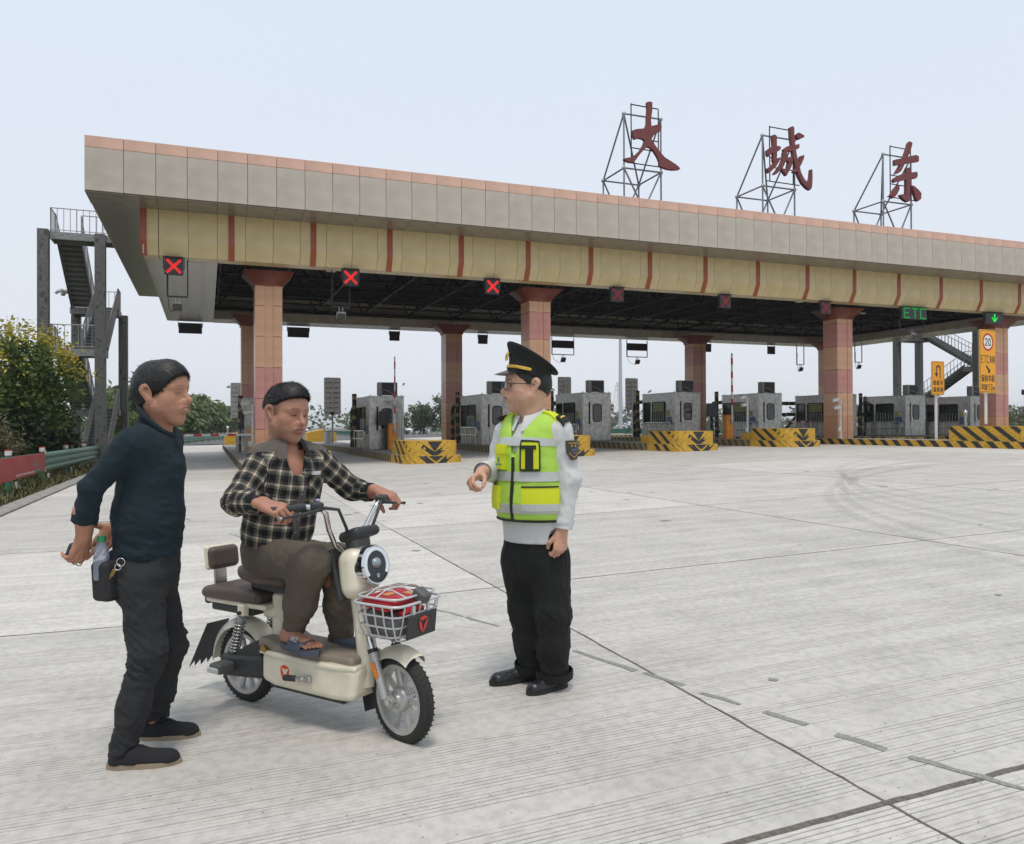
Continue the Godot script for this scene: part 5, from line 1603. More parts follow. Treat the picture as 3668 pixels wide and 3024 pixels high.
func around() -> void:
	rng.seed = 41
	mk("steel_post", lin(0.155, 0.16, 0.15), 0.55, 0.1, "post_wear", 0.35)
	mk("bark", lin(0.10, 0.075, 0.05), 0.9, 0, "dirt", 2.0)
	mk("mast_grey", lin(0.5, 0.52, 0.54), 0.5)
	mk("mast_lamp", lin(0.35, 0.36, 0.37), 0.4)
	leaf_mat("leaf", Color.WHITE)
	stair_tower(Vector3(-6.55, -0.1, -38.3), "grey steel switchback staircase tower with peeling posts beside the canopy's end")
	stair_tower(Vector3(46.2, 0.3, -37.0), "grey steel switchback staircase beyond the yellow signs at the canopy's far end")
	var rp := []
	for q in [[8.0, 0.0], [-20.0, 0.0], [-42.0, -0.1], [-56.0, -0.15]]: rp.append(Vector3(-4.3, q[1], q[0]))
	for q in [[-2.7, -72.0], [1.4, -100.0], [7.2, -150.0], [21.0, -262.0]]: rp.append(Vector3(q[0], -0.1, q[1]))
	rail_path(rp, "long green corrugated guard rail with white-capped posts along the grass verge", 0.75)
	rail_path([Vector3(15.5, 0.3, -72.0), Vector3(18.5, 0.1, -110.0), Vector3(24.0, 0.0, -160.0), Vector3(34.0, 0, -262.0)], "green guard rail along the middle of the far road", 0.0)
	rail_path([Vector3(47.5, 0.4, -20.0), Vector3(47.5, 0.4, -60.0), Vector3(46.0, 0.3, -100.0), Vector3(44.0, 0.1, -200.0)], "green guard rail at the far side of the plaza under the distant staircase", 0.0)
	banner()
	car(Vector3(16.5, 0.12, -152.0), deg_to_rad(-80), "white car with dark windscreen heading this way down the far road")
	car(Vector3(25.0, 0.08, -236.0), deg_to_rad(-78), "smaller white car following behind on the far road")
	car(Vector3(32.5, 0.2, -128.0), deg_to_rad(-150), "white car half hidden behind the yellow end block and bollard")
	mast(Vector3(-15.5, 0, -112.0), 18.6, "pale many-lamp light mast beyond the grey staircase tower")
	mast(Vector3(53.0, 0, -96.0), 17.0, "pale light mast seen below the rear edge of the canopy")
	lattice(Vector3(-63.0, 0, -300.0), 15.0, 2.0, "faint lattice mast above the bushes behind the standing man")
	lattice(Vector3(285.0, 0, -520.0), 34.0, 5.0, "faint power pylon low on the horizon right of the officer")
	lattice(Vector3(345.0, 0, -520.0), 32.0, 5.0, "second faint power pylon farther along the horizon")
	var G1 := [Color(0.085, 0.14, 0.03), Color(0.11, 0.165, 0.036), Color(0.065, 0.115, 0.026), Color(0.14, 0.185, 0.04)]
	var DK := [Color(0.030, 0.058, 0.018), Color(0.040, 0.072, 0.022), Color(0.024, 0.046, 0.015)]
	var OL := [Color(0.115, 0.105, 0.045), Color(0.090, 0.095, 0.035), Color(0.13, 0.115, 0.055)]
	var WI := [Color(0.125, 0.170, 0.060), Color(0.105, 0.150, 0.050), Color(0.145, 0.185, 0.070)]
	var FA := [Color(0.095, 0.13, 0.06), Color(0.11, 0.15, 0.07), Color(0.08, 0.11, 0.055)]
	# the tall shrub with yellow sprays and its dark neighbours
	var gs := "shrubs behind the guard rail"
	var t1 := tree("goldenrain_tree", Vector3(-5.9, -0.2, -30.6), 5.0, Vector3(1.9, 1.7, 1.9), 95, 95, 0.10, M.leaf, "leafy tree with yellow-green sprays in front of the staircase tower", gs, G1, 1.7, 0.2, 0.4, 0.62)
	var spr := []
	for i in 130:
		var d := Vector3(rng.randfn(), absf(rng.randfn()) * 0.9 + 0.1, rng.randfn()).normalized()
		spr.append([Vector3(0, 3.1, 0) + d * Vector3(1.95, 2.0, 1.95) * rng.randf_range(0.85, 1.08), rng.randf_range(0.6, 1.1)])
	part(t1, "yellow_sprays", leafy(spr, 26, 0.34, 0.075, 1.8, -0.1, 0.25, [Color(0.52, 0.40, 0.04), Color(0.44, 0.37, 0.05), Color(0.32, 0.31, 0.05)]), M.leaf)
	tree("goldenrain_tree", Vector3(-7.4, -0.2, -29.6), 4.6, Vector3(2.0, 1.6, 1.8), 80, 80, 0.10, M.leaf, "leafy green tree at the picture edge beside the yellow-sprayed tree", gs, G1, 1.7, 0.2, 0.4, 0.62)
	tree("dark_shrub", Vector3(-5.9, -0.2, -34.8), 2.9, Vector3(1.35, 1.15, 1.2), 85, 110, 0.085, M.leaf, "dark dense evergreen shrub at the foot of the staircase tower", gs, DK, 2.2, 0.0, 0.5, 0.5)
	tree("dark_shrub", Vector3(-6.1, -0.2, -29.2), 2.2, Vector3(1.5, 1.0, 1.3), 80, 110, 0.085, M.leaf, "dark low shrub under the yellow-sprayed tree", gs, DK, 2.0, 0.0, 0.5, 0.5)
	tree("olive_shrub", Vector3(-6.0, -0.2, -26.0), 2.1, Vector3(1.2, 0.95, 1.1), 70, 110, 0.06, M.leaf, "olive-brown feathery shrub right behind the red banner", gs, OL, 2.4, 0.0, 0.5, 0.5)
	tree("round_bush", Vector3(-6.3, -0.2, -64.0), 3.9, Vector3(2.1, 1.6, 2.0), 85, 70, 0.12, M.leaf, "green bush right behind the staircase tower's far post", gs, G1, 1.6, 0.2, 0.4, 0.55)
	tree("round_bush", Vector3(-8.6, -0.2, -56.0), 3.2, Vector3(2.0, 1.4, 2.0), 70, 70, 0.12, M.leaf, "green bush seen through the staircase tower", gs, G1, 1.6, 0.2, 0.4, 0.55)
	tree("round_bush", Vector3(-9.6, -0.2, -44.5), 3.4, Vector3(2.4, 1.6, 2.0), 70, 70, 0.12, M.leaf, "dark green bush left of the staircase tower", gs, DK, 1.6, 0.2, 0.4, 0.55)
	for i in 13:
		var f := i / 12.0
		var z := lerpf(-78.0, -165.0, f)
		var x := lerpf(-6.5, 6.5, f) + rng.randf_range(-0.8, 0.4)
		tree("willow", Vector3(x, -0.3, z), rng.randf_range(4.6, 6.2), Vector3(3.0, 2.3, 2.6), 60, 70, 0.3, M.leaf, "pale green willow in the row behind the far guard rail", "willows behind the far guard rail", WI, 3.2, 1.2, 0.45, 0.55)
	for q in [[31.0, -118.0, 6.0, 2.2, "pointed grey-green tree beside the tallest far tree"], [33.8, -116.0, 7.2, 2.4, "tallest pointed grey-green tree beyond the white camera pole"], [37.6, -112.0, 4.4, 2.6, "rounded grey-green tree left of the brown rear column"], [41.5, -116.0, 3.8, 2.8, "lowest rounded far tree, next to the brown rear column"], [45.0, -112.0, 4.2, 2.8, "far tree half hidden behind the booth left of the officer"], [28.0, -125.0, 5.0, 2.6, "far tree showing just above the booth behind the rider"]]:
		tree("roadside_tree", Vector3(q[0], -0.2, q[1]), q[2], Vector3(q[3], q[2] * 0.42, q[3]), 60, 60, 0.22, M.leaf, q[4], "trees beyond the far road", FA, 1.8, 0.1, 0.45, 0.52)
	for q in [[74.0, -52.0, 3.6], [79.0, -60.0, 4.2], [70.0, -62.0, 3.0], [90.0, -66.0, 4.6], [62.0, -66.0, 2.6]]:
		tree("scrub_tree", Vector3(q[0], -0.4, q[1]), q[2], Vector3(1.7, 1.3, 1.6), 40, 34, 0.13, M.leaf, "thin grey-green scrub tree past the right end of the plaza", "scrub past the right end of the plaza", FA + OL, 1.8, 0.1, 0.5, 0.6)
	# far belt of woodland along the horizon
	var pts := []
	for i in 420:
		var x := lerpf(-260.0, 420.0, rng.randf())
		pts.append([Vector3(x, rng.randf_range(0.5, 4.2) + 2.0 * sin(x * 0.05), -330.0 + x * 0.15 + rng.randf_range(-10, 10)), rng.randf_range(0.8, 1.6)])
	var belt := leafy(pts, 24, 5.5, 1.5, 1.4, 0.0, 0.3, FA)
	var w := MeshInstance3D.new()
	w.name = "distant_woodland"
	w.mesh = belt.done()
	w.material_override = M.leaf
	add_child(w)
	w.set_meta("kind", "stuff")
	w.set_meta("label", "low hazy belt of woodland along the horizon")
	w.set_meta("category", "woodland")
	# verge: tufts of grass and weeds
	var g := MB.new()
	g.coloured = true
	for i in 15000:
		var z := -8.0 - pow(rng.randf(), 1.2) * 48.0
		var x := -3.52 - rng.randf() * (3.2 if rng.randf() < 0.6 else 8.0)
		var y := -0.12 - clampf((-4.2 - x) * 0.02, 0.0, 0.12)
		var hh := rng.randf_range(0.08, 0.30) * (1.9 if x < -4.6 and rng.randf() < 0.35 else 1.0)
		var a := rng.randf() * TAU
		var d := Vector3(cos(a), 0, sin(a))
		var o := d.rotated(Vector3.UP, 1.57) * rng.randf_range(0.006, 0.02)
		var tip := Vector3(x, y + hh, z) + d * hh * rng.randf_range(0.2, 0.8)
		var m1 := Vector3(x, y + hh * 0.6, z) + d * hh * 0.2
		var dry := rng.randf()
		g.col = Color(0.10, 0.12, 0.03).lerp(Color(0.22, 0.18, 0.07), dry * dry) * rng.randf_range(0.7, 1.2)
		var k := g.V.size()
		var n := (Vector3.UP + d * 0.4).normalized()
		g.v(Vector3(x, y, z) - o, n); g.v(Vector3(x, y, z) + o, n); g.v(m1 + o * 0.8, n); g.v(m1 - o * 0.8, n); g.v(tip, n)
		g.t(k, k + 1, k + 2); g.t(k, k + 2, k + 3); g.t(k + 3, k + 2, k + 4)
	var gr := MeshInstance3D.new()
	gr.name = "verge_grass"
	gr.mesh = g.done()
	gr.material_override = M.leaf
	add_child(gr)
	gr.set_meta("kind", "stuff")
	gr.set_meta("label", "rough green and dry grass along the verge by the guard rail")
	gr.set_meta("category", "grass")
func wheel(t: Node3D, p: Vector3, turn: float, hub: bool) -> MeshInstance3D:
	var bs := ry(turn) * Basis(Vector3.RIGHT, PI * 0.5)
	var prof := []
	for i in 15:
		var a := PI * (1.12 - 1.24 * i / 14.0)
		prof.append(Vector2(0.163 + sin(PI * i / 14.0) * 0.037, -cos(PI * i / 14.0) * 0.033))
	var w := part(t, "wheel", MB.new().lathe([Vector2(0.155, -0.03)] + prof + [Vector2(0.155, 0.03)], Vector3.ZERO, Basis.IDENTITY, 40), M.tyre, Transform3D(bs, p))
	var tr := MB.new()
	for i in 46:
		var a := TAU * i / 46.0
		for s in [-1.0, 1.0]:
			tr.box(Vector3(cos(a) * 0.1985, s * 0.012, sin(a) * 0.1985), Vector3(0.0025, 0.02, 0.006), Basis(Vector3.UP, -a) * Basis(Vector3.RIGHT, s * 0.6))
	part(w, "tread_blocks", tr, M.tyre).set_meta("kind", "stuff")
	part(w, "rim", MB.new().lathe([Vector2(0.135, -0.028), Vector2(0.16, -0.03), Vector2(0.166, -0.024), Vector2(0.15, -0.012), Vector2(0.146, 0.0), Vector2(0.15, 0.012), Vector2(0.166, 0.024), Vector2(0.16, 0.03), Vector2(0.135, 0.028), Vector2(0.132, 0.0), Vector2(0.135, -0.028)], Vector3.ZERO, Basis.IDENTITY, 36), M.rim_silver)
	var r := 0.075 if hub else 0.055
	part(w, "hub", MB.new().lathe([Vector2(0.0, -0.045), Vector2(r * 0.45, -0.045), Vector2(r * 0.55, -0.034), Vector2(r * 0.9, -0.028), Vector2(r, -0.018), Vector2(r, 0.018), Vector2(r * 0.9, 0.028), Vector2(r * 0.55, 0.034), Vector2(r * 0.45, 0.045), Vector2(0.0, 0.045)], Vector3.ZERO, Basis.IDENTITY, 28), M.rim_silver)
	for i in 10:
		var a := TAU * i / 10.0
		var d := Vector3(cos(a), 0, sin(a))
		part(w, "spoke", MB.new().bar(d * r * 0.95, d * 0.136, 0.016, 0.02), M.rim_silver)
	part(w, "axle_nut", MB.new().cyl(Vector3(0, 0.045, 0), Vector3(0, 0.085, 0), 0.011, -1.0, 6).cyl(Vector3(0, -0.045, 0), Vector3(0, -0.085, 0), 0.011, -1.0, 6), M.chrome)
	return w

func fender(c: Vector3, r: float, w: float, a0: float, a1: float, drop := 0.03, tip := 0.0) -> MB:
	var b := MB.new()
	var n := 26
	var m := 10
	for i in n + 1:
		var a := lerpf(a0, a1, float(i) / n)
		var rr := r + tip * pow(float(i) / n, 3.0)
		var d := Vector3(cos(a), sin(a), 0)
		for j in m + 1:
			var f := -1.0 + 2.0 * j / m
			var sag := drop * pow(absf(f), 3.0)
			b.v(c + d * (rr - sag) + Vector3(0, 0, f * w * 0.5 * (1.0 - 0.12 * pow(absf(f), 4.0))), (d + Vector3(0, 0, f * absf(f) * 1.2)).normalized(), Vector2(float(i) / n, float(j) / m))
	for i in n:
		for j in m:
			var q := i * (m + 1) + j
			b.t(q, q + 1, q + m + 2); b.t(q, q + m + 2, q + m + 1)
	return b

func emblem(t: Node3D, xf: Transform3D, s: float, m: Material) -> void:
	# three leaf-shaped blades round a centre
	var tri := [Vector2(-0.86, 0.62), Vector2(0.86, 0.62), Vector2(0, -1.0)]
	for k in 3:
		var p := PackedVector2Array()
		var u: Vector2 = tri[k]
		var w: Vector2 = tri[(k + 1) % 3]
		var n := (u + w).normalized()
		for i in 11: p.append(u.lerp(w, 0.05 + 0.09 * i) + n * 0.24 * sin(PI * i / 10.0))
		for i in range(9, 0, -1): p.append(u.lerp(w, 0.05 + 0.09 * i) - n * 0.2 * sin(PI * i / 10.0))
		for i in p.size(): p[i] = p[i] * Vector2(s * 0.85, s)
		part(t, "emblem_blade", MB.new().prism(p, 0.003), m, xf)

func scooter() -> void:
	var t := thing("electric_scooter", "cream electric scooter with brown seats and wire front basket, ridden by seated man", "scooter", Vector3(0.201, 0.005, -4.363), deg_to_rad(-53.3))
	var F := Vector3(1.045, 0.2, 0.0)
	wheel(t, Vector3(0, 0.2, 0), 0.0, true)
	wheel(t, F, deg_to_rad(-11), false)
	# rear fender, flap, shocks
	part(t, "rear_fender", fender(Vector3(0, 0.2, 0), 0.24, 0.135, deg_to_rad(15), deg_to_rad(182), 0.045), M.cream)
	var fl := PackedVector2Array([Vector2(-0.07, 0), Vector2(0.07, 0), Vector2(0.075, -0.29), Vector2(0.055, -0.25), Vector2(0.04, -0.292), Vector2(0.02, -0.252), Vector2(0.0, -0.295), Vector2(-0.02, -0.252), Vector2(-0.04, -0.292), Vector2(-0.055, -0.25), Vector2(-0.075, -0.29)])
	var fb := Basis(Vector3(0, 0, 1), Vector3(0.5, 0.866, 0), Vector3(-0.866, 0.5, 0))
	part(t, "mud_flap", MB.new().prism(fl, 0.004, Transform3D(fb, Vector3(-0.235, 0.385, 0))), M.dark_plastic)
	for s in [-1.0, 1.0]:
		var a := Vector3(0.089, 0.492, s * 0.105)
		var e := Vector3(0.021, 0.27, s * 0.105)
		var sh := part(t, "shock_absorber", MB.new().cyl(a, e, 0.009, -1.0, 10).cyl(a.lerp(e, 0.55), e, 0.016, -1.0, 12).cyl(a.lerp(e, 0.1), a.lerp(e, 0.3), 0.017, -1.0, 12), M.galv)
		var coil := []
		for i in 100:
			var f := i / 99.0
			var d := (e - a).normalized()
			var u := d.cross(Vector3(0, 0, 1)).normalized()
			var w := d.cross(u)
			coil.append(a.lerp(e, 0.22 + 0.68 * f) + (u * cos(f * TAU * 9.0) + w * sin(f * TAU * 9.0)) * 0.024)
		part(sh, "spring", MB.new().tube(coil, [0.0045], 6), M.chrome_dull)
		part(sh, "upper_bracket", MB.new().rbox(a + Vector3(0.0, 0.012, -s * 0.004), Vector3(0.05, 0.06, 0.04), 0.01), M.cream)
		part(sh, "upper_bolt", MB.new().cyl(a, a + Vector3(0, 0, s * 0.03), 0.01, -1.0, 8), M.black)
		part(sh, "lower_mount", MB.new().rbox(e + Vector3(0, -0.02, 0), Vector3(0.05, 0.07, 0.04), 0.012), M.dark_plastic)
	# swing arm cover and folding foot peg
	for s in [-1.0, 1.0]:
		var sb := part(t, "side_cover", MB.new().rbox(Vector3(0.1, 0.228, s * 0.105), Vector3(0.32, 0.115, 0.06), 0.028, Basis.IDENTITY, func(p: Vector3) -> Vector3: return p + Vector3(0, p.x * 0.1, 0)), M.dark_plastic)
		part(sb, "cover_fin", MB.new().prism(PackedVector2Array([Vector2(0.03, 0.27), Vector2(0.12, 0.33), Vector2(0.245, 0.385), Vector2(0.225, 0.25), Vector2(0.1, 0.25)]), 0.02, at(Vector3(0, 0, s * 0.105 - 0.01))), M.dark_plastic)
		part(sb, "foot_peg", MB.new().rbox(Vector3(0.015, 0.222, s * 0.165), Vector3(0.09, 0.05, 0.11), 0.014), M.grey_plastic)
		part(sb, "peg_tip", MB.new().rbox(Vector3(0.012, 0.218, s * 0.225), Vector3(0.075, 0.026, 0.016), 0.006), M.label_white)
	# battery box under the deck
	var taper := func(p: Vector3) -> Vector3:
		var f := clampf((p.x - 0.16) / 0.16, 0.0, 1.0)
		return Vector3(p.x + (0.02 * (p.y / 0.1) if p.x > 0.2 else 0.0), p.y + (0.012 if p.x < -0.24 and p.y < 0 else 0.0), p.z * (1.0 - 0.28 * f * f))
	var body := part(t, "battery_box", MB.new().rbox(Vector3(0.555, 0.25, 0), Vector3(0.6, 0.165, 0.27), 0.035, Basis.IDENTITY, taper), M.cream)
	part(body, "underside", MB.new().rbox(Vector3(0.53, 0.163, 0), Vector3(0.5, 0.03, 0.2), 0.012), M.dark_plastic)
	part(body, "trim_band", MB.new().rbox(Vector3(0.555, 0.322, 0), Vector3(0.612, 0.03, 0.282), 0.014, Basis.IDENTITY, taper), M.cream)
	emblem(body, Transform3D(Basis.IDENTITY, Vector3(0.43, 0.25, 0.1345)), 0.043, M.emblem_orange)
	part(body, "warning_label", MB.new().box(Vector3(0.775, 0.255, 0.118), Vector3(0.03, 0.075, 0.004), ry(0.30)), M.label_white)
	part(body, "side_lever", MB.new().rbox(Vector3(0.52, 0.245, 0.16), Vector3(0.11, 0.024, 0.024), 0.01, ry(0.25)).rbox(Vector3(0.588, 0.248, 0.14), Vector3(0.05, 0.035, 0.03), 0.008), M.chrome_dull)
	part(body, "lever_sleeve", MB.new().rbox(Vector3(0.50, 0.246, 0.168), Vector3(0.075, 0.028, 0.028), 0.012, ry(0.25)), M.dark_plastic)
	part(t, "deck", MB.new().rbox(Vector3(0.53, 0.345, 0), Vector3(0.62, 0.05, 0.25), 0.02, Basis.IDENTITY, func(p: Vector3) -> Vector3: return Vector3(p.x, p.y + (0.02 if p.x < -0.2 else 0.0), p.z * (1.0 if p.x < 0.15 else 0.86))), M.deck_brown)
	part(t, "deck_lock", MB.new().cyl(Vector3(0.28, 0.34, 0.12), Vector3(0.28, 0.34, 0.14), 0.02, -1.0, 14), M.brass)
	# frame: seat tube, rear carrier, down tube
	part(t, "seat_tube", MB.new().rbox(Vector3(0.265, 0.46, 0), Vector3(0.095, 0.28, 0.085), 0.03), M.cream)
	part(t, "carrier", MB.new().rbox(Vector3(0.02, 0.527, 0), Vector3(0.46, 0.028, 0.2), 0.013).rbox(Vector3(0.22, 0.5, 0), Vector3(0.12, 0.08, 0.1), 0.03), M.cream)
	part(t, "controller_box", MB.new().rbox(Vector3(-0.03, 0.492, 0), Vector3(0.32, 0.045, 0.16), 0.012), M.dark_plastic)
	part(t, "tail_lamp", MB.new().rbox(Vector3(-0.215, 0.52, 0), Vector3(0.04, 0.045, 0.19), 0.018), M.grey_plastic)
	var seat_warp := func(p: Vector3) -> Vector3: return Vector3(p.x, p.y + 0.012 * cos(p.x * 9.0) * (1.0 if p.y > 0 else 0.0), p.z * (1.0 - 0.12 * clampf(p.x / 0.2, -1.0, 1.0)))
	var rs := part(t, "rear_seat", MB.new().rbox(Vector3(0.0, 0.570, 0), Vector3(0.42, 0.065, 0.25), 0.032, Basis.IDENTITY, seat_warp), M.seat_brown)
	var ms := part(t, "main_seat", MB.new().rbox(Vector3(0.215, 0.675, 0), Vector3(0.34, 0.075, 0.24), 0.036, Basis.IDENTITY, func(p: Vector3) -> Vector3: return Vector3(p.x, p.y + (0.025 * pow(clampf(-p.x / 0.17, 0.0, 1.0), 2.0)), p.z * (1.0 - 0.25 * clampf(p.x / 0.17, 0.0, 1.0)))), M.seat_brown)
	part(ms, "seat_pan", MB.new().rbox(Vector3(0.235, 0.628, 0), Vector3(0.26, 0.05, 0.15), 0.02), M.dark_plastic)
	# backrest on a flat upright
	var br := part(t, "backrest", MB.new().rbox(Vector3(-0.195, 0.735, 0), Vector3(0.06, 0.118, 0.18), 0.0295, Basis(Vector3(0, 0, 1), 0.12)), M.seat_brown)
	part(br, "backrest_shell", MB.new().rbox(Vector3(-0.219, 0.737, 0), Vector3(0.036, 0.128, 0.19), 0.0175, Basis(Vector3(0, 0, 1), 0.12)), M.cream)
	part(br, "upright", MB.new().rbox(Vector3(-0.218, 0.62, 0), Vector3(0.018, 0.17, 0.075), 0.006, Basis(Vector3(0, 0, 1), 0.05)), M.chrome_dull)
	part(t, "down_tube", MB.new().tube([Vector3(0.79, 0.66, 0), Vector3(0.81, 0.52, 0), Vector3(0.835, 0.36, 0), Vector3(0.82, 0.23, 0)], [0.05, 0.046, 0.048, 0.055], 18), M.cream)
	# front shroud with headlamp
	var hb := Basis(Vector3(0, 0, 1), 0.16)
	var shroud := MB.new()
	shroud.rbox(Vector3(0.79, 0.745, 0), Vector3(0.14, 0.24, 0.205), 0.062, Basis(Vector3(0, 0, 1), 0.18), func(p: Vector3) -> Vector3: return Vector3(p.x + (p.y * 0.15), p.y, p.z * (1.0 + 0.12 * p.y / 0.12)))
	part(t, "front_shroud", shroud, M.cream)
	part(t, "shroud_edge", MB.new().rbox(Vector3(0.725, 0.735, 0), Vector3(0.03, 0.25, 0.215), 0.014, Basis(Vector3(0, 0, 1), 0.28)), M.dark_plastic)
	var hc := Vector3(0.865, 0.785, 0)
	var lb := hb * Basis(Vector3(0, 0, 1), -PI * 0.5)
	var hl := part(t, "headlamp", MB.new().lathe([Vector2(0.085, -0.06), Vector2(0.092, -0.01), Vector2(0.0925, 0.02), Vector2(0.088, 0.03), Vector2(0.083, 0.03)], hc, lb, 36), M.chrome)
	part(hl, "lamp_face", MB.new().lathe([Vector2(0.0, 0.026), Vector2(0.06, 0.026), Vector2(0.084, 0.024)], hc, lb, 36), M.lens_dark)
	var ring := []
	for i in 33:
		var a := deg_to_rad(-125.0) + deg_to_rad(250.0) * i / 32.0
		ring.append(hc + lb * Vector3(-cos(a) * 0.073, 0.027, sin(a) * 0.073))
	part(hl, "light_ring", MB.new().tube(ring, [0.0085], 8), M.lamp_ring)
	part(hl, "projector_lens", MB.new().ball(hc + lb * Vector3(-0.008, 0.022, 0), Vector3(0.024, 0.026, 0.03), 16, 10), M.lens_glass)
	emblem(hl, Transform3D(Basis(lb.z * -1.0, lb.x * -1.0, lb.y), hc + lb * Vector3(0.05, 0.028, 0)), 0.011, M.label_white)
	# handlebar, levers, grips, display
	var B := MB.new()
	var pts := [Vector3(0.715, 0.83, 0.03), Vector3(0.70, 0.87, 0.07), Vector3(0.715, 0.95, 0.125), Vector3(0.735, 1.03, 0.165), Vector3(0.735, 1.062, 0.2), Vector3(0.70, 1.068, 0.26), Vector3(0.65, 1.06, 0.40)]
	var hb2 := part(t, "handlebar", B.tube(pts, [0.0125], 10).tube(mirror_z(pts), [0.0125], 10), M.chrome)
	for s in [-1.0, 1.0]:
		var z: Vector3 = Vector3(1, 1, s)
		part(hb2, "grip", MB.new().tube([Vector3(0.700, 1.068, 0.26) * z, Vector3(0.648, 1.06, 0.405) * z], [0.018, 0.018], 12), M.dark_plastic)
		part(hb2, "switch_pod", MB.new().rbox(Vector3(0.728, 1.066, 0.215) * z, Vector3(0.05, 0.045, 0.06), 0.015, ry(-0.5 * s)), M.dark_plastic)
		part(hb2, "brake_lever", MB.new().tube([Vector3(0.745, 1.058, 0.2) * z, Vector3(0.752, 1.05, 0.245) * z, Vector3(0.735, 1.04, 0.32) * z, Vector3(0.715, 1.032, 0.405) * z], [0.012, 0.008, 0.006, 0.007], 8), M.dark_plastic)
		part(hb2, "lever_ball", MB.new().ball(Vector3(0.714, 1.031, 0.41) * z, 0.009, 8, 6), M.galv if s > 0 else M.dark_plastic)
		part(hb2, "cable", MB.new().tube([Vector3(0.75, 1.06, 0.19) * z, Vector3(0.79, 1.05, 0.14) * z, Vector3(0.79, 0.96, 0.09) * z, Vector3(0.765, 0.86, 0.045) * z, Vector3(0.75, 0.80, 0.02) * z], [0.008], 8), M.dark_plastic)
	part(hb2, "switch_button", MB.new().rbox(Vector3(0.715, 1.094, 0.195), Vector3(0.02, 0.012, 0.014), 0.004), M.switch_violet)
	part(t, "display", MB.new().rbox(Vector3(0.785, 0.925, 0.0), Vector3(0.13, 0.05, 0.17), 0.024, Basis(Vector3(0, 0, 1), 0.35)), M.dark_plastic)
	part(t, "display_mount", MB.new().rbox(Vector3(0.775, 0.88, 0), Vector3(0.07, 0.07, 0.11), 0.012, Basis(Vector3(0, 0, 1), 0.2)), M.grey_plastic)
	part(t, "steering_head", MB.new().cyl(Vector3(0.745, 0.84, 0), Vector3(0.79, 0.70, 0), 0.03, -1.0, 14), M.dark_plastic)
	# fork
	var rot := func(p: Vector3) -> Vector3:
		return ry(deg_to_rad(-11)) * (p - Vector3(F.x, 0, 0)) + Vector3(F.x, 0, 0)
	for s in [-1.0, 1.0]:
		var a: Vector3 = rot.call(Vector3(0.865, 0.50, s * 0.062))
		var m: Vector3 = rot.call(Vector3(0.915, 0.40, s * 0.066))
		var e: Vector3 = rot.call(Vector3(1.005, 0.205, s * 0.068))
		var fk := part(t, "fork_leg", MB.new().cyl(m, e, 0.022, 0.019, 14), M.rim_silver)
		part(fk, "stanchion", MB.new().cyl(a, m, 0.016, -1.0, 12), M.chrome)
		part(fk, "fork_clamp", MB.new().cyl(a + Vector3(-0.012, 0.03, 0), a + Vector3(0.008, -0.022, 0), 0.024, -1.0, 12), M.galv)
		part(fk, "dust_seal", MB.new().cyl(m - (e - m).normalized() * 0.012, m + (e - m).normalized() * 0.006, 0.0245, -1.0, 12), M.black)
		part(fk, "axle_lug", MB.new().cyl(e + Vector3(0.028, -0.005, -0.012), e + Vector3(0.028, -0.005, 0.012), 0.024, -1.0, 12), M.rim_silver)
		part(fk, "reflector", MB.new().rbox(m.lerp(e, 0.38) + Vector3(0.002, 0, s * 0.022), Vector3(0.022, 0.075, 0.012), 0.006, Basis(Vector3(0, 0, 1), 0.45)), M.amber)
	var ff := part(t, "front_fender", fender(Vector3.ZERO, 0.238, 0.125, deg_to_rad(62), deg_to_rad(178), 0.05), M.cream, Transform3D(ry(deg_to_rad(-11)), F))
	part(ff, "fender_flap", MB.new().prism(PackedVector2Array([Vector2(-0.055, 0), Vector2(0.055, 0), Vector2(0.05, -0.1), Vector2(-0.05, -0.1)]), 0.004, Transform3D(Basis(Vector3(0, 0, 1), Vector3(-0.2, 0.98, 0), Vector3(-0.98, -0.2, 0)), Vector3(-0.232, 0.0, 0))), M.dark_plastic)
	part(t, "fork_crown", MB.new().rbox(Vector3(0.875, 0.5, 0), Vector3(0.07, 0.05, 0.16), 0.018), M.cream)
	# key fob hanging behind the shroud
	part(t, "key", MB.new().rbox(Vector3(0.695, 0.79, 0.075), Vector3(0.05, 0.022, 0.018), 0.006), M.black)
	part(t, "key_cord", MB.new().tube([Vector3(0.675, 0.785, 0.08), Vector3(0.672, 0.76, 0.082), Vector3(0.668, 0.735, 0.084)], [0.003], 5), M.black)
	part(t, "key_tag", MB.new().rbox(Vector3(0.662, 0.705, 0.086), Vector3(0.034, 0.055, 0.006), 0.0025, Basis(Vector3(0, 0, 1), 0.15)), M.tag_brown)
	basket(t)

func mirror_z(p: Array) -> Array:
	var a := []
	for q in p: a.append((q as Vector3) * Vector3(1, 1, -1))
	return a

func ring_at(y: float, x0: float, x1: float, hz: float, r: float) -> Array:
	var a := []
	for q in rounded(x1 - x0, hz * 2.0, r, 5): a.append(Vector3((x0 + x1) * 0.5 + q.x, y, q.y))
	a.append(a[0])
	return a

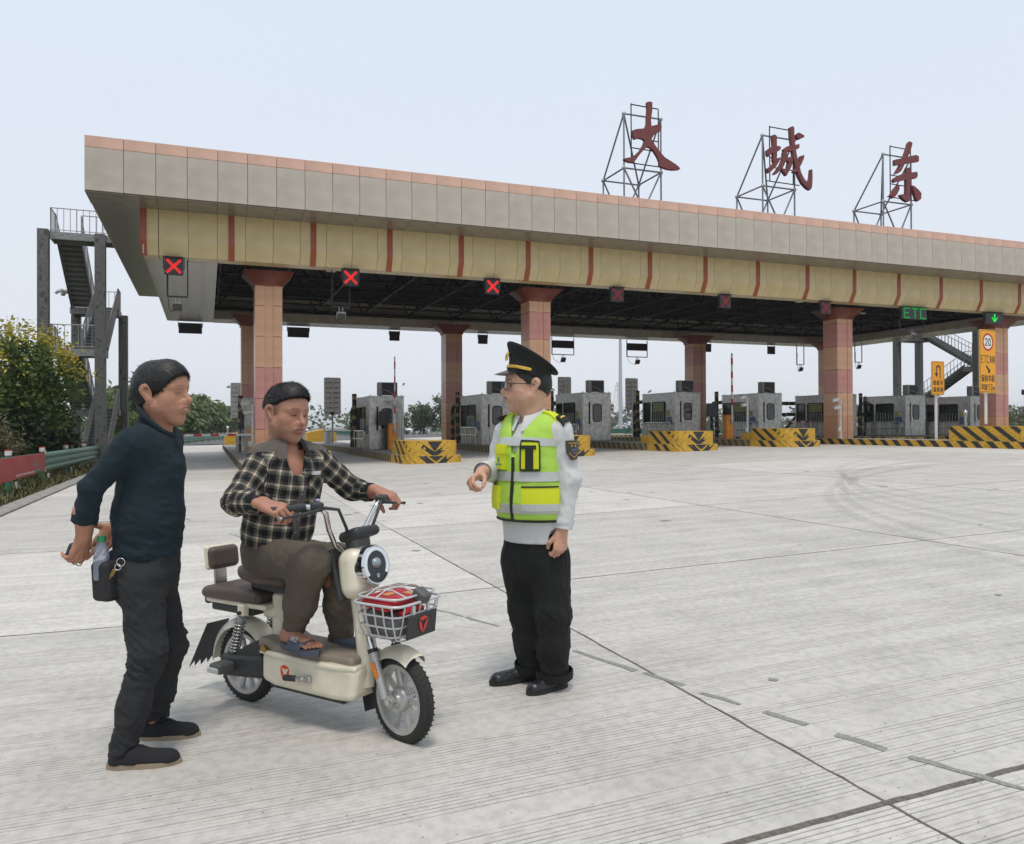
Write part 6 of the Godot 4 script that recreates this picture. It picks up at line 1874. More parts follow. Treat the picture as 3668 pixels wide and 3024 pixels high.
func basket(t: Node3D) -> void:
	var bk := part(t, "basket", MB.new().tube(ring_at(0.648, 0.885, 1.155, 0.165, 0.05), [0.0065], 8), M.wire_white)
	var lev := [[0.6, 0.9, 1.145, 0.155], [0.55, 0.915, 1.13, 0.143], [0.505, 0.935, 1.115, 0.128]]
	for l in lev: part(bk, "wire_ring", MB.new().tube(ring_at(l[0], l[1], l[2], l[3], 0.045), [0.0045], 6), M.wire_white)
	for i in 5:
		var x := 0.915 + i * 0.052
		part(bk, "wire_rib", MB.new().tube([Vector3(x, 0.648, -0.165), Vector3(x * 0.96 + 0.04, 0.56, -0.147), Vector3(x * 0.9 + 0.1, 0.495, -0.12), Vector3(x * 0.9 + 0.1, 0.482, -0.08), Vector3(x * 0.9 + 0.1, 0.482, 0.08), Vector3(x * 0.9 + 0.1, 0.495, 0.12), Vector3(x * 0.96 + 0.04, 0.56, 0.147), Vector3(x, 0.648, 0.165)], [0.004], 6), M.wire_white)
	for i in 5:
		var z := -0.11 + i * 0.055
		part(bk, "wire_rib", MB.new().tube([Vector3(0.886, 0.648, z), Vector3(0.91, 0.56, z * 0.94), Vector3(0.945, 0.488, z * 0.8), Vector3(1.10, 0.488, z * 0.8), Vector3(1.132, 0.56, z * 0.94), Vector3(1.153, 0.648, z)], [0.004], 6), M.wire_white)
	# lid of wire with a dark latch
	var lid := part(t, "basket_lid", MB.new().tube(ring_at(0.675, 0.895, 1.135, 0.15, 0.05), [0.0055], 8), M.wire_white)
	for z in [-0.08, 0.0, 0.08]: part(lid, "lid_wire", MB.new().tube([Vector3(0.897, 0.675, z), Vector3(0.94, 0.695, z), Vector3(1.06, 0.70, z), Vector3(1.133, 0.677, z)], [0.0042], 6), M.wire_white)
	for x in [0.96, 1.02]: part(lid, "lid_wire", MB.new().tube([Vector3(x, 0.677, -0.148), Vector3(x, 0.698, -0.08), Vector3(x, 0.70, 0.08), Vector3(x, 0.677, 0.148)], [0.0042], 6), M.wire_white)
	part(lid, "latch", MB.new().rbox(Vector3(1.14, 0.672, -0.02), Vector3(0.07, 0.05, 0.06), 0.012, Basis(Vector3(0, 0, 1), -0.5)), M.grey_plastic)
	var pl := part(t, "front_plate", MB.new().rbox(Vector3(1.155, 0.548, 0), Vector3(0.012, 0.105, 0.2), 0.005, Basis(Vector3(0, 0, 1), -0.1)), M.dark_plastic)
	emblem(pl, Transform3D(Basis(Vector3(0, 0, -1), Vector3(0.1, 1, 0).normalized(), Vector3(1, -0.1, 0).normalized()), Vector3(1.1635, 0.552, 0.0)), 0.042, M.emblem_red)
	for z in [-0.05, 0.05]: part(pl, "plate_strap", MB.new().rbox(Vector3(1.152, 0.615, z), Vector3(0.012, 0.05, 0.016), 0.004), M.wire_white)
	# what lies in the basket, in the scooter's own axes
	var xf := t.transform
	var bag := thing("cloth_bag", "crumpled grey cloth bag in the scooter's wire basket", "bag", Vector3.ZERO)
	bag.transform = xf
	part(bag, "bag_body", MB.new().rbox(Vector3(1.02, 0.555, 0.01), Vector3(0.185, 0.12, 0.24), 0.055, Basis.IDENTITY, func(p: Vector3) -> Vector3: return p + Vector3(0, 0.014 * sin(p.x * 40.0 + p.z * 31.0) + 0.01 * sin(p.z * 60.0), 0.008 * sin(p.y * 55.0 + p.x * 30.0))), M.bag_grey)
	part(bag, "bag_fold", MB.new().rbox(Vector3(0.965, 0.605, 0.085), Vector3(0.08, 0.05, 0.1), 0.024, Basis(Vector3(1, 0, 0), 0.5), func(p: Vector3) -> Vector3: return p + Vector3(0, 0.01 * sin(p.x * 70.0), 0)), M.bag_grey)
	part(bag, "bag_handle", MB.new().tube([Vector3(1.04, 0.62, -0.09), Vector3(1.02, 0.66, -0.11), Vector3(0.98, 0.655, -0.12), Vector3(0.97, 0.61, -0.1)], [0.014], 8), M.bag_grey)
	for k in 4:
		var b := thing("red_booklet", ["lowest red booklet in the stack under the basket lid", "second red booklet from the bottom of the basket stack", "third red booklet from the bottom of the basket stack", "top red booklet with gold print in the scooter basket"][k], "booklet", Vector3.ZERO, 0.0, "red booklets stacked in the basket")
		b.transform = xf * Transform3D(ry(0.06 * (k - 1.5)) * Basis(Vector3(0, 0, 1), -0.06), Vector3(1.0 + 0.006 * k, 0.628 + k * 0.012, 0.015))
		part(b, "cover", MB.new().rbox(Vector3.ZERO, Vector3(0.17, 0.011, 0.245), 0.003), M.book_red)
		if k == 3:
			part(b, "gold_print", MB.new().box(Vector3(-0.02, 0.007, 0.02), Vector3(0.035, 0.001, 0.07)).box(Vector3(0.035, 0.007, -0.06), Vector3(0.05, 0.001, 0.045)), M.book_gold)
	var rp := thing("red_pouch", "red rolled packet poking out above the black emblem plate", "packet", Vector3.ZERO)
	rp.transform = xf
	part(rp, "roll", MB.new().tube([Vector3(1.09, 0.59, 0.07), Vector3(1.10, 0.605, 0.0), Vector3(1.10, 0.60, -0.07)], [0.018, 0.022, 0.016], 10), M.book_red)
	part(rp, "roll_band", MB.new().tube([Vector3(1.10, 0.605, 0.01), Vector3(1.10, 0.605, -0.008)], [0.0232], 10), M.emblem_red)

func scooter_mats() -> void:
	mk("cream", lin(0.78, 0.72, 0.56), 0.22, 0.0, "soft", 2.0).clearcoat_enabled = true
	mk("seat_brown", lin(0.105, 0.075, 0.06), 0.5, 0.0, "grain", 12.0)
	mk("deck_brown", lin(0.25, 0.21, 0.165), 0.65, 0.0, "soft", 3.0)
	mk("tyre", lin(0.028, 0.027, 0.025), 0.8, 0.0, "dirt", 5.0)
	mk("rim_silver", lin(0.50, 0.49, 0.47), 0.4, 0.5, "soft", 4.0)
	mk("dark_plastic", lin(0.035, 0.036, 0.038), 0.5, 0.0, "dirt", 5.0)
	mk("grey_plastic", lin(0.09, 0.09, 0.09), 0.55)
	mk("wire_white", lin(0.55, 0.56, 0.56), 0.35, 0.2)
	mk("amber", lin(0.75, 0.22, 0.01), 0.2)
	mk("emblem_red", lin(0.58, 0.045, 0.035), 0.4)
	mk("emblem_orange", lin(0.66, 0.08, 0.02), 0.4)
	mk("book_red", lin(0.48, 0.025, 0.035), 0.45)
	mk("book_gold", lin(0.62, 0.30, 0.10), 0.45)
	mk("bag_grey", lin(0.20, 0.195, 0.195), 0.9, 0.0, "weave", 14.0, "n_lump", 0.8)
	mk("tag_brown", lin(0.20, 0.085, 0.04), 0.6)
	mk("lens_dark", lin(0.02, 0.03, 0.035), 0.06)
	mk("label_white", lin(0.6, 0.6, 0.58), 0.5)
	mk("brass", lin(0.35, 0.24, 0.08), 0.35, 0.9)
	mk("switch_violet", lin(0.55, 0.40, 0.70), 0.4)
	mk("lens_glass", lin(0.30, 0.36, 0.38), 0.03, 0.4)
	emit("lamp_ring", Color(0.86, 0.90, 0.93), 0.55)
# bodies and cloth: tapered capsules melted together on a grid and skinned with surface nets
class SDF:
	var P := []
	func cap(a: Vector3, b: Vector3, ra: float, rb: float, k := 0.03, ax := Vector3.ZERO, sq := 1.0, neg := false) -> SDF:
		var ba := b - a
		P.append([a, ba, 1.0 / maxf(ba.length_squared(), 1e-9), ra, rb - ra, ax, sq - 1.0, k, neg])
		return self
	func ball(a: Vector3, r: float, k := 0.03, ax := Vector3.ZERO, sq := 1.0, neg := false) -> SDF:
		return cap(a, a, r, r, k, ax, sq, neg)
	func chain(p: Array, r: Array, k := 0.02) -> SDF:
		for i in p.size() - 1: cap(p[i], p[i + 1], r[i], r[i + 1], k)
		return self
	func dist(p: Vector3) -> float:
		var f := 9.0
		for q in P:
			var pa: Vector3 = p - q[0]
			if q[6] != 0.0: pa += q[5] * (pa.dot(q[5]) * q[6])
			var h := clampf(pa.dot(q[1]) * q[2], 0.0, 1.0)
			var d: float = (pa - q[1] * h).length() - q[3] - q[4] * h
			var k: float = q[7]
			if q[8]:
				var e := clampf(0.5 - 0.5 * (f + d) / k, 0.0, 1.0)
				f = lerpf(f, -d, e) + k * e * (1.0 - e)
			else:
				var e := clampf(0.5 + 0.5 * (f - d) / k, 0.0, 1.0)
				f = lerpf(f, d, e) - k * e * (1.0 - e)
		return f
	func onto(from: Vector3, dir: Vector3, most := 0.6) -> Vector3:      # march to the surface
		var p := from
		var l := 0.0
		for i in 60:
			var d := dist(p)
			if d < 0.0006 or l > most: break
			p += dir * d * 0.8
			l += d * 0.8
		return p
	func grad(p: Vector3) -> Vector3:
		var e := 0.004
		return Vector3(dist(p + Vector3(e, 0, 0)) - dist(p - Vector3(e, 0, 0)), dist(p + Vector3(0, e, 0)) - dist(p - Vector3(0, e, 0)), dist(p + Vector3(0, 0, e)) - dist(p - Vector3(0, 0, e))).normalized()
	# cuts: [point, normal] keeps what lies behind; bump: Callable(p) -> metres; tint: Callable(p) -> Color
	func skin(mb: MB, cell: float, grow := 0.0, cuts := [], bump = null, tint = null, band := 0.03) -> void:
		var lo := Vector3(99, 99, 99)
		var hi := -lo
		for q in P:
			if q[8]: continue
			for e in [q[0], q[0] + q[1]]:
				var r: float = maxf(q[3], q[3] + q[4]) + grow
				lo = lo.min(e - Vector3(r, r, r)); hi = hi.max(e + Vector3(r, r, r))
		lo -= Vector3.ONE * cell * 2.5
		hi += Vector3.ONE * cell * 2.5
		var nx := int((hi.x - lo.x) / cell) + 2
		var ny := int((hi.y - lo.y) / cell) + 2
		var nz := int((hi.z - lo.z) / cell) + 2
		var nxy := nx * ny
		var G := PackedFloat32Array()
		G.resize(nxy * nz)
		G.fill(0.5)
		for q in P:
			var a: Vector3 = q[0]
			var ba: Vector3 = q[1]
			var inv: float = q[2]
			var r0: float = q[3] + grow
			var dr: float = q[4]
			var ax: Vector3 = q[5]
			var sq: float = q[6]
			var k: float = q[7]
			var neg: bool = q[8]
			if neg: r0 -= grow
			var rr := maxf(r0, r0 + dr) + k + cell * 2.0
			if sq < 0.0: rr /= (1.0 + sq)
			var l := a.min(a + ba) - Vector3(rr, rr, rr) - lo
			var m := a.max(a + ba) + Vector3(rr, rr, rr) - lo
			var x0 := maxi(0, int(l.x / cell)); var x1 := mini(nx - 1, int(m.x / cell) + 1)
			var y0 := maxi(0, int(l.y / cell)); var y1 := mini(ny - 1, int(m.y / cell) + 1)
			var z0 := maxi(0, int(l.z / cell)); var z1 := mini(nz - 1, int(m.z / cell) + 1)
			var k2 := 0.5 / k
			for z in range(z0, z1 + 1):
				for y in range(y0, y1 + 1):
					var at_ := nxy * z + nx * y + x0
					var pa := lo + Vector3(x0, y, z) * cell - a
					for x in range(x0, x1 + 1):
						var p := pa
						if sq != 0.0: p += ax * (p.dot(ax) * sq)
						var h := clampf(p.dot(ba) * inv, 0.0, 1.0)
						var d := (p - ba * h).length() - r0 - dr * h
						var f := G[at_]
						if neg:
							var e := 0.5 - k2 * (f + d)
							if e > 0.0:
								if e >= 1.0: G[at_] = -d
								else: G[at_] = f + (-d - f) * e + k * e * (1.0 - e)
						else:
							var e := 0.5 + k2 * (f - d)
							if e > 0.0:
								if e >= 1.0: G[at_] = d
								else: G[at_] = f + (d - f) * e - k * e * (1.0 - e)
						at_ += 1
						pa.x += cell
		if bump != null or cuts.size():
			var i := 0
			for z in nz:
				for y in ny:
					for x in nx:
						var f := G[i]
						if f < band and (cuts.size() or f > -band):
							var p := lo + Vector3(x, y, z) * cell
							if bump != null and f > -band: f += bump.call(p)
							for c in cuts: f = maxf(f, (p - c[0]).dot(c[1]))
							G[i] = f
						i += 1
		var idx := PackedInt32Array()
		idx.resize(nxy * nz)
		idx.fill(-1)
		for z in nz - 1:
			for y in ny - 1:
				var i := nxy * z + nx * y - 1
				for x in nx - 1:
					i += 1
					var f0 := G[i]
					if f0 > cell * 2.5 or f0 < -cell * 2.5: continue
					var f1 := G[i + 1]
					var f2 := G[i + nx]
					var f3 := G[i + nx + 1]
					var f4 := G[i + nxy]
					var f5 := G[i + nxy + 1]
					var f6 := G[i + nxy + nx]
					var f7 := G[i + nxy + nx + 1]
					var c := int(f0 < 0.0) + int(f1 < 0.0) + int(f2 < 0.0) + int(f3 < 0.0) + int(f4 < 0.0) + int(f5 < 0.0) + int(f6 < 0.0) + int(f7 < 0.0)
					if c == 0 or c == 8: continue
					var s := Vector3.ZERO
					var n := 0
					if (f0 < 0.0) != (f1 < 0.0): s += Vector3(f0 / (f0 - f1), 0, 0); n += 1
					if (f2 < 0.0) != (f3 < 0.0): s += Vector3(f2 / (f2 - f3), 1, 0); n += 1
					if (f4 < 0.0) != (f5 < 0.0): s += Vector3(f4 / (f4 - f5), 0, 1); n += 1
					if (f6 < 0.0) != (f7 < 0.0): s += Vector3(f6 / (f6 - f7), 1, 1); n += 1
					if (f0 < 0.0) != (f2 < 0.0): s += Vector3(0, f0 / (f0 - f2), 0); n += 1
					if (f1 < 0.0) != (f3 < 0.0): s += Vector3(1, f1 / (f1 - f3), 0); n += 1
					if (f4 < 0.0) != (f6 < 0.0): s += Vector3(0, f4 / (f4 - f6), 1); n += 1
					if (f5 < 0.0) != (f7 < 0.0): s += Vector3(1, f5 / (f5 - f7), 1); n += 1
					if (f0 < 0.0) != (f4 < 0.0): s += Vector3(0, 0, f0 / (f0 - f4)); n += 1
					if (f1 < 0.0) != (f5 < 0.0): s += Vector3(1, 0, f1 / (f1 - f5)); n += 1
					if (f2 < 0.0) != (f6 < 0.0): s += Vector3(0, 1, f2 / (f2 - f6)); n += 1
					if (f3 < 0.0) != (f7 < 0.0): s += Vector3(1, 1, f3 / (f3 - f7)); n += 1
					var p := lo + (Vector3(x, y, z) + s / n) * cell
					var g := Vector3(f1 + f3 + f5 + f7 - f0 - f2 - f4 - f6, f2 + f3 + f6 + f7 - f0 - f1 - f4 - f5, f4 + f5 + f6 + f7 - f0 - f1 - f2 - f3)
					if tint != null: mb.col = tint.call(p)
					idx[i] = mb.v(p, g.normalized(), Vector2(p.x + p.z, p.y))
		var st := [1, nx, nxy]
		for z in range(1, nz - 1):
			for y in range(1, ny - 1):
				var i := nxy * z + nx * y
				for x in range(1, nx - 1):
					i += 1
					var f := G[i]
					if f > cell * 2.5 or f < -cell * 2.5: continue
					for e in 3:
						if (f < 0.0) == (G[i + st[e]] < 0.0): continue
						var u: int = st[(e + 1) % 3]
						var w: int = st[(e + 2) % 3]
						var a := idx[i]
						var b := idx[i - u]
						var c := idx[i - u - w]
						var d := idx[i - w]
						if a < 0 or b < 0 or c < 0 or d < 0: continue
						mb.t(a, b, c); mb.t(a, c, d)

var nz1: FastNoiseLite
var nz2: FastNoiseLite

func cloth_noise() -> void:
	nz1 = FastNoiseLite.new()
	nz1.seed = 5
	nz1.noise_type = FastNoiseLite.TYPE_SIMPLEX_SMOOTH
	nz1.frequency = 1.0
	nz1.fractal_octaves = 2
	nz1.domain_warp_enabled = true
	nz1.domain_warp_amplitude = 0.4
	nz1.domain_warp_frequency = 0.7
	nz2 = FastNoiseLite.new()
	nz2.seed = 9
	nz2.noise_type = FastNoiseLite.TYPE_SIMPLEX_SMOOTH
	nz2.fractal_type = FastNoiseLite.FRACTAL_RIDGED
	nz2.fractal_octaves = 2
	nz2.frequency = 1.0

func fold(p: Vector3, s: Vector3, amp: float, off := 0.0) -> float:
	return -amp * (nz2.get_noise_3d(p.x * s.x + off, p.y * s.y, p.z * s.z) - 0.45) + amp * 0.5 * nz1.get_noise_3d(p.x * s.x * 0.5, p.y * s.y * 0.5 + off, p.z * s.z * 0.5)

# a head in its own axes: x to the face, y up, z to its right-hand side; origin between the ears
func head_sdf(o: Dictionary) -> SDF:
	var s := SDF.new()
	var Z := Vector3(0, 0, 1)
	var full: float = o.get("full", 1.0)
	s.cap(Vector3(-0.032, 0.045, 0), Vector3(0.018, 0.048, 0), 0.090, 0.086, 0.03, Z, 1.16)
	s.cap(Vector3(-0.055, 0.0, 0), Vector3(-0.045, -0.02, 0), 0.062, 0.055, 0.04, Z, 1.05)
	s.ball(Vector3(0.04, 0.04, 0), 0.062, 0.03, Z, 1.0)
	s.cap(Vector3(0.045, 0.005, 0), Vector3(0.052, -0.058, 0), 0.056, 0.047, 0.03, Z, 0.95 / full)
	for q in [-1.0, 1.0]:
		s.cap(Vector3(-0.008, -0.048, q * 0.052 * full), Vector3(0.055, -0.102, q * 0.022), 0.024 * full, 0.021, 0.03)
		s.ball(Vector3(0.042, -0.052, q * 0.034 * full), 0.034, 0.04)
		s.ball(Vector3(0.052, -0.022, q * 0.046 * full), 0.026, 0.025)
		s.cap(Vector3(0.096, 0.025, q * 0.012), Vector3(0.074, 0.027, q * 0.052), 0.0105, 0.010, 0.014)
		s.cap(Vector3(0.109, -0.040, q * 0.024), Vector3(0.096, -0.062, q * 0.036), 0.0022, 0.0022, 0.008, Vector3.ZERO, 1.0, true)
		s.ball(Vector3(0.107, 0.0, q * 0.034), 0.0185, 0.012, Vector3.ZERO, 1.0, true)
		s.ball(Vector3(0.0785, 0.001, q * 0.032), 0.0145, 0.005)
		s.cap(Vector3(0.0925, 0.0, q * 0.020), Vector3(0.0865, 0.0015, q * 0.045), o.get("eye", 0.003), o.get("eye", 0.003) * 0.8, 0.002, Vector3.ZERO, 1.0, true)
		s.ball(Vector3(0.106, -0.034, q * 0.0125), 0.0095, 0.008)
		s.ball(Vector3(0.117, -0.043, q * 0.006), 0.0032, 0.004, Vector3.ZERO, 1.0, true)
		# ear
		s.cap(Vector3(-0.024, 0.018, q * 0.086), Vector3(-0.010, -0.030, q * 0.079), 0.025, 0.014, 0.006, (Z + Vector3(0.5, 0, 0) * q).normalized(), 2.3)
		s.cap(Vector3(-0.016, 0.016, q * 0.0945), Vector3(-0.005, -0.012, q * 0.0895), 0.0105, 0.0075, 0.004, Vector3.ZERO, 1.0, true)
	s.ball(Vector3(0.072, -0.108, 0), 0.0235, 0.02)
	s.cap(Vector3(0.04, -0.092, 0), Vector3(-0.005, -0.072, 0), 0.022 * full * full, 0.038 * full, 0.035)
	s.cap(Vector3(0.096, 0.014, 0), Vector3(0.119, -0.024, 0), 0.0085, 0.0115, 0.012)
	s.ball(Vector3(0.125, -0.031, 0), 0.0128, 0.008)
	s.cap(Vector3(0.094, -0.050, 0), Vector3(0.096, -0.062, 0), 0.02, 0.02, 0.02, Z, 0.75)
	var gap: float = o.get("gap", 0.0)
	for q in [-1.0, 1.0]:
		s.cap(Vector3(0.1145, -0.0585 + gap * 0.5, 0), Vector3(0.101, -0.062 + gap * 0.2, q * 0.027), 0.0072, 0.004, 0.006)
		s.cap(Vector3(0.1115, -0.0715 - gap * 0.5, 0), Vector3(0.1, -0.066 - gap * 0.2, q * 0.025), 0.0085, 0.004, 0.006)
		s.cap(Vector3(0.122, -0.0645, 0), Vector3(0.106, -0.0645, q * 0.028), 0.0022 + gap * 0.5, 0.001, 0.003, Vector3.ZERO, 1.0, true)
	s.cap(Vector3(-0.028, -0.045, 0), Vector3(-0.03, -0.17, 0), 0.058 * full, 0.060 * full, 0.03)
	return s

func face_tint(p: Vector3, base: Color, o: Dictionary) -> Color:
	var z := absf(p.z)
	var c := base
	var n := nz1.get_noise_3d(p.x * 40.0, p.y * 40.0, p.z * 40.0) * 0.06
	c = Color(c.r * (1.0 + n), c.g * (1.0 + n * 1.2), c.b * (1.0 + n * 1.3))
	if p.x > 0.03:
		var ruddy := clampf(1.0 - Vector3(p.x - 0.085, p.y + 0.03, (z - 0.042) * 0.8).length() / 0.035, 0.0, 1.0) + clampf(1.0 - (p - Vector3(0.122, -0.03, 0)).length() / 0.022, 0.0, 1.0)
		c = c.lerp(Color(base.r * 0.98, base.g * 0.74, base.b * 0.68), 0.5 * minf(ruddy, 1.0))
		# lips
		if p.x > 0.096: c = c.lerp(Color(base.r * 0.62, base.g * 0.42, base.b * 0.43), 0.85 * clampf((0.016 - z * 0.38 - absf(p.y + 0.065)) / 0.004, 0.0, 1.0) * clampf((0.031 - z) / 0.006, 0.0, 1.0))
		if o.get("gap", 0.0) > 0.0 and z < 0.018 and absf(p.y + 0.0645) < 0.004 and p.x > 0.1 and p.x < 0.116: c = o.get("inside", Color(0.08, 0.03, 0.03))
		# brows
		var by := 0.026 + 0.006 * sin(clampf((z - 0.012) / 0.044, 0.0, 1.0) * PI)
		c = c.lerp(Color(0.012, 0.010, 0.009), o.get("brow", 0.8) * clampf(1.35 - absf(p.y - by) / (0.0052 * (1.15 - (z - 0.012) / 0.08)), 0.0, 1.0) * clampf((z - 0.011) / 0.004, 0.0, 1.0) * clampf((0.056 - z) / 0.008, 0.0, 1.0))
		# eye slit
		c = c.lerp(Color(0.02, 0.014, 0.012), 0.85 * clampf(1.5 - absf(p.y - 0.001) / (o.get("eye", 0.003) * 1.15), 0.0, 1.0) * clampf((z - 0.017) / 0.004, 0.0, 1.0) * clampf((0.049 - z) / 0.004, 0.0, 1.0))
		# crow's feet and the shade of a beard
		if p.y < -0.045 and p.y > -0.13: c = c.lerp(Color(base.r * 0.78, base.g * 0.80, base.b * 0.84), 0.35 * clampf((-0.045 - p.y) / 0.02, 0.0, 1.0) * (0.6 + 0.8 * nz2.get_noise_3d(p.x * 150, p.y * 150, p.z * 150)))
	if o.has("stubble") and p.y > 0.0:
		var up := clampf((p.y - 0.0) / 0.06, 0.0, 1.0)
		if p.x < 0.045 - 0.3 * maxf(0.0, 0.03 - p.y): c = c.lerp(Color(0.030, 0.024, 0.020), clampf(o.stubble * up * (1.0 - clampf((p.x - 0.025) / 0.025, 0.0, 1.0)), 0.0, 0.9))
	return c

# a hand in its own axes: x along the fingers, y out of the back, z towards the thumb
func hand_into(s: SDF, xf: Transform3D, curl: Array, spread: float, thumb: Array, size := 1.0) -> void:
	var B := func(p: Vector3) -> Vector3: return xf * (p * size)
	var r := size
	s.cap(B.call(Vector3(-0.03, 0, 0)), B.call(Vector3(0.01, 0, 0.0)), 0.027 * r, 0.026 * r, 0.02, xf.basis.y.normalized(), 1.25)
	s.cap(B.call(Vector3(0.012, 0, 0.018)), B.call(Vector3(0.08, 0.002, 0.026)), 0.021 * r, 0.0155 * r, 0.012, xf.basis.y.normalized(), 1.25)
	s.cap(B.call(Vector3(0.012, 0, 0.0)), B.call(Vector3(0.085, 0.003, 0.004)), 0.022 * r, 0.016 * r, 0.012, xf.basis.y.normalized(), 1.25)
	s.cap(B.call(Vector3(0.012, 0, -0.016)), B.call(Vector3(0.074, 0.0, -0.030)), 0.021 * r, 0.0145 * r, 0.012, xf.basis.y.normalized(), 1.25)
	var base := [Vector3(0.088, 0.003, 0.030), Vector3(0.092, 0.004, 0.0095), Vector3(0.088, 0.003, -0.0115), Vector3(0.079, 0.0, -0.032)]
	var L := [[0.042, 0.026, 0.021], [0.046, 0.029, 0.022], [0.043, 0.027, 0.021], [0.034, 0.021, 0.018]]
	var rad := [0.0098, 0.0102, 0.0096, 0.0086]
	for i in 4:
		var p: Vector3 = base[i]
		var side := (1.5 - i) * spread
		var ang := 0.0
		var q: Array = curl[i]
		var from := p - Vector3(0.018, 0, 0)
		s.cap(B.call(from), B.call(p), 0.0125 * r, (rad[i] + 0.0012) * r, 0.005)
		for j in 3:
			ang += q[j]
			var d := Vector3(cos(ang) * cos(side), -sin(ang), sin(side) * cos(ang))
			var e: Vector3 = p + d * L[i][j]
			s.cap(B.call(p), B.call(e), (rad[i] - 0.0006 * j + 0.0006) * r, (rad[i] - 0.0010 * (j + 1)) * r, 0.003)
			p = e
	var tp := Vector3(0.022, -0.006, 0.03)
	var td: Vector3 = (thumb[0] as Vector3).normalized()
	var m := tp + td * 0.045
	s.cap(B.call(tp - Vector3(0.01, 0, 0.012)), B.call(m), 0.018 * r, 0.0125 * r, 0.01)
	var td2: Vector3 = (thumb[1] as Vector3).normalized()
	var m2 := m + td2 * 0.033
	s.cap(B.call(m), B.call(m2), 0.0122 * r, 0.0108 * r, 0.004)
	s.cap(B.call(m2), B.call(m2 + (thumb[2] as Vector3).normalized() * 0.024), 0.0108 * r, 0.0085 * r, 0.004)

func basis_from(x: Vector3, y: Vector3) -> Basis:
	x = x.normalized()
	var z := x.cross(y).normalized()
	return Basis(x, z.cross(x).normalized(), z)

func lay(s: SDF, n: int, m: int, from: Callable, dir: Callable, off: float, thick := 0.002) -> MB:
	# a sheet of cloth that follows a body: from(u, v) is a point outside, dir(u, v) points in
	var b := MB.new()
	for i in n + 1:
		for j in m + 1:
			var u := float(i) / n
			var v := float(j) / m
			var d: Vector3 = dir.call(u, v)
			var p := s.onto(from.call(u, v), d)
			var g := s.grad(p)
			b.v(p + g * off, g, Vector2(u, v))
	for i in n:
		for j in m:
			var q := i * (m + 1) + j
			b.t(q, q + 1, q + m + 2); b.t(q, q + m + 2, q + m + 1)
	# turned-down rim so that the sheet has an edge
	var rim := []
	for i in n + 1: rim.append(i * (m + 1))
	for j in range(1, m + 1): rim.append(n * (m + 1) + j)
	for i in range(n - 1, -1, -1): rim.append(i * (m + 1) + m)
	for j in range(m - 1, -1, -1): rim.append(j)
	for k in rim.size() - 1:
		var a: int = rim[k]
		var c: int = rim[k + 1]
		var na := b.N[a]
		b.quad(b.V[a], b.V[c], b.V[c] - b.N[c] * (off + thick), b.V[a] - na * (off + thick), (b.V[c] - b.V[a]).cross(na).normalized(), b.U[a], b.U[c], b.U[c], b.U[a])
	return b

func hair_strands(b: MB, src: MB, n: int, len_: float, lean: Vector3, w: float, keep, out := 0.3) -> void:
	var N := src.V.size()
	for i in n:
		var k := rng.randi() % N
		var p := src.V[k]
		if keep != null and not keep.call(p): continue
		var nn := src.N[k]
		var d := (nn * out + lean - nn * lean.dot(nn) * 0.8 + Vector3(rng.randfn(), rng.randfn(), rng.randfn()) * 0.11).normalized()
		var l := len_ * rng.randf_range(0.5, 1.2)
		var s := d.cross(nn + Vector3(rng.randfn(), rng.randfn(), rng.randfn()) * 0.3).normalized() * w
		var q := b.V.size()
		b.v(p - s - nn * 0.002, nn); b.v(p + s - nn * 0.002, nn); b.v(p + d * l, (nn + d).normalized())
		b.t(q, q + 1, q + 2)
func skin_mat(called: String) -> StandardMaterial3D:
	var m := mk(called, Color.WHITE, 0.55)
	m.vertex_color_use_as_albedo = true
	m.normal_enabled = true
	m.normal_texture = T.n_fine
	m.normal_scale = 0.15
	m.uv1_triplanar = true
	m.uv1_scale = Vector3.ONE * 6.0
	m.subsurf_scatter_enabled = true
	m.subsurf_scatter_strength = 0.05
	return m

func cloth(called: String, c: Color, scale := 10.0, ns := 0.5, rough := 0.9) -> StandardMaterial3D:
	return mk(called, c, rough, 0.0, "weave", scale * 2.6, "n_weave", ns * 0.5)

func add_head(body: MB, xf: Transform3D, tone: Color, o: Dictionary) -> void:
	var hm := MB.new()
	head_sdf(o).skin(hm, 0.0036, 0.0, [], func(p: Vector3) -> float: return 0.0009 * nz1.get_noise_3d(p.x * 60.0, p.y * 75.0, p.z * 60.0), func(p: Vector3) -> Color: return face_tint(p, tone, o))
	var base := body.V.size()
	for i in hm.V.size():
		body.col = hm.C[i]
		body.v(xf * hm.V[i], (xf.basis * hm.N[i]).normalized())
	for i in hm.I: body.I.append(base + i)

func add_eyes(t: Node3D, xf: Transform3D) -> void:
	for q in [-1.0, 1.0]:
		var e := part(t, "eye", MB.new().ball(Vector3(0.0775, 0.001, q * 0.032), 0.0128, 14, 10), M.eye_white, xf)
		part(e, "iris", MB.new().ball(Vector3(0.0865, 0.001, q * 0.0325), Vector3(0.0045, 0.0055, 0.0055), 10, 8), M.iris_dark)

func xformed(src: MB, xf: Transform3D) -> MB:
	for i in src.V.size():
		src.V[i] = xf * src.V[i]
		src.N[i] = (xf.basis * src.N[i]).normalized()
	return src

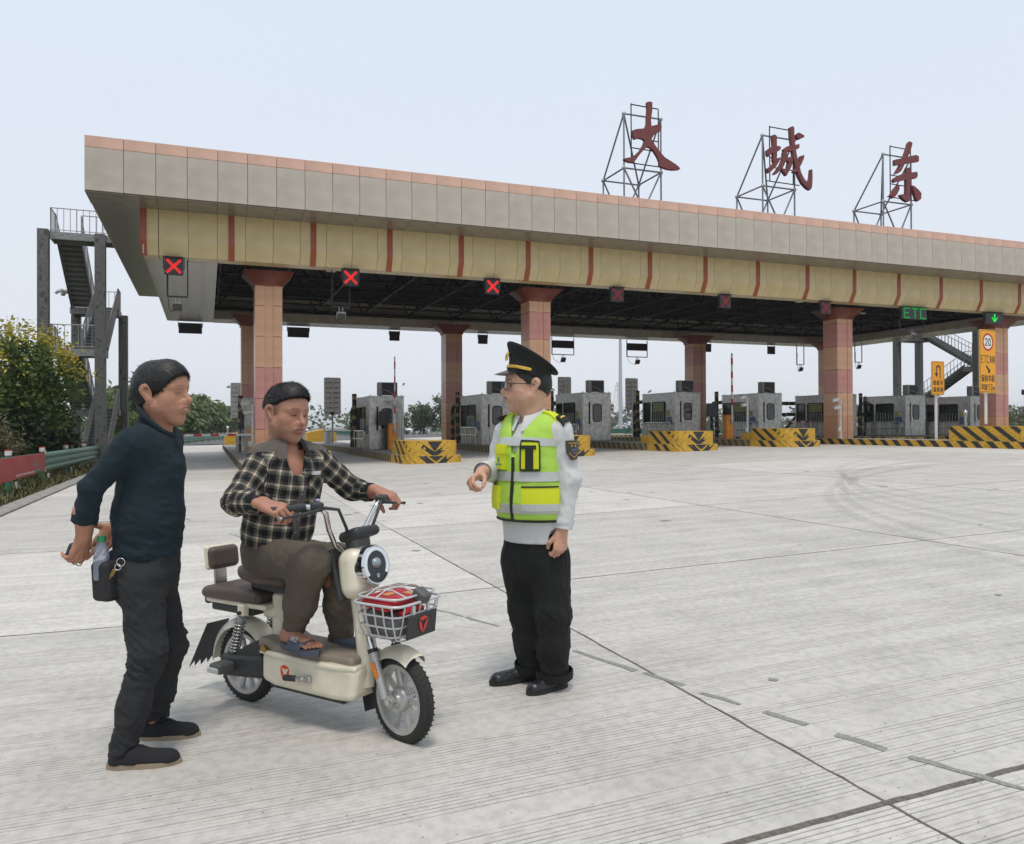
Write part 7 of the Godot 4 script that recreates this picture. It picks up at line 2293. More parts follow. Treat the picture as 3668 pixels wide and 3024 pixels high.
func hair_mb(grow: float, cuts: Array, strands: int, len_: float, lean: Vector3, ear := 0.034, extra = null, out_ := 0.1) -> MB:
	var s := SDF.new()
	var Z := Vector3(0, 0, 1)
	s.cap(Vector3(-0.032, 0.045, 0), Vector3(0.022, 0.05, 0), 0.090, 0.087, 0.03, Z, 1.16)
	s.cap(Vector3(-0.058, 0.0, 0), Vector3(-0.05, -0.03, 0), 0.064, 0.055, 0.04, Z, 1.02)
	if extra != null: extra.call(s)
	for q in [-1.0, 1.0]: s.ball(Vector3(0.0, -0.012, q * 0.1), ear, 0.006, Vector3.ZERO, 1.0, true)
	var m := MB.new()
	s.skin(m, 0.005, grow, cuts, func(p: Vector3) -> float: return 0.0022 * nz1.get_noise_3d(p.x * 130.0, p.y * 60.0, p.z * 130.0))
	var n := m.V.size()
	var out := MB.new()
	hair_strands(out, m, strands, len_, lean, 0.0010, null, out_)
	var edge: Array = cuts[0]      # a fringe that breaks the hairline
	hair_strands(out, m, strands * 4, len_ * 0.7, lean * 0.5 + Vector3(0.25, -0.55, 0), 0.0009, func(p: Vector3) -> bool: return absf((p - edge[0]).dot(edge[1])) < 0.012, 0.02)
	var b := m.V.size()
	for i in out.V.size(): m.v(out.V[i], out.N[i])
	for i in out.I: m.I.append(b + i)
	return m

func shoe(t: Node3D, called: String, heel: Vector3, toe: Vector3, w: float, h: float, m: Material, sole: Material, low: float) -> void:
	var d := (toe - heel)
	d.y = 0
	var L := d.length()
	d = d.normalized()
	var s := SDF.new()
	var y := Vector3.UP
	var h0 := Vector3(heel.x, low, heel.z)
	s.cap(h0 + d * 0.04 + y * 0.03, h0 + d * 0.1 + y * 0.03, w * 0.82, w * 0.84, 0.02)
	s.cap(h0 + d * 0.1 + y * 0.03, h0 + d * (L - w * 0.95) + y * 0.018, w * 0.84, w * 0.95, 0.02, y, 1.1)
	s.cap(h0 + d * 0.05 + y * h, h0 + d * 0.12 + y * (h * 0.9), w * 0.68, w * 0.62, 0.03)
	s.cap(h0 + d * 0.13 + y * (h * 0.72), h0 + d * (L - w * 1.2) + y * 0.024, w * 0.6, w * 0.62, 0.03)
	var mb := MB.new()
	s.skin(mb, 0.007, 0.0, [[Vector3(0, low + 0.018, 0), Vector3(0, -1, 0)]], func(p: Vector3) -> float: return 0.0012 * nz1.get_noise_3d(p.x * 45, p.y * 45, p.z * 45))
	var o := part(t, called, mb, m)
	var poly := PackedVector2Array()
	for i in 36:
		var a := TAU * i / 36.0
		var fx := cos(a)
		var ww := w * (1.06 if fx > 0.0 else 0.92) * (1.0 - 0.10 * exp(-pow((fx + 0.2) * 3.0, 2.0)))
		poly.append(Vector2(L * 0.5 + signf(fx) * pow(absf(fx), 0.75) * (L * 0.5 + 0.006), sin(a) * ww))
	var bs := Basis(d, Vector3(-d.z, 0, d.x), Vector3(0, 1, 0))
	bs = Basis(d, d.cross(Vector3.UP), Vector3.UP)
	part(o, "sole", MB.new().prism(poly, 0.022, Transform3D(bs, Vector3(heel.x, low, heel.z))), sole)

func standing_man() -> void:
	var t := thing("person", "man in dark teal sweater and charcoal jeans, hands behind his back", "person", Vector3(-0.251, 0.0, -3.848), deg_to_rad(YAW))
	var tone := Color(0.42, 0.21, 0.135)
	var body := MB.new()
	body.coloured = true
	var hx := Transform3D(basis_from(Vector3(cos(0.2), 0.03, sin(0.2)), Vector3(-0.05, 1, 0)).scaled_local(Vector3(1.04, 1.06, 1.0)), Vector3(0.078, 1.578, 0.0))
	add_head(body, hx, tone, {"gap": 0.005, "inside": Color(0.38, 0.33, 0.27), "brow": 0.35, "eye": 0.0012, "stubble": 0.5})
	var plain := func(p: Vector3) -> Color:
		var n := 1.0 + 0.08 * nz1.get_noise_3d(p.x * 30, p.y * 30, p.z * 30)
		return Color(tone.r * n * 1.02, tone.g * n * 0.98, tone.b * n * 0.95)
	var X := Vector3(1, 0, 0)
	# the whole figure under the clothes
	var s := SDF.new()
	s.cap(Vector3(0.0, 0.80, 0), Vector3(0.01, 0.95, 0), 0.13, 0.13, 0.04, X, 1.15).cap(Vector3(0.01, 0.95, 0), Vector3(0.03, 1.3, 0), 0.13, 0.13, 0.04, X, 1.15)
	s.cap(Vector3(0.03, 1.37, -0.12), Vector3(0.03, 1.37, 0.12), 0.06, 0.06, 0.03).cap(Vector3(0.03, 1.38, 0), Vector3(0.045, 1.5, 0), 0.05, 0.05, 0.03)
	s.chain([Vector3(0.02, 0.76, 0.09), Vector3(0.061, 0.464, 0.12), Vector3(-0.02, 0.085, 0.14)], [0.075, 0.05, 0.03])
	s.chain([Vector3(0.0, 0.74, -0.09), Vector3(0.041, 0.44, -0.13), Vector3(-0.032, 0.085, -0.16)], [0.075, 0.05, 0.03])
	s.chain([Vector3(0.02, 1.37, 0.165), Vector3(-0.138, 1.178, 0.21), Vector3(-0.185, 0.975, 0.155)], [0.036, 0.03, 0.024])
	s.chain([Vector3(0.03, 1.37, -0.16), Vector3(-0.12, 1.13, -0.24), Vector3(-0.19, 0.985, -0.10)], [0.045, 0.042, 0.028])
	s.skin(body, 0.016, 0.0, [], null, plain)
	# near forearm and hand
	s = SDF.new()
	s.cap(Vector3(-0.15, 1.12, 0.2), Vector3(-0.165, 1.08, 0.19), 0.034, 0.04, 0.02).cap(Vector3(-0.165, 1.08, 0.19), Vector3(-0.186, 0.985, 0.156), 0.045, 0.031, 0.02)
	var hxX := Vector3(-0.28, -0.95, -0.06)
	var hxY := Vector3(0.84, -0.26, 0.46)
	var hb := basis_from(hxX, hxY)
	hb.z = -hb.z      # right hand
	hand_into(s, Transform3D(hb, Vector3(-0.19, 0.968, 0.153)), [[0.75, 0.75, 0.5], [0.85, 0.75, 0.45], [0.95, 0.7, 0.4], [1.0, 0.6, 0.4]], 0.06, [Vector3(0.45, -0.75, 0.35), Vector3(0.35, -0.95, 0.1), Vector3(0.15, -1, 0.05)], 1.0)
	s.skin(body, 0.0042, 0.0, [], null, plain)
	# far hand, its fingers showing past the back
	s = SDF.new()
	s.cap(Vector3(-0.17, 1.03, -0.16), Vector3(-0.175, 0.96, -0.09), 0.036, 0.03, 0.02)
	hb = basis_from(Vector3(-0.38, -0.82, 0.42), Vector3(0.55, 0.1, 0.8))
	hand_into(s, Transform3D(hb, Vector3(-0.172, 0.985, -0.06)), [[0.25, 0.35, 0.3], [0.3, 0.4, 0.3], [0.4, 0.5, 0.3], [0.5, 0.5, 0.4]], 0.1, [Vector3(0.2, 0.25, 1), Vector3(0.0, 0.6, 0.6), Vector3(-0.3, 0.9, 0.2)], 0.98)
	s.skin(body, 0.0045, 0.0, [], null, plain)
	# bare ankles
	s = SDF.new()
	s.cap(Vector3(-0.03, 0.08, 0.14), Vector3(-0.035, 0.05, 0.143), 0.034, 0.036, 0.02).cap(Vector3(-0.038, 0.085, -0.16), Vector3(-0.045, 0.05, -0.158), 0.034, 0.036, 0.02)
	s.skin(body, 0.008, 0.0, [], null, plain)
	part(t, "body", body, M.skin)
	add_eyes(t, hx)
	# sweater
	s = SDF.new()
	s.cap(Vector3(0.012, 0.90, 0), Vector3(0.014, 1.05, 0), 0.165, 0.168, 0.05, X, 1.18)
	s.cap(Vector3(0.014, 1.05, 0), Vector3(0.035, 1.25, 0), 0.168, 0.170, 0.05, X, 1.22)
	s.cap(Vector3(0.03, 1.355, -0.10), Vector3(0.03, 1.355, 0.10), 0.094, 0.094, 0.05)
	s.cap(Vector3(0.03, 1.39, 0), Vector3(0.05, 1.50, 0), 0.085, 0.068, 0.05)
	s.chain([Vector3(0.012, 1.368, 0.155), Vector3(-0.130, 1.178, 0.206), Vector3(-0.168, 1.05, 0.182)], [0.070, 0.055, 0.055], 0.03)
	s.chain([Vector3(0.03, 1.37, -0.155), Vector3(-0.11, 1.15, -0.235), Vector3(-0.16, 1.03, -0.15)], [0.075, 0.062, 0.058], 0.03)
	s.ball(Vector3(-0.196, 0.968, 0.168), 0.088, 0.004, Vector3.ZERO, 1.0, true)
	s.ball(Vector3(-0.20, 0.965, -0.10), 0.075, 0.004, Vector3.ZERO, 1.0, true)
	var arm := func(p: Vector3) -> float:
		var e := clampf(1.0 - (p - Vector3(-0.13, 1.17, 0.19)).length() / 0.16, 0.0, 1.0)
		var w := clampf((1.12 - p.y) / 0.2, 0.0, 1.0) if p.x > -0.1 else 0.0
		return fold(p, Vector3(7, 8, 7), 0.007) + fold(p + Vector3(0, p.x * 0.6, 0), Vector3(9, 26, 9), 0.007 * e, 3.0) + fold(p + Vector3(0, p.x * 0.35, 0), Vector3(5, 17, 5), 0.008 * w + 0.002, 7.0)
	var mb := MB.new()
	s.skin(mb, 0.0095, -0.006, [[Vector3(0.05, 1.462, 0), Vector3(0.69, 0.73, 0)], [Vector3(0, 0.862, 0), Vector3(0.04, -1, 0)]], arm)
	var sw := part(t, "sweater", mb, M.sweater)
	var rib := []
	for i in 33:
		var a := TAU * i / 32.0
		var c := Vector3(0.052, 1.462, 0) + Vector3(0.73, -0.69, 0) * cos(a) * 0.095 + Vector3(0, 0, 1) * sin(a) * 0.082
		rib.append(c)
	part(sw, "neckband", MB.new().tube(rib, [0.013], 8), M.sweater)
	# jeans
	s = SDF.new()
	s.cap(Vector3(0.005, 0.86, 0), Vector3(0.0, 0.80, 0), 0.152, 0.156, 0.04, X, 1.06)
	s.ball(Vector3(-0.055, 0.80, 0.03), 0.125, 0.04)
	s.chain([Vector3(0.02, 0.77, 0.085), Vector3(0.066, 0.464, 0.12), Vector3(0.008, 0.25, 0.13), Vector3(-0.03, 0.06, 0.14)], [0.108, 0.080, 0.070, 0.068], 0.04)
	s.chain([Vector3(0.0, 0.74, -0.085), Vector3(0.052, 0.43, -0.13), Vector3(0.0, 0.24, -0.145), Vector3(-0.035, 0.08, -0.16)], [0.104, 0.078, 0.068, 0.064], 0.04)
	s.ball(Vector3(0.0, -0.015, 0.14), 0.095, 0.004, Vector3.ZERO, 1.0, true)
	s.ball(Vector3(-0.005, 0.0, -0.16), 0.095, 0.004, Vector3.ZERO, 1.0, true)
	var crease := func(p: Vector3) -> float:
		var k := exp(-pow((p.y - 0.44) / 0.14, 2.0)) + 0.9 * exp(-pow((p.y - 0.14) / 0.1, 2.0)) + 0.5 * exp(-pow((p.y - 0.72) / 0.1, 2.0))
		return fold(p, Vector3(7, 6, 7), 0.008, 1.0) + fold(p + Vector3(0, p.x * 0.7, 0), Vector3(7, 19, 7), 0.013 * k, 5.0)
	mb = MB.new()
	s.skin(mb, 0.0095, -0.006, [[Vector3(0, 0.90, 0), Vector3(0, 1, 0)]], crease)
	var jn := part(t, "jeans", mb, M.denim)
	part(jn, "hip_pouch", MB.new().rbox(Vector3(-0.10, 0.785, 0.145), Vector3(0.11, 0.17, 0.075), 0.024, Basis(Vector3(0, 0, 1), 0.06) * ry(-0.5)), M.pouch)
	mb = hair_mb(0.010, [[Vector3(0.088, 0.062, 0), Vector3(0.72, -0.69, 0)], [Vector3(-0.02, -0.022, 0), Vector3(0.5, -0.86, 0)]], 6000, 0.022, Vector3(0.55, -0.55, 0), 0.034, null, 0.04)
	part(t, "hair", xformed(mb, hx), M.hair)
	shoe(t, "shoe", Vector3(-0.085, 0, 0.162), Vector3(0.20, 0, 0.112), 0.047, 0.062, M.shoe_cloth, M.sole_tan, 0.002)
	shoe(t, "shoe", Vector3(-0.10, 0, -0.148), Vector3(0.165, 0, -0.182), 0.047, 0.062, M.shoe_cloth, M.sole_tan, 0.002)
	# things he carries
	var root := t.transform
	var b := thing("water_bottle", "clear drink bottle with green cap in the standing man's hip pouch", "bottle", root * Vector3(-0.115, 0.79, 0.152), deg_to_rad(YAW))
	part(b, "bottle_body", MB.new().lathe([Vector2(0.0, 0.0), Vector2(0.029, 0.002), Vector2(0.0315, 0.02), Vector2(0.0315, 0.1), Vector2(0.027, 0.135), Vector2(0.014, 0.155), Vector2(0.013, 0.163)], Vector3.ZERO), M.bottle_clear)
	part(b, "bottle_cap", MB.new().lathe([Vector2(0.0, 0.187), Vector2(0.0165, 0.186), Vector2(0.0175, 0.182), Vector2(0.0175, 0.160), Vector2(0.0, 0.160)], Vector3.ZERO), M.cap_green)
	var ph := thing("black_device", "small black handheld device held behind the standing man's back", "device", root * Vector3(-0.252, 0.908, 0.128), deg_to_rad(YAW))
	part(ph, "case", MB.new().rbox(Vector3.ZERO, Vector3(0.034, 0.075, 0.05), 0.015, Basis(Vector3(0, 0, 1), -0.35)), M.dark_plastic)
	part(ph, "key_loop", MB.new().tube([Vector3(0.01, -0.045, 0.0), Vector3(0.022, -0.062, 0.0), Vector3(0.036, -0.062, 0.0), Vector3(0.045, -0.045, 0.0), Vector3(0.035, -0.03, 0)], [0.0022], 6), M.dark_plastic)
	var ks := thing("key_bunch", "keys on steel rings hanging from the standing man's belt", "keys", root * Vector3(-0.03, 0.865, 0.178), deg_to_rad(YAW))
	for q in [[0.012, 0.004, 0.017], [0.0, -0.016, 0.013]]:
		var lp := []
		for i in 17: lp.append(Vector3(q[0] + cos(TAU * i / 16) * q[2], q[1] + sin(TAU * i / 16) * q[2], 0.006))
		part(ks, "ring", MB.new().tube(lp, [0.0018], 6), M.chrome)
	part(ks, "key", MB.new().rbox(Vector3(-0.02, -0.04, 0.008), Vector3(0.016, 0.03, 0.004), 0.0018, Basis(Vector3(0, 0, 1), -0.5)).rbox(Vector3(-0.036, -0.068, 0.008), Vector3(0.007, 0.04, 0.003), 0.001, Basis(Vector3(0, 0, 1), -0.5)), M.brass)

func officer() -> void:
	var t := thing("person", "officer in peaked cap, white shirt and fluorescent yellow vest, right hand raised", "person", Vector3(1.631, 0.042, -3.894), deg_to_rad(YAW))
	var tone := Color(0.55, 0.32, 0.22)
	var f := Vector3(-0.62, 0, 0.785)
	var l := Vector3(0.785, 0, 0.62)       # his left
	var body := MB.new()
	body.coloured = true
	var hx := Transform3D(basis_from(Vector3(-cos(0.26), 0.04, sin(0.26)), Vector3(-0.06, 1, 0)).scaled_local(Vector3(1.03, 1.05, 1.02)), Vector3(-0.042, 1.598, 0.01))
	add_head(body, hx, tone, {"gap": 0.004, "brow": 0.75, "eye": 0.0034, "full": 1.12})
	var plain := func(p: Vector3) -> Color:
		var n := 1.0 + 0.06 * nz1.get_noise_3d(p.x * 30, p.y * 30, p.z * 30)
		return Color(tone.r * n, tone.g * n * 0.94, tone.b * n * 0.92)
	var s := SDF.new()
	s.cap(Vector3(0, 0.72, 0), Vector3(-0.01, 1.28, 0.01), 0.13, 0.13, 0.04, f, 1.15)
	s.cap(Vector3(-0.01, 1.37, 0) - l * 0.11, Vector3(-0.01, 1.36, 0) + l * 0.11, 0.055, 0.055, 0.03).cap(Vector3(-0.01, 1.4, 0), Vector3(-0.03, 1.52, 0.01), 0.055, 0.055, 0.03)
	s.chain([Vector3(0.069, 0.69, 0.05), Vector3(0.09, 0.41, 0.06), Vector3(0.105, 0.08, 0.02)], [0.085, 0.06, 0.04])
	s.chain([Vector3(-0.072, 0.68, -0.05), Vector3(-0.037, 0.4, -0.06), Vector3(-0.012, 0.08, -0.12)], [0.085, 0.06, 0.04])
	s.chain([Vector3(0.147, 1.36, 0.1), Vector3(0.19, 1.117, 0.12), Vector3(0.135, 0.87, 0.15)], [0.045, 0.04, 0.028])
	s.chain([Vector3(-0.14, 1.35, -0.09), Vector3(-0.205, 1.145, -0.10), Vector3(-0.27, 1.15, 0.14)], [0.045, 0.04, 0.028])
	s.skin(body, 0.016, 0.0, [], null, plain)
	# left hand: a loose fist at the thigh
	s = SDF.new()
	s.cap(Vector3(0.142, 0.90, 0.147), Vector3(0.134, 0.855, 0.152), 0.034, 0.03, 0.02)
	var hb := basis_from(Vector3(-0.12, -0.98, 0.14), Vector3(0.50, -0.1, 0.86))
	hand_into(s, Transform3D(hb, Vector3(0.132, 0.842, 0.155)), [[0.75, 1.25, 0.7], [0.8, 1.3, 0.7], [0.85, 1.3, 0.7], [0.9, 1.3, 0.7]], 0.04, [Vector3(0.75, -0.45, 0.45), Vector3(0.8, -0.6, -0.2), Vector3(0.7, -0.5, -0.6)], 0.98)
	# right hand: half closed, thumb towards the forefinger
	s.cap(Vector3(-0.262, 1.155, 0.10), Vector3(-0.277, 1.152, 0.165), 0.036, 0.031, 0.02)
	hb = basis_from(Vector3(-0.55, -0.34, 0.76), Vector3(-0.62, 0.75, -0.1))
	hb.z = -hb.z
	hand_into(s, Transform3D(hb, Vector3(-0.28, 1.148, 0.175)), [[0.7, 1.0, 0.5], [0.95, 1.1, 0.6], [1.1, 1.15, 0.6], [1.2, 1.15, 0.6]], 0.05, [Vector3(0.6, -0.65, 0.45), Vector3(0.8, -0.6, 0.0), Vector3(0.85, -0.5, -0.25)], 1.0)
	s.skin(body, 0.0042, 0.0, [], null, plain)
	part(t, "body", body, M.skin)
	add_eyes(t, hx)
	# shirt: trunk and both sleeves
	var C := Vector3(-0.008, 0, 0.01)
	s = SDF.new()
	s.cap(C + Vector3(0.008, 0.80, 0), C + Vector3(0.0, 1.0, 0), 0.182, 0.184, 0.05, f, 1.18)
	s.cap(C + Vector3(0.0, 1.0, 0), C + Vector3(-0.004, 1.24, 0), 0.184, 0.180, 0.05, f, 1.18)
	s.cap(C + Vector3(0, 1.355, 0) - l * 0.12, C + Vector3(0, 1.355, 0) + l * 0.12, 0.088, 0.088, 0.05)
	s.cap(C + Vector3(0, 1.38, 0), C + Vector3(-0.015, 1.46, 0), 0.09, 0.074, 0.04)
	s.chain([Vector3(0.130, 1.36, 0.095), Vector3(0.175, 1.115, 0.125), Vector3(0.140, 0.90, 0.15)], [0.074, 0.064, 0.056], 0.03)
	s.chain([Vector3(-0.150, 1.36, -0.09), Vector3(-0.205, 1.145, -0.10), Vector3(-0.258, 1.155, 0.08)], [0.078, 0.068, 0.060], 0.03)
	s.ball(Vector3(0.122, 0.812, 0.160), 0.058, 0.004, Vector3.ZERO, 1.0, true)
	s.ball(Vector3(-0.286, 1.148, 0.205), 0.085, 0.004, Vector3.ZERO, 1.0, true)
	var crumple := func(p: Vector3) -> float:
		var sl := clampf((absf((p - C).dot(l)) - 0.16) / 0.06, 0.0, 1.0)
		return fold(p, Vector3(6, 5, 6), 0.005, 2.0) + fold(p + Vector3(0, p.x * 0.8, p.y * 0.3), Vector3(12, 9, 12), 0.0045 * sl + 0.001, 4.0)
	var mb := MB.new()
	s.skin(mb, 0.0095, -0.006, [[Vector3(-0.025, 1.44, 0.02), Vector3(-0.42, 0.85, 0.3)], [Vector3(0, 0.782, 0), Vector3(0, -1, 0)]], crumple)
	var shirt := part(t, "shirt", mb, M.shirt_white)
	# collar: two leaves standing round the neck
	for q in [-1.0, 1.0]:
		var cb := MB.new()
		var n := 10
		for i in n + 1:
			var a := lerpf(0.2, PI - 0.12, float(i) / n)     # from the front round to the nape
			var dir: Vector3 = (f * cos(a) + l * (q * sin(a)))
			var nk := Vector3(-0.022, 0, 0.012)
			var yb := 1.408 + 0.035 * (1.0 - cos(a)) * 0.8
			var top: Vector3 = nk + dir * 0.072 + Vector3(0, yb + 0.035, 0)
			var out: Vector3 = nk + dir * (0.105 if i > 1 else 0.118) + Vector3(0, yb - (0.02 if i > 2 else 0.045), 0)
			cb.v(nk + dir * 0.07 + Vector3(0, yb - 0.01, 0), dir, Vector2(0, 0)); cb.v(top, (dir + Vector3.UP).normalized(), Vector2(0, 0.5)); cb.v(out, (dir + Vector3.UP * 0.4).normalized(), Vector2(0, 1))
		for i in n:
			for j in 2:
				var k := i * 3 + j
				cb.t(k, k + 1, k + 4); cb.t(k, k + 4, k + 3)
		part(shirt, "collar", cb, M.shirt_white)
	part(shirt, "button", MB.new().ball(s.onto(Vector3(-0.02, 1.335, 0) + f * 0.4, -f) + f * 0.004, Vector3(0.006, 0.006, 0.004), 8, 6), M.plastic_white)
	# cuffs
	part(shirt, "cuff", MB.new().tube([Vector3(0.150, 0.915, 0.147), Vector3(0.140, 0.862, 0.152)], [0.051, 0.047], 18, false), M.shirt_white)
	part(shirt, "cuff", MB.new().tube([Vector3(-0.258, 1.155, 0.075), Vector3(-0.273, 1.153, 0.125)], [0.054, 0.05], 18, false), M.shirt_white)
	# vest
	var v := SDF.new()
	v.cap(C + Vector3(0.006, 0.93, 0), C + Vector3(0.0, 1.0, 0), 0.184, 0.186, 0.05, f, 1.15)
	v.cap(C + Vector3(0.0, 1.0, 0), C + Vector3(-0.004, 1.24, 0), 0.186, 0.178, 0.05, f, 1.15)
	v.cap(C + Vector3(0, 1.355, 0) - l * 0.085, C + Vector3(0, 1.355, 0) + l * 0.085, 0.09, 0.09, 0.05)
	var neckline := C + Vector3(-0.01, 1.47, 0) + f * 0.02
	var vpoint := C + Vector3(0, 1.225, 0) + f * 0.18
	var vest := SDF.new()
	vest.P = v.P.duplicate()
	vest.cap(neckline, vpoint, 0.098, 0.004, 0.006, Vector3.ZERO, 1.0, true)
	vest.cap(C + Vector3(-0.01, 1.5, 0), C + Vector3(-0.01, 1.42, 0), 0.1, 0.088, 0.01, Vector3.ZERO, 1.0, true)
	mb = MB.new()
	vest.skin(mb, 0.0085, 0.016, [[Vector3(0, 0.905, 0), Vector3(0, -1, 0)]], func(p: Vector3) -> float: return fold(p, Vector3(6, 7, 6), 0.004, 9.0))
	var ve := part(t, "vest", mb, M.hi_vis)
	var g := 0.016
	# silver bands: over the chest, round the waist, round the hem
	for q in [[1.285, 1.325, 0.0], [1.105, 1.155, 0.0], [0.945, 0.99, 0.0]]:
		var band := lay(v, 44, 2, func(a: float, b: float) -> Vector3:
			var th := lerpf(0.0, TAU, a)
			return C + (f * cos(th) + l * sin(th)) * 0.42 + Vector3(0, lerpf(q[0], q[1], b), 0), func(a: float, b: float) -> Vector3:
			var th := lerpf(0.0, TAU, a)
			return -(f * cos(th) + l * sin(th)), g + 0.003, 0.002)
		part(ve, "reflective_band", band, M.silver_tape)
	var patch := func(called: String, u0: float, u1: float, y0: float, y1: float, off: float, m: Material) -> MeshInstance3D:
		# a piece on the front: u is the angle round from the front towards his left
		var b := lay(v, 10, 10, func(a: float, c: float) -> Vector3:
			var th := lerpf(u0, u1, a)
			return C + (f * cos(th) + l * sin(th)) * 0.42 + Vector3(0, lerpf(y0, y1, c), 0), func(a: float, c: float) -> Vector3:
			var th := lerpf(u0, u1, a)
			return -(f * cos(th) + l * sin(th)), g + off, off * 0.5)
		return part(ve, called, b, m)
	patch.call("zip", -0.045, 0.045, 0.912, 1.23, 0.005, M.trim_dark)
	patch.call("pocket", 0.34, 1.28, 0.962, 1.075, 0.015, M.pocket_yellow)
	patch.call("pocket_tape", 0.36, 1.26, 0.962, 0.995, 0.018, M.silver_tape)
	patch.call("pocket_edge", 0.34, 1.28, 1.072, 1.080, 0.018, M.trim_dark)
	patch.call("pocket", -1.28, -0.5, 0.962, 1.075, 0.018, M.pocket_yellow)
	patch.call("pocket", -0.86, -0.26, 1.165, 1.285, 0.014, M.pocket_yellow)
	patch.call("pocket_flap", -0.88, -0.24, 1.245, 1.288, 0.019, M.pocket_yellow)
	patch.call("radio_pocket", 0.28, 0.84, 1.165, 1.305, 0.012, M.pocket_yellow)
	patch.call("pocket_strap", 0.44, 0.66, 1.165, 1.275, 0.017, M.trim_dark)
	patch.call("pocket_trim", 0.27, 0.31, 1.160, 1.300, 0.015, M.trim_dark)
	patch.call("pocket_trim", 0.81, 0.85, 1.165, 1.305, 0.015, M.trim_dark)
	patch.call("pocket_trim", 0.28, 0.84, 1.300, 1.309, 0.015, M.trim_dark)
	patch.call("pocket_trim", 0.28, 0.84, 1.160, 1.170, 0.015, M.trim_dark)
	patch.call("pocket_strap", 0.27, 0.74, 1.268, 1.284, 0.019, M.trim_dark)
	patch.call("logo", -0.62, -0.52, 1.20, 1.225, 0.0165, M.logo_blue)
	patch.call("logo_text", -0.75, -0.4, 1.188, 1.194, 0.0165, M.logo_blue)
	var hem := []
	for i in 49:
		var th := TAU * i / 48.0
		var d := f * cos(th) + l * sin(th)
		var p := v.onto(C + d * 0.42 + Vector3(0, 0.908, 0), -d)
		hem.append(p + v.grad(p) * (g + 0.001))
	part(ve, "hem_trim", MB.new().tube(hem, [0.0065], 6), M.trim_dark)
	for q in [-1.0, 1.0]:
		# trim round the armholes, shoulder straps
		var lp := []
		for i in 25:
			var a := TAU * i / 24.0
			var c: Vector3 = C + Vector3(0, 1.315, 0) + l * (q * 0.166)
			lp.append(c + Vector3(0, cos(a) * 0.115, 0) + f * sin(a) * 0.085 - l * (q * 0.02 * absf(sin(a))) + l * (q * -0.022 * (1.0 if cos(a) > 0.0 else -0.6) * absf(cos(a))))
		part(ve, "armhole_trim", MB.new().tube(lp, [0.007], 6), M.trim_dark)
		var st := lay(v, 8, 6, func(a: float, b: float) -> Vector3: return C + Vector3(0, 1.75, 0) + l * (q * lerpf(0.085, 0.165, a)) + f * lerpf(-0.02, 0.03, b), func(a: float, b: float) -> Vector3: return Vector3.DOWN, g + 0.01, 0.006)
		part(ve, "shoulder_strap", st, M.pocket_yellow)
		var ep := lay(s, 6, 5, func(a: float, b: float) -> Vector3: return C + Vector3(0, 1.75, 0) + l * (q * lerpf(0.168, 0.215, a)) + f * lerpf(-0.022, 0.03, b), func(a: float, b: float) -> Vector3: return Vector3.DOWN, 0.01, 0.006)
		part(shirt, "shoulder_board", ep, M.olive_dark)
		var eb := lay(s, 4, 3, func(a: float, b: float) -> Vector3: return C + Vector3(0, 1.75, 0) + l * (q * lerpf(0.185, 0.193, a)) + f * lerpf(-0.012, 0.02, b), func(a: float, b: float) -> Vector3: return Vector3.DOWN, 0.013, 0.003)
		part(shirt, "rank_bar", eb, M.gold)
	part(ve, "strap_button", MB.new().ball(v.onto(C + Vector3(0, 1.75, 0) + l * 0.1, Vector3.DOWN) + Vector3(0, 0.028, 0), Vector3(0.007, 0.005, 0.007), 8, 6), M.black)
	# sleeve badge
	var im := Image.create(96, 112, false, Image.FORMAT_RGB8)
	im.fill(Color(0.20, 0.19, 0.13))
	var gold := Color(0.72, 0.52, 0.24)
	for k in 6: im.fill_rect(Rect2i(14 + k * 12, 12, 8, 7), gold)
	im.fill_rect(Rect2i(30, 26, 11, 11), gold); im.fill_rect(Rect2i(56, 26, 11, 11), gold)
	for i in 15:
		var a := lerpf(0.35, PI - 0.35, i / 14.0)
		im.fill_rect(Rect2i(int(48 + cos(a) * 33) - 3, int(62 + sin(a) * 36) - 3, 6, 6), gold)
	for i in 12: im.fill_rect(Rect2i(30 + i * 3, 60 - int(sin(i * 0.26) * 12), 5, 5), Color(0.2, 0.42, 0.66))
	for i in 7: im.fill_rect(Rect2i(46 + i, 62 + i * 2, 7, 4), Color(0.7, 0.2, 0.2) if i < 4 else Color(0.2, 0.42, 0.66))
	var bo := Vector3(0.165, 1.262, 0.108)
	var bd := Vector3(0.40, 0.05, 0.92).normalized()
	var bs := basis_from(Vector3(0.92, 0, -0.40), Vector3(0.08, 1, 0))
	var badge := lay(s, 8, 8, func(a: float, b: float) -> Vector3:
		var w := 0.072 * (1.0 if b < 0.62 else lerpf(1.0, 0.35, (b - 0.62) / 0.38))
		return bo + bd * 0.16 + bs.x * ((a - 0.5) * w) + bs.y * ((0.5 - b) * 0.098), func(a: float, b: float) -> Vector3: return -bd, 0.011, 0.008)
	part(shirt, "sleeve_badge", badge, print_mat("print_badge", im))
	# trousers with turned-up cuffs
	s = SDF.new()
	s.cap(Vector3(0.0, 0.80, 0), Vector3(-0.002, 0.70, 0), 0.176, 0.174, 0.04, f, 1.15)
	s.chain([Vector3(0.072, 0.68, 0.045), Vector3(0.09, 0.41, 0.06), Vector3(0.092, 0.24, 0.045), Vector3(0.10, 0.055, 0.02)], [0.118, 0.100, 0.090, 0.088], 0.04)
	s.chain([Vector3(-0.07, 0.67, -0.045), Vector3(-0.045, 0.40, -0.06), Vector3(-0.03, 0.24, -0.085), Vector3(-0.012, 0.06, -0.12)], [0.118, 0.100, 0.090, 0.088], 0.04)
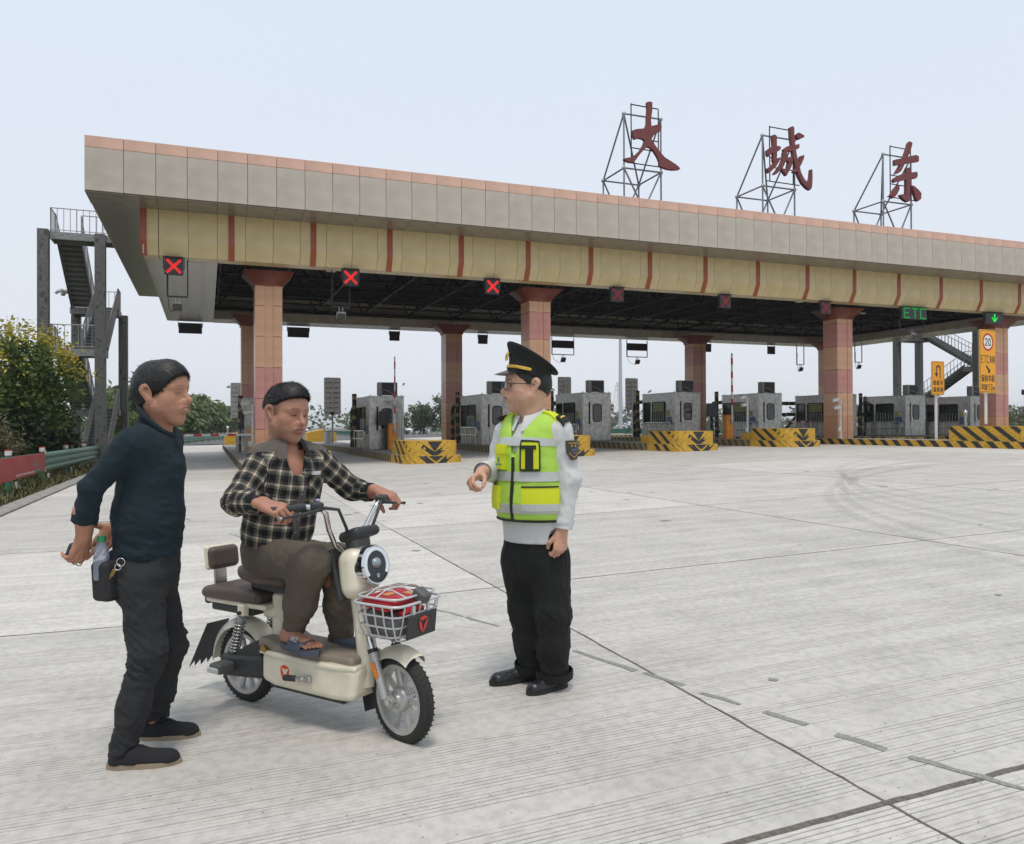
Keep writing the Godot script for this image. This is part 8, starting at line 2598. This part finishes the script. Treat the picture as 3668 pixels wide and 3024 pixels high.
	s.ball(Vector3(0.10, -0.04, 0.02), 0.105, 0.004, Vector3.ZERO, 1.0, true)
	s.ball(Vector3(-0.012, -0.035, -0.12), 0.105, 0.004, Vector3.ZERO, 1.0, true)
	mb = MB.new()
	s.skin(mb, 0.0095, -0.006, [[Vector3(0, 0.83, 0), Vector3(0, 1, 0)]], func(p: Vector3) -> float:
		var k := exp(-pow((p.y - 0.38) / 0.13, 2.0)) * 0.8 + exp(-pow((p.y - 0.13) / 0.09, 2.0)) * 0.6
		return fold(p, Vector3(7, 3.5, 7), 0.009, 11.0) + fold(p + Vector3(0, p.x * 0.6, 0), Vector3(6, 16, 6), 0.010 * k, 13.0))
	var tr := part(t, "trousers", mb, M.serge)
	for q in [[Vector3(0.099, 0.105, 0.023), Vector3(0.101, 0.058, 0.018)], [Vector3(-0.015, 0.11, -0.113), Vector3(-0.011, 0.063, -0.12)]]:
		part(tr, "turn_up", MB.new().tube([q[0], q[0].lerp(q[1], 0.1), q[1].lerp(q[0], 0.1), q[1]], [0.092, 0.1, 0.098, 0.088], 20, false), M.serge)
	shoe(t, "shoe", Vector3(0.165, 0, -0.012), Vector3(-0.045, 0, 0.118), 0.045, 0.06, M.leather, M.sole_black, 0.001)
	shoe(t, "shoe", Vector3(0.035, 0, -0.155), Vector3(-0.242, 0, -0.045), 0.045, 0.06, M.leather, M.sole_black, 0.001)
	# cropped hair, glasses, cap
	mb = hair_mb(0.006, [[Vector3(0.05, 0.03, 0), Vector3(0.75, -0.66, 0)], [Vector3(-0.02, -0.005, 0), Vector3(0.35, -0.94, 0)]], 2500, 0.014, Vector3(-0.2, -0.8, 0), 0.036)
	part(t, "hair", xformed(mb, hx), M.hair)
	var gl := MB.new()
	for q in [-1.0, 1.0]:
		var lp := []
		for e in rounded(0.05, 0.036, 0.012): lp.append(hx * Vector3(0.122 - absf(e.x + q * 0.033) * 0.06, 0.0 + e.y, q * 0.033 + e.x))
		lp.append(lp[0])
		gl.tube(lp, [0.0021], 6)
		gl.tube([hx * Vector3(0.118, 0.006, q * 0.058), hx * Vector3(0.10, 0.007, q * 0.079), hx * Vector3(0.0, 0.010, q * 0.088), hx * Vector3(-0.02, 0.004, q * 0.088)], [0.0024], 6)
	gl.tube([hx * Vector3(0.122, 0.002, -0.009), hx * Vector3(0.126, 0.004, 0), hx * Vector3(0.122, 0.002, 0.009)], [0.002], 6)
	var gs := part(t, "glasses", gl, M.black)
	for q in [-1.0, 1.0]:
		var lens := MB.new()
		var e := rounded(0.048, 0.034, 0.011)
		var c := lens.v(hx * Vector3(0.1225, 0, q * 0.033), hx.basis.x.normalized())
		for p in e: lens.v(hx * Vector3(0.122 - absf(p.x + q * 0.033) * 0.06, p.y, q * 0.033 + p.x), hx.basis.x.normalized())
		for i in e.size(): lens.t(c, c + 1 + i, c + 1 + (i + 1) % e.size())
		part(gs, "lens", lens, M.glass)
	cap_on(t, hx)

func cap_on(t: Node3D, hx: Transform3D) -> void:
	var cx := hx * Transform3D(Basis(Vector3(0, 0, 1), -0.0), Vector3(-0.006, 0.052, 0)) * Transform3D(Basis(Vector3(0, 0, 1), 0.20), Vector3.ZERO)
	var b := MB.new()
	var n := 40
	var rings := [[1.0, 0.0, 0.0], [1.0, 0.022, 0.0], [1.005, 0.046, 0.0], [1.06, 0.056, 0.25], [1.22, 0.066, 0.75], [1.31, 0.072, 0.95], [1.33, 0.078, 1.0], [1.29, 0.084, 1.0], [1.15, 0.086, 0.97], [0.7, 0.082, 0.9], [0.0, 0.078, 0.85]]
	for r in rings:
		for j in n + 1:
			var a := TAU * j / n
			var c := cos(a)
			# the crown stands high in front and sinks to the back
			var lift: float = r[2] * (0.030 + 0.034 * c) 
			var p := Vector3(c * 0.112 * r[0] - 0.004 * r[2], r[1] + lift - 0.012 * r[2] * (1.0 - c), sin(a) * 0.092 * lerpf(1.0, r[0], 0.9))
			b.v(cx * p, Vector3.ZERO)
	for i in rings.size() - 1:
		for j in n:
			var q := i * (n + 1) + j
			for e in [[q, q + 1, q + n + 2], [q, q + n + 2, q + n + 1]]:
				b.I.append(e[0]); b.I.append(e[2]); b.I.append(e[1])
	var cen := cx * Vector3(0, 0.03, 0)
	var acc := PackedVector3Array()
	acc.resize(b.V.size())
	for i in range(0, b.I.size(), 3):
		var nn := (b.V[b.I[i + 1]] - b.V[b.I[i]]).cross(b.V[b.I[i + 2]] - b.V[b.I[i]])
		if nn.dot(b.V[b.I[i]] - cen) < 0.0: nn = -nn
		for k in 3: acc[b.I[i + k]] += nn
	for i in rings.size():      # close the seam
		var u := i * (n + 1)
		var sum := acc[u] + acc[u + n]
		acc[u] = sum; acc[u + n] = sum
	for i in b.V.size(): b.N[i] = acc[i].normalized() if acc[i].length() > 1e-12 else (cx.basis.y).normalized()
	var ii := b.I
	b.I = PackedInt32Array()
	for i in range(0, ii.size(), 3): b.t(ii[i], ii[i + 1], ii[i + 2])
	var cap := part(t, "peaked_cap", b, M.cap_cloth)
	var vz := MB.new()
	for i in 25:
		var a := lerpf(-1.18, 1.18, i / 24.0)
		for k in 4:
			var fr := k / 3.0
			var out := 0.062 * pow(maxf(0.0, cos(a * 1.25)), 0.6) * fr
			vz.v(cx * Vector3(cos(a) * 0.113 + out, 0.006 - out * 0.62, sin(a) * (0.093 + 0.006 * fr)), (cx.basis * Vector3(0.5, 1, 0)).normalized())
	for i in 24:
		for k in 3:
			var q := i * 4 + k
			vz.t(q, q + 1, q + 5); vz.t(q, q + 5, q + 4)
	part(cap, "visor", vz, M.visor_black)
	for dy in [0.020, 0.028]:
		var cord := []
		for i in 17:
			var a := lerpf(-1.35, 1.35, i / 16.0)
			cord.append(cx * Vector3(cos(a) * 0.1165, dy, sin(a) * 0.0965))
		part(cap, "gold_cord", MB.new().tube(cord, [0.0042], 6), M.gold)
	for a in [-1.38, -0.8, 0.8, 1.38]: part(cap, "cord_knob", MB.new().ball(cx * Vector3(cos(a) * 0.1165, 0.024, sin(a) * 0.0965), 0.0085, 8, 6), M.gold)
	var eb := Transform3D(cx.basis.orthonormalized(), cx * Vector3(0.131, 0.072, 0))
	part(cap, "cap_emblem", MB.new().rbox(Vector3.ZERO, Vector3(0.01, 0.046, 0.034), 0.0045), M.gold, eb)
	part(cap, "emblem_centre", MB.new().ball(Vector3(0.005, 0.0, 0), Vector3(0.004, 0.013, 0.011), 10, 8), M.steel_grey, eb)

func plaid() -> ImageTexture:
	var S := 256
	var K := Color(0.05, 0.06, 0.075)
	var Cc := Color(0.86, 0.78, 0.68)
	var Gn := Color(0.13, 0.24, 0.25)
	var Br := Color(0.42, 0.39, 0.37)
	var Ye := Color(0.76, 0.80, 0.62)
	var bands := [[0.0, 0.24, K], [0.24, 0.265, Cc], [0.265, 0.34, Gn], [0.34, 0.365, Ye], [0.365, 0.43, Br], [0.43, 0.58, Cc], [0.58, 0.62, Br], [0.62, 0.70, K], [0.70, 0.72, Cc], [0.72, 0.80, K], [0.80, 0.815, Br], [0.815, 1.0, K]]
	var line := []
	for i in S:
		var c := K
		for b in bands:
			if i >= b[0] * S and i < b[1] * S: c = b[2]
		line.append(c)
	var im := Image.create(S, S, false, Image.FORMAT_RGB8)
	for y in S:
		for x in S:
			var a: Color = line[x]
			var b: Color = line[y]
			im.set_pixel(x, y, a.lerp(b, 0.5 + (0.09 if (x + y) % 4 < 2 else -0.09)))
	return tex(im)

func wrap_uv(src: MB, bones: Array, pick) -> Array:
	# unroll the cloth along the bone each face lies nearest to; faces that pick() sends elsewhere go to the second mesh
	var out := [MB.new(), MB.new()]
	var near := func(p: Vector3) -> int:
		var best := 0
		var bd := 9.0
		for i in bones.size():
			var a: Vector3 = bones[i][0]
			var ba: Vector3 = bones[i][1] - a
			var h := clampf((p - a).dot(ba) / ba.length_squared(), 0.0, 1.0)
			var d: float = (p - a - ba * h).length() - bones[i][2]
			if d < bd: bd = d; best = i
		return best
	for i in range(0, src.I.size(), 3):
		var c := (src.V[src.I[i]] + src.V[src.I[i + 1]] + src.V[src.I[i + 2]]) / 3.0
		var bi: int = near.call(c)
		var a: Vector3 = bones[bi][0]
		var ax: Vector3 = (bones[bi][1] - a).normalized()
		var rx: Vector3 = bones[bi][3]
		rx = (rx - ax * rx.dot(ax)).normalized()
		var ry_ := ax.cross(rx)
		var rep: float = bones[bi][4]
		var m: MB = out[pick.call(c, bi)]
		var k := m.V.size()
		var u0 := 0.0
		for j in 3:
			var p := src.V[src.I[i + j]]
			var q := p - a
			var u := atan2(q.dot(ry_), q.dot(rx)) / TAU
			if j == 0: u0 = u
			else: u = u0 + wrapf(u - u0, -0.5, 0.5)
			m.v(p, src.N[src.I[i + j]], Vector2(u * rep, q.dot(ax) / 0.068))
		m.I.append(k); m.I.append(k + 1); m.I.append(k + 2)
	return out

func rider() -> void:
	var t := thing("person", "man in plaid shirt and olive trousers seated on the cream scooter", "person", Vector3(0.344, 0.0, -4.155), deg_to_rad(YAW))
	var tone := Color(0.40, 0.20, 0.13)
	var f := Vector3(0.66, 0, 0.75)
	var l := Vector3(0.75, 0, -0.66)      # his left
	var body := MB.new()
	body.coloured = true
	var hx := Transform3D(basis_from(Vector3(0.80, -0.10, 0.60), Vector3(0.06, 1, 0)).scaled_local(Vector3(1.04, 1.06, 1.03)), Vector3(0.052, 1.495, 0.045))
	add_head(body, hx, tone, {"gap": 0.001, "brow": 0.6, "eye": 0.003, "stubble": 0.62, "full": 1.08})
	var plain := func(p: Vector3) -> Color:
		var n := 1.0 + 0.07 * nz1.get_noise_3d(p.x * 30, p.y * 30, p.z * 30)
		return Color(tone.r * n, tone.g * n * 0.93, tone.b * n * 0.92)
	var s := SDF.new()
	s.cap(Vector3(-0.04, 0.79, -0.02), Vector3(0.0, 0.92, 0.0), 0.13, 0.13, 0.04, f, 1.1).cap(Vector3(0.0, 0.92, 0.0), Vector3(0.045, 1.2, 0.015), 0.13, 0.14, 0.04, f, 1.15)
	var sc := Vector3(0.05, 1.29, 0.03)
	s.cap(sc - l * 0.13, sc + l * 0.13, 0.055, 0.055, 0.03).cap(Vector3(0.05, 1.3, 0.025), Vector3(0.045, 1.42, 0.035), 0.058, 0.058, 0.03)
	s.chain([Vector3(-0.06, 0.775, 0.03), Vector3(0.249, 0.815, 0.34), Vector3(0.121, 0.46, 0.17)], [0.085, 0.058, 0.04])
	s.chain([Vector3(-0.021, 0.757, -0.12), Vector3(0.31, 0.778, 0.12), Vector3(0.324, 0.43, 0.07)], [0.085, 0.058, 0.04])
	s.chain([Vector3(-0.066, 1.262, 0.13), Vector3(-0.122, 1.078, 0.27), Vector3(0.065, 1.09, 0.46)], [0.045, 0.042, 0.03])
	s.chain([Vector3(0.185, 1.27, -0.06), Vector3(0.333, 1.104, -0.17), Vector3(0.45, 1.088, -0.11)], [0.045, 0.042, 0.03])
	s.skin(body, 0.016, 0.0, [], null, plain)
	# hands closed round the grips; the grips run across the machine
	var gr := (t.transform.affine_inverse() * Transform3D(ry(deg_to_rad(-53.3)), Vector3(0.201, 0.005, -4.363)))
	var gR := gr * Vector3(0.668, 1.062, 0.335)
	var gL := gr * Vector3(0.668, 1.062, -0.335)
	var across := (gr.basis * Vector3(-0.3, -0.05, 0.95)).normalized()      # outwards along the right grip
	s = SDF.new()
	s.cap(Vector3(0.02, 1.088, 0.42), Vector3(0.072, 1.090, 0.468), 0.038, 0.031, 0.02)
	var dx := (gR - Vector3(0.072, 1.090, 0.468)).normalized()
	var hb := basis_from((dx + Vector3(0.1, -0.05, 0.0)).normalized(), Vector3(-0.15, 0.9, 0.42))
	hb.z = -hb.z
	hand_into(s, Transform3D(hb, gR + Vector3(-0.062, 0.024, -0.022) + across * 0.05), [[0.75, 1.15, 0.7], [0.75, 1.15, 0.75], [0.8, 1.15, 0.75], [0.85, 1.15, 0.8]], 0.05, [Vector3(0.6, -0.55, 0.6), Vector3(0.6, -0.8, -0.2), Vector3(0.4, -0.8, -0.4)], 1.02)
	s.cap(Vector3(0.41, 1.09, -0.135), Vector3(0.468, 1.092, -0.10), 0.037, 0.031, 0.02)
	hb = basis_from((gL - Vector3(0.468, 1.10, -0.10)).normalized() + Vector3(0.3, 0.0, 0.1), Vector3(-0.1, 0.95, 0.1))
	hand_into(s, Transform3D(hb, gL + Vector3(-0.05, 0.034, -0.02)), [[0.5, 1.25, 0.9], [0.5, 1.3, 0.9], [0.55, 1.3, 0.9], [0.6, 1.3, 0.9]], 0.05, [Vector3(0.6, -0.55, 0.6), Vector3(0.6, -0.8, -0.2), Vector3(0.4, -0.8, -0.4)], 1.02)
	# right foot with toes
	var hl := Vector3(0.065, 0.398, 0.155)
	var td := (Vector3(0.262, 0.398, 0.325) - hl).normalized()
	var sd := td.cross(Vector3.UP).normalized()
	s.cap(Vector3(0.119, 0.50, 0.175), hl + td * 0.045 + Vector3(0, 0.045, 0), 0.042, 0.038, 0.02)
	s.cap(hl + td * 0.02 + Vector3(0, 0.026, 0), hl + td * 0.08 + Vector3(0, 0.03, 0), 0.032, 0.034, 0.02)
	s.cap(hl + td * 0.08 + Vector3(0, 0.034, 0), hl + td * 0.19 + Vector3(0, 0.018, 0), 0.036, 0.034, 0.02, Vector3.UP, 1.25)
	for i in 5:
		var o := sd * (0.034 - i * 0.0165) * 1.0
		var L: float = [0.044, 0.044, 0.038, 0.031, 0.024][4 - i]
		var r: float = [0.0125, 0.0088, 0.0084, 0.008, 0.0078][4 - i]
		s.cap(hl + td * 0.195 + o + Vector3(0, 0.018, 0), hl + td * (0.21 + L) + o + Vector3(0, 0.012, 0), r * 1.05, r, 0.004)
	s.skin(body, 0.0042, 0.0, [], null, plain)
	part(t, "body", body, M.skin)
	add_eyes(t, hx)
	# plaid shirt
	s = SDF.new()
	s.cap(Vector3(-0.035, 0.83, -0.015), Vector3(0.0, 0.95, 0.0), 0.178, 0.176, 0.05, f, 1.14)
	s.cap(Vector3(0.0, 0.95, 0.0), Vector3(0.045, 1.19, 0.015), 0.176, 0.182, 0.05, f, 1.16)
	s.cap(sc - l * 0.118 - Vector3(0, 0.016, 0), sc + l * 0.118 - Vector3(0, 0.012, 0), 0.084, 0.084, 0.05)
	s.cap(sc, sc + Vector3(0, 0.07, 0.0), 0.09, 0.078, 0.04)
	s.chain([Vector3(-0.058, 1.258, 0.125), Vector3(-0.122, 1.080, 0.268), Vector3(0.045, 1.09, 0.44)], [0.080, 0.070, 0.056], 0.03)
	s.chain([Vector3(0.175, 1.262, -0.055), Vector3(0.328, 1.108, -0.165), Vector3(0.44, 1.09, -0.118)], [0.078, 0.066, 0.054], 0.03)
	s.ball(Vector3(0.112, 1.09, 0.51), 0.088, 0.004, Vector3.ZERO, 1.0, true)
	s.ball(Vector3(0.51, 1.09, -0.08), 0.082, 0.004, Vector3.ZERO, 1.0, true)
	# open at the throat
	s.cap(sc + Vector3(0, 0.075, 0) + f * 0.03, sc + Vector3(0, -0.16, 0) + f * 0.175, 0.08, 0.006, 0.006, Vector3.ZERO, 1.0, true)
	var rumple := func(p: Vector3) -> float:
		var e := clampf(1.0 - (p - Vector3(-0.10, 1.10, 0.25)).length() / 0.17, 0.0, 1.0) + clampf(1.0 - (p - Vector3(0.33, 1.12, -0.15)).length() / 0.16, 0.0, 1.0)
		return fold(p, Vector3(7, 7, 7), 0.006, 21.0) + fold(p + Vector3(0, p.x * 0.5, p.y * 0.4), Vector3(13, 20, 13), 0.007 * e + 0.0025, 23.0)
	var mb := MB.new()
	s.skin(mb, 0.0085, -0.005, [[sc + Vector3(0, 0.078, 0.0), Vector3(0.25, 0.93, 0.28)], [Vector3(0, 0.835, 0), Vector3(-0.25, -0.95, -0.12)]], rumple)
	var bones := [[Vector3(-0.035, 0.80, -0.015), Vector3(0.05, 1.30, 0.03), 0.175, -f, 16.0], [Vector3(-0.058, 1.258, 0.125), Vector3(-0.122, 1.080, 0.268), 0.08, Vector3(0, 0, -1), 8.0], [Vector3(-0.122, 1.080, 0.268), Vector3(0.05, 1.09, 0.445), 0.064, Vector3(0, -1, 0), 6.0], [Vector3(0.175, 1.262, -0.055), Vector3(0.328, 1.108, -0.165), 0.076, Vector3(0, 0, -1), 8.0], [Vector3(0.328, 1.108, -0.165), Vector3(0.45, 1.09, -0.112), 0.062, Vector3(0, -1, 0), 6.0]]
	var two := wrap_uv(mb, bones, func(c: Vector3, bi: int) -> int: return 1 if (c.y > 1.305 + 0.12 * clampf((c - sc).dot(f), 0.0, 0.3)) else 0)
	var pm := mk("plaid", Color.WHITE, 0.9)
	pm.albedo_texture = plaid()
	var sh := part(t, "plaid_shirt", two[0], pm)
	part(sh, "yoke", two[1], M.yoke_grey)
	var plk := lay(s, 2, 16, func(a: float, b: float) -> Vector3: return Vector3(-0.03, 0.86, -0.01).lerp(sc + Vector3(0, -0.17, 0), b) + f * 0.45 + l * ((a - 0.5) * 0.034 + 0.012 + 0.01 * sin(b * 9.0)), func(a: float, b: float) -> Vector3: return -f, 0.007, 0.003)
	part(sh, "placket", plk, M.yoke_grey)
	for i in 4:
		var p := s.onto(Vector3(-0.03, 0.86, -0.01).lerp(sc + Vector3(0, -0.17, 0), 0.2 + i * 0.24) + f * 0.45 + l * 0.014, -f)
		part(sh, "button", MB.new().ball(p + f * 0.009, 0.0055, 8, 6), M.steel_grey)
	for q in [-1.0, 1.0]:
		var cb := MB.new()
		var n := 9
		for i in n + 1:
			var a := lerpf(0.42, PI, float(i) / n)
			var dir: Vector3 = f * cos(a) + l * (q * sin(a))
			var yb := 0.045 + 0.03 * (1.0 - cos(a)) * 0.5
			var nk := sc + Vector3(-0.004, 0, 0)
			cb.v(nk + dir * 0.078 + Vector3(0, yb - 0.02, 0), dir, Vector2(0, 0)); cb.v(nk + dir * 0.076 + Vector3(0, yb + 0.03, 0), (dir + Vector3.UP).normalized(), Vector2(0, 0.5)); cb.v(nk + dir * (0.118 if i > 1 else 0.15) + Vector3(0, yb - (0.028 if i > 1 else 0.06), 0), (dir + Vector3.UP * 0.5).normalized(), Vector2(0, 1))
		for i in n:
			for j in 2:
				var k := i * 3 + j
				cb.t(k, k + 1, k + 4); cb.t(k, k + 4, k + 3)
		part(sh, "collar", cb, M.yoke_grey if q < 0.0 else M.collar_dark)
	var pk := lay(s, 6, 8, func(a: float, b: float) -> Vector3: return sc + Vector3(0, lerpf(-0.10, -0.23, b), 0) + f * 0.45 + l * lerpf(0.055, 0.155, a), func(a: float, b: float) -> Vector3: return -f, 0.006, 0.003)
	for i in pk.U.size(): pk.U[i] = Vector2(pk.U[i].x * 1.3 + pk.U[i].y * 1.2, pk.U[i].y * 1.7 - pk.U[i].x * 1.0)
	part(sh, "chest_pocket", pk, pm)
	part(sh, "chest_tag", lay(s, 3, 3, func(a: float, b: float) -> Vector3: return sc + Vector3(0, lerpf(-0.078, -0.096, b), 0) + f * 0.45 + l * lerpf(0.07, 0.115, a), func(a: float, b: float) -> Vector3: return -f, 0.012, 0.002), M.label_white)
	for q in [[Vector3(0.02, 1.09, 0.416), Vector3(0.052, 1.09, 0.448), 0.054], [Vector3(0.412, 1.092, -0.131), Vector3(0.446, 1.092, -0.113), 0.05]]:
		part(sh, "cuff", MB.new().tube([q[0], q[1]], [q[2] + 0.002, q[2] - 0.002], 18, false), pm)
	# trousers
	s = SDF.new()
	s.cap(Vector3(-0.05, 0.81, -0.02), Vector3(-0.03, 0.86, -0.01), 0.158, 0.150, 0.05, f, 1.08)
	s.chain([Vector3(-0.045, 0.785, 0.035), Vector3(0.242, 0.802, 0.335), Vector3(0.165, 0.60, 0.225), Vector3(0.118, 0.455, 0.172)], [0.112, 0.094, 0.080, 0.062], 0.04)
	s.chain([Vector3(-0.015, 0.765, -0.11), Vector3(0.31, 0.775, 0.12), Vector3(0.32, 0.55, 0.09), Vector3(0.325, 0.40, 0.07)], [0.108, 0.092, 0.076, 0.066], 0.04)
	s.ball(Vector3(0.108, 0.395, 0.165), 0.062, 0.004, Vector3.ZERO, 1.0, true)
	mb = MB.new()
	s.skin(mb, 0.0095, -0.006, [], func(p: Vector3) -> float:
		var k := exp(-pow((p - Vector3(0.19, 0.75, 0.27)).length() / 0.13, 2.0)) + exp(-pow((p.y - 0.5) / 0.09, 2.0)) * 0.7 + exp(-pow((p - Vector3(0.0, 0.84, 0.05)).length() / 0.13, 2.0))
		return fold(p, Vector3(7, 7, 7), 0.007, 31.0) + fold(p + Vector3(p.y * 0.5, p.x * 0.8, 0), Vector3(15, 17, 15), 0.009 * k + 0.001, 33.0))
	var tr := part(t, "trousers", mb, M.khaki)
	part(tr, "drawcord", MB.new().tube([Vector3(0.09, 0.86, 0.165), Vector3(0.105, 0.835, 0.18), Vector3(0.112, 0.80, 0.188)], [0.0028], 6), M.plastic_white)
	# slipper
	var sole := PackedVector2Array()
	for i in 36:
		var a := TAU * i / 36.0
		sole.append(Vector2(0.132 + cos(a) * 0.148, sin(a) * (0.05 if cos(a) > 0 else 0.043)))
	var sb := Basis(td, sd, Vector3.UP)
	var slip := part(t, "slipper", MB.new().prism(sole, 0.027, Transform3D(sb, Vector3(hl.x, 0.372, hl.z))), M.slipper)
	var up := MB.new()
	for i in 13:
		var a := PI * i / 12.0
		for k in 7:
			var fx := lerpf(0.115, 0.215, k / 6.0)
			var lead := 0.03 * sin(a) * (1.0 if k > 3 else 0.4)
			up.v(Vector3(hl.x, 0.39, hl.z) + sb * Vector3(fx - 0.02 + lead, cos(a) * 0.051, sin(a) * lerpf(0.066, 0.046, k / 6.0)), sb * Vector3(0.1, cos(a), sin(a)).normalized())
	for i in 12:
		for k in 6:
			var q := i * 7 + k
			up.t(q, q + 1, q + 8); up.t(q, q + 8, q + 7)
	part(slip, "strap", up, M.slipper)
	# NICE on the strap
	var tx := MB.new()
	var glyph := {"N": [[0, 0, 0, 1], [0, 1, 0.7, 0], [0.7, 0, 0.7, 1]], "I": [[0.2, 0, 0.2, 1]], "C": [[0.7, 1, 0, 1], [0, 1, 0, 0], [0, 0, 0.7, 0]], "E": [[0, 0, 0, 1], [0, 1, 0.7, 1], [0, 0.5, 0.6, 0.5], [0, 0, 0.7, 0]]}
	var ox := 0.0
	for ch in "NICE":
		for g in glyph[ch]:
			var e := []
			for w in [[g[0], g[1]], [g[2], g[3]]]:
				var a: float = 0.62 + 0.34 * (1.0 - w[1])
				var fx: float = 0.118 + (ox + w[0]) * 0.016
				e.append(Vector3(hl.x, 0.39, hl.z) + sb * Vector3(fx, cos(PI - a) * -0.0535, sin(a) * 0.067))
			tx.cyl(e[0], e[1], 0.0016, -1.0, 5)
		ox += 1.0 if ch != "I" else 0.6
	part(slip, "lettering", tx, M.label_white)
	var sl2 := MB.new()
	sl2.prism(sole, 0.027, Transform3D(basis_from(Vector3(0.8, 0, 0.6), Vector3.UP) * Basis(Vector3(1, 0, 0), Vector3(0, 0, 1), Vector3(0, 1, 0)), Vector3(0.27, 0.37, 0.05)))
	part(t, "slipper", sl2, M.slipper)
	mb = hair_mb(0.007, [[Vector3(0.082, 0.078, 0), Vector3(0.42, -0.91, 0)], [Vector3(-0.04, 0.035, 0), Vector3(0.25, -0.97, 0)]], 7000, 0.012, Vector3(0.15, 0.35, 0), 0.034, func(q: SDF) -> void: q.cap(Vector3(0.03, 0.085, 0), Vector3(0.055, 0.085, 0), 0.052, 0.042, 0.03, Vector3(0, 0, 1), 0.85), 0.5)
	part(t, "hair", xformed(mb, hx), M.hair)

func people() -> void:
	rng.seed = 61
	cloth_noise()
	skin_mat("skin")
	cloth("sweater", lin(0.009, 0.027, 0.037), 9.0, 0.5, 0.95)
	cloth("denim", lin(0.028, 0.029, 0.032), 12.0, 0.5, 0.9)
	cloth("serge", lin(0.010, 0.012, 0.010), 12.0, 0.3, 0.9)
	cloth("shirt_white", lin(0.84, 0.85, 0.84), 14.0, 0.15, 0.85)
	cloth("khaki", lin(0.15, 0.122, 0.09), 11.0, 0.4, 0.95)
	cloth("yoke_grey", lin(0.155, 0.135, 0.12), 12.0, 0.4, 0.95)
	cloth("collar_dark", lin(0.02, 0.02, 0.024), 12.0, 0.4, 0.95)
	cloth("cap_cloth", lin(0.013, 0.014, 0.013), 14.0, 0.3, 0.85)
	cloth("olive_dark", lin(0.025, 0.028, 0.018), 14.0, 0.3, 0.9)
	cloth("hi_vis", lin(0.60, 0.95, 0.12), 12.0, 0.25, 0.7)
	cloth("pocket_yellow", lin(0.88, 0.95, 0.015), 12.0, 0.25, 0.7)
	cloth("trim_dark", lin(0.03, 0.035, 0.022), 12.0, 0.3, 0.9)
	cloth("shoe_cloth", lin(0.024, 0.024, 0.026), 12.0, 0.4, 0.95)
	cloth("slipper", lin(0.11, 0.125, 0.165), 20.0, 0.5, 0.85)
	mk("eye_white", lin(0.5, 0.47, 0.44), 0.15)
	mk("iris_dark", lin(0.012, 0.008, 0.006), 0.1)
	mk("pouch", lin(0.016, 0.016, 0.018), 0.7, 0.0, "grain", 4.0)
	mk("silver_tape", lin(0.62, 0.64, 0.62), 0.4, 0.3, "grain", 6.0)
	mk("hair", lin(0.010, 0.009, 0.009), 0.5)
	mk("leather", lin(0.014, 0.015, 0.018), 0.35, 0.0, "grain", 5.0)
	mk("sole_black", lin(0.02, 0.02, 0.02), 0.7)
	mk("sole_tan", lin(0.36, 0.28, 0.19), 0.8, 0.0, "grain", 8.0)
	mk("visor_black", lin(0.02, 0.021, 0.024), 0.3)
	mk("gold", lin(0.72, 0.45, 0.08), 0.4, 0.3)
	mk("logo_blue", lin(0.04, 0.22, 0.25), 0.6)
	mk("cap_green", lin(0.02, 0.25, 0.10), 0.45)
	var bc := mk("bottle_clear", Color(0.62, 0.66, 0.74, 0.5), 0.08)
	bc.transparency = BaseMaterial3D.TRANSPARENCY_ALPHA
	standing_man()
	officer()
	rider()
func _ready() -> void:
	materials()
	view()
	ground()
	canopy()
	overhead()
	plaza()
	signs()
	around()
	scooter_mats()
	scooter()
	people()
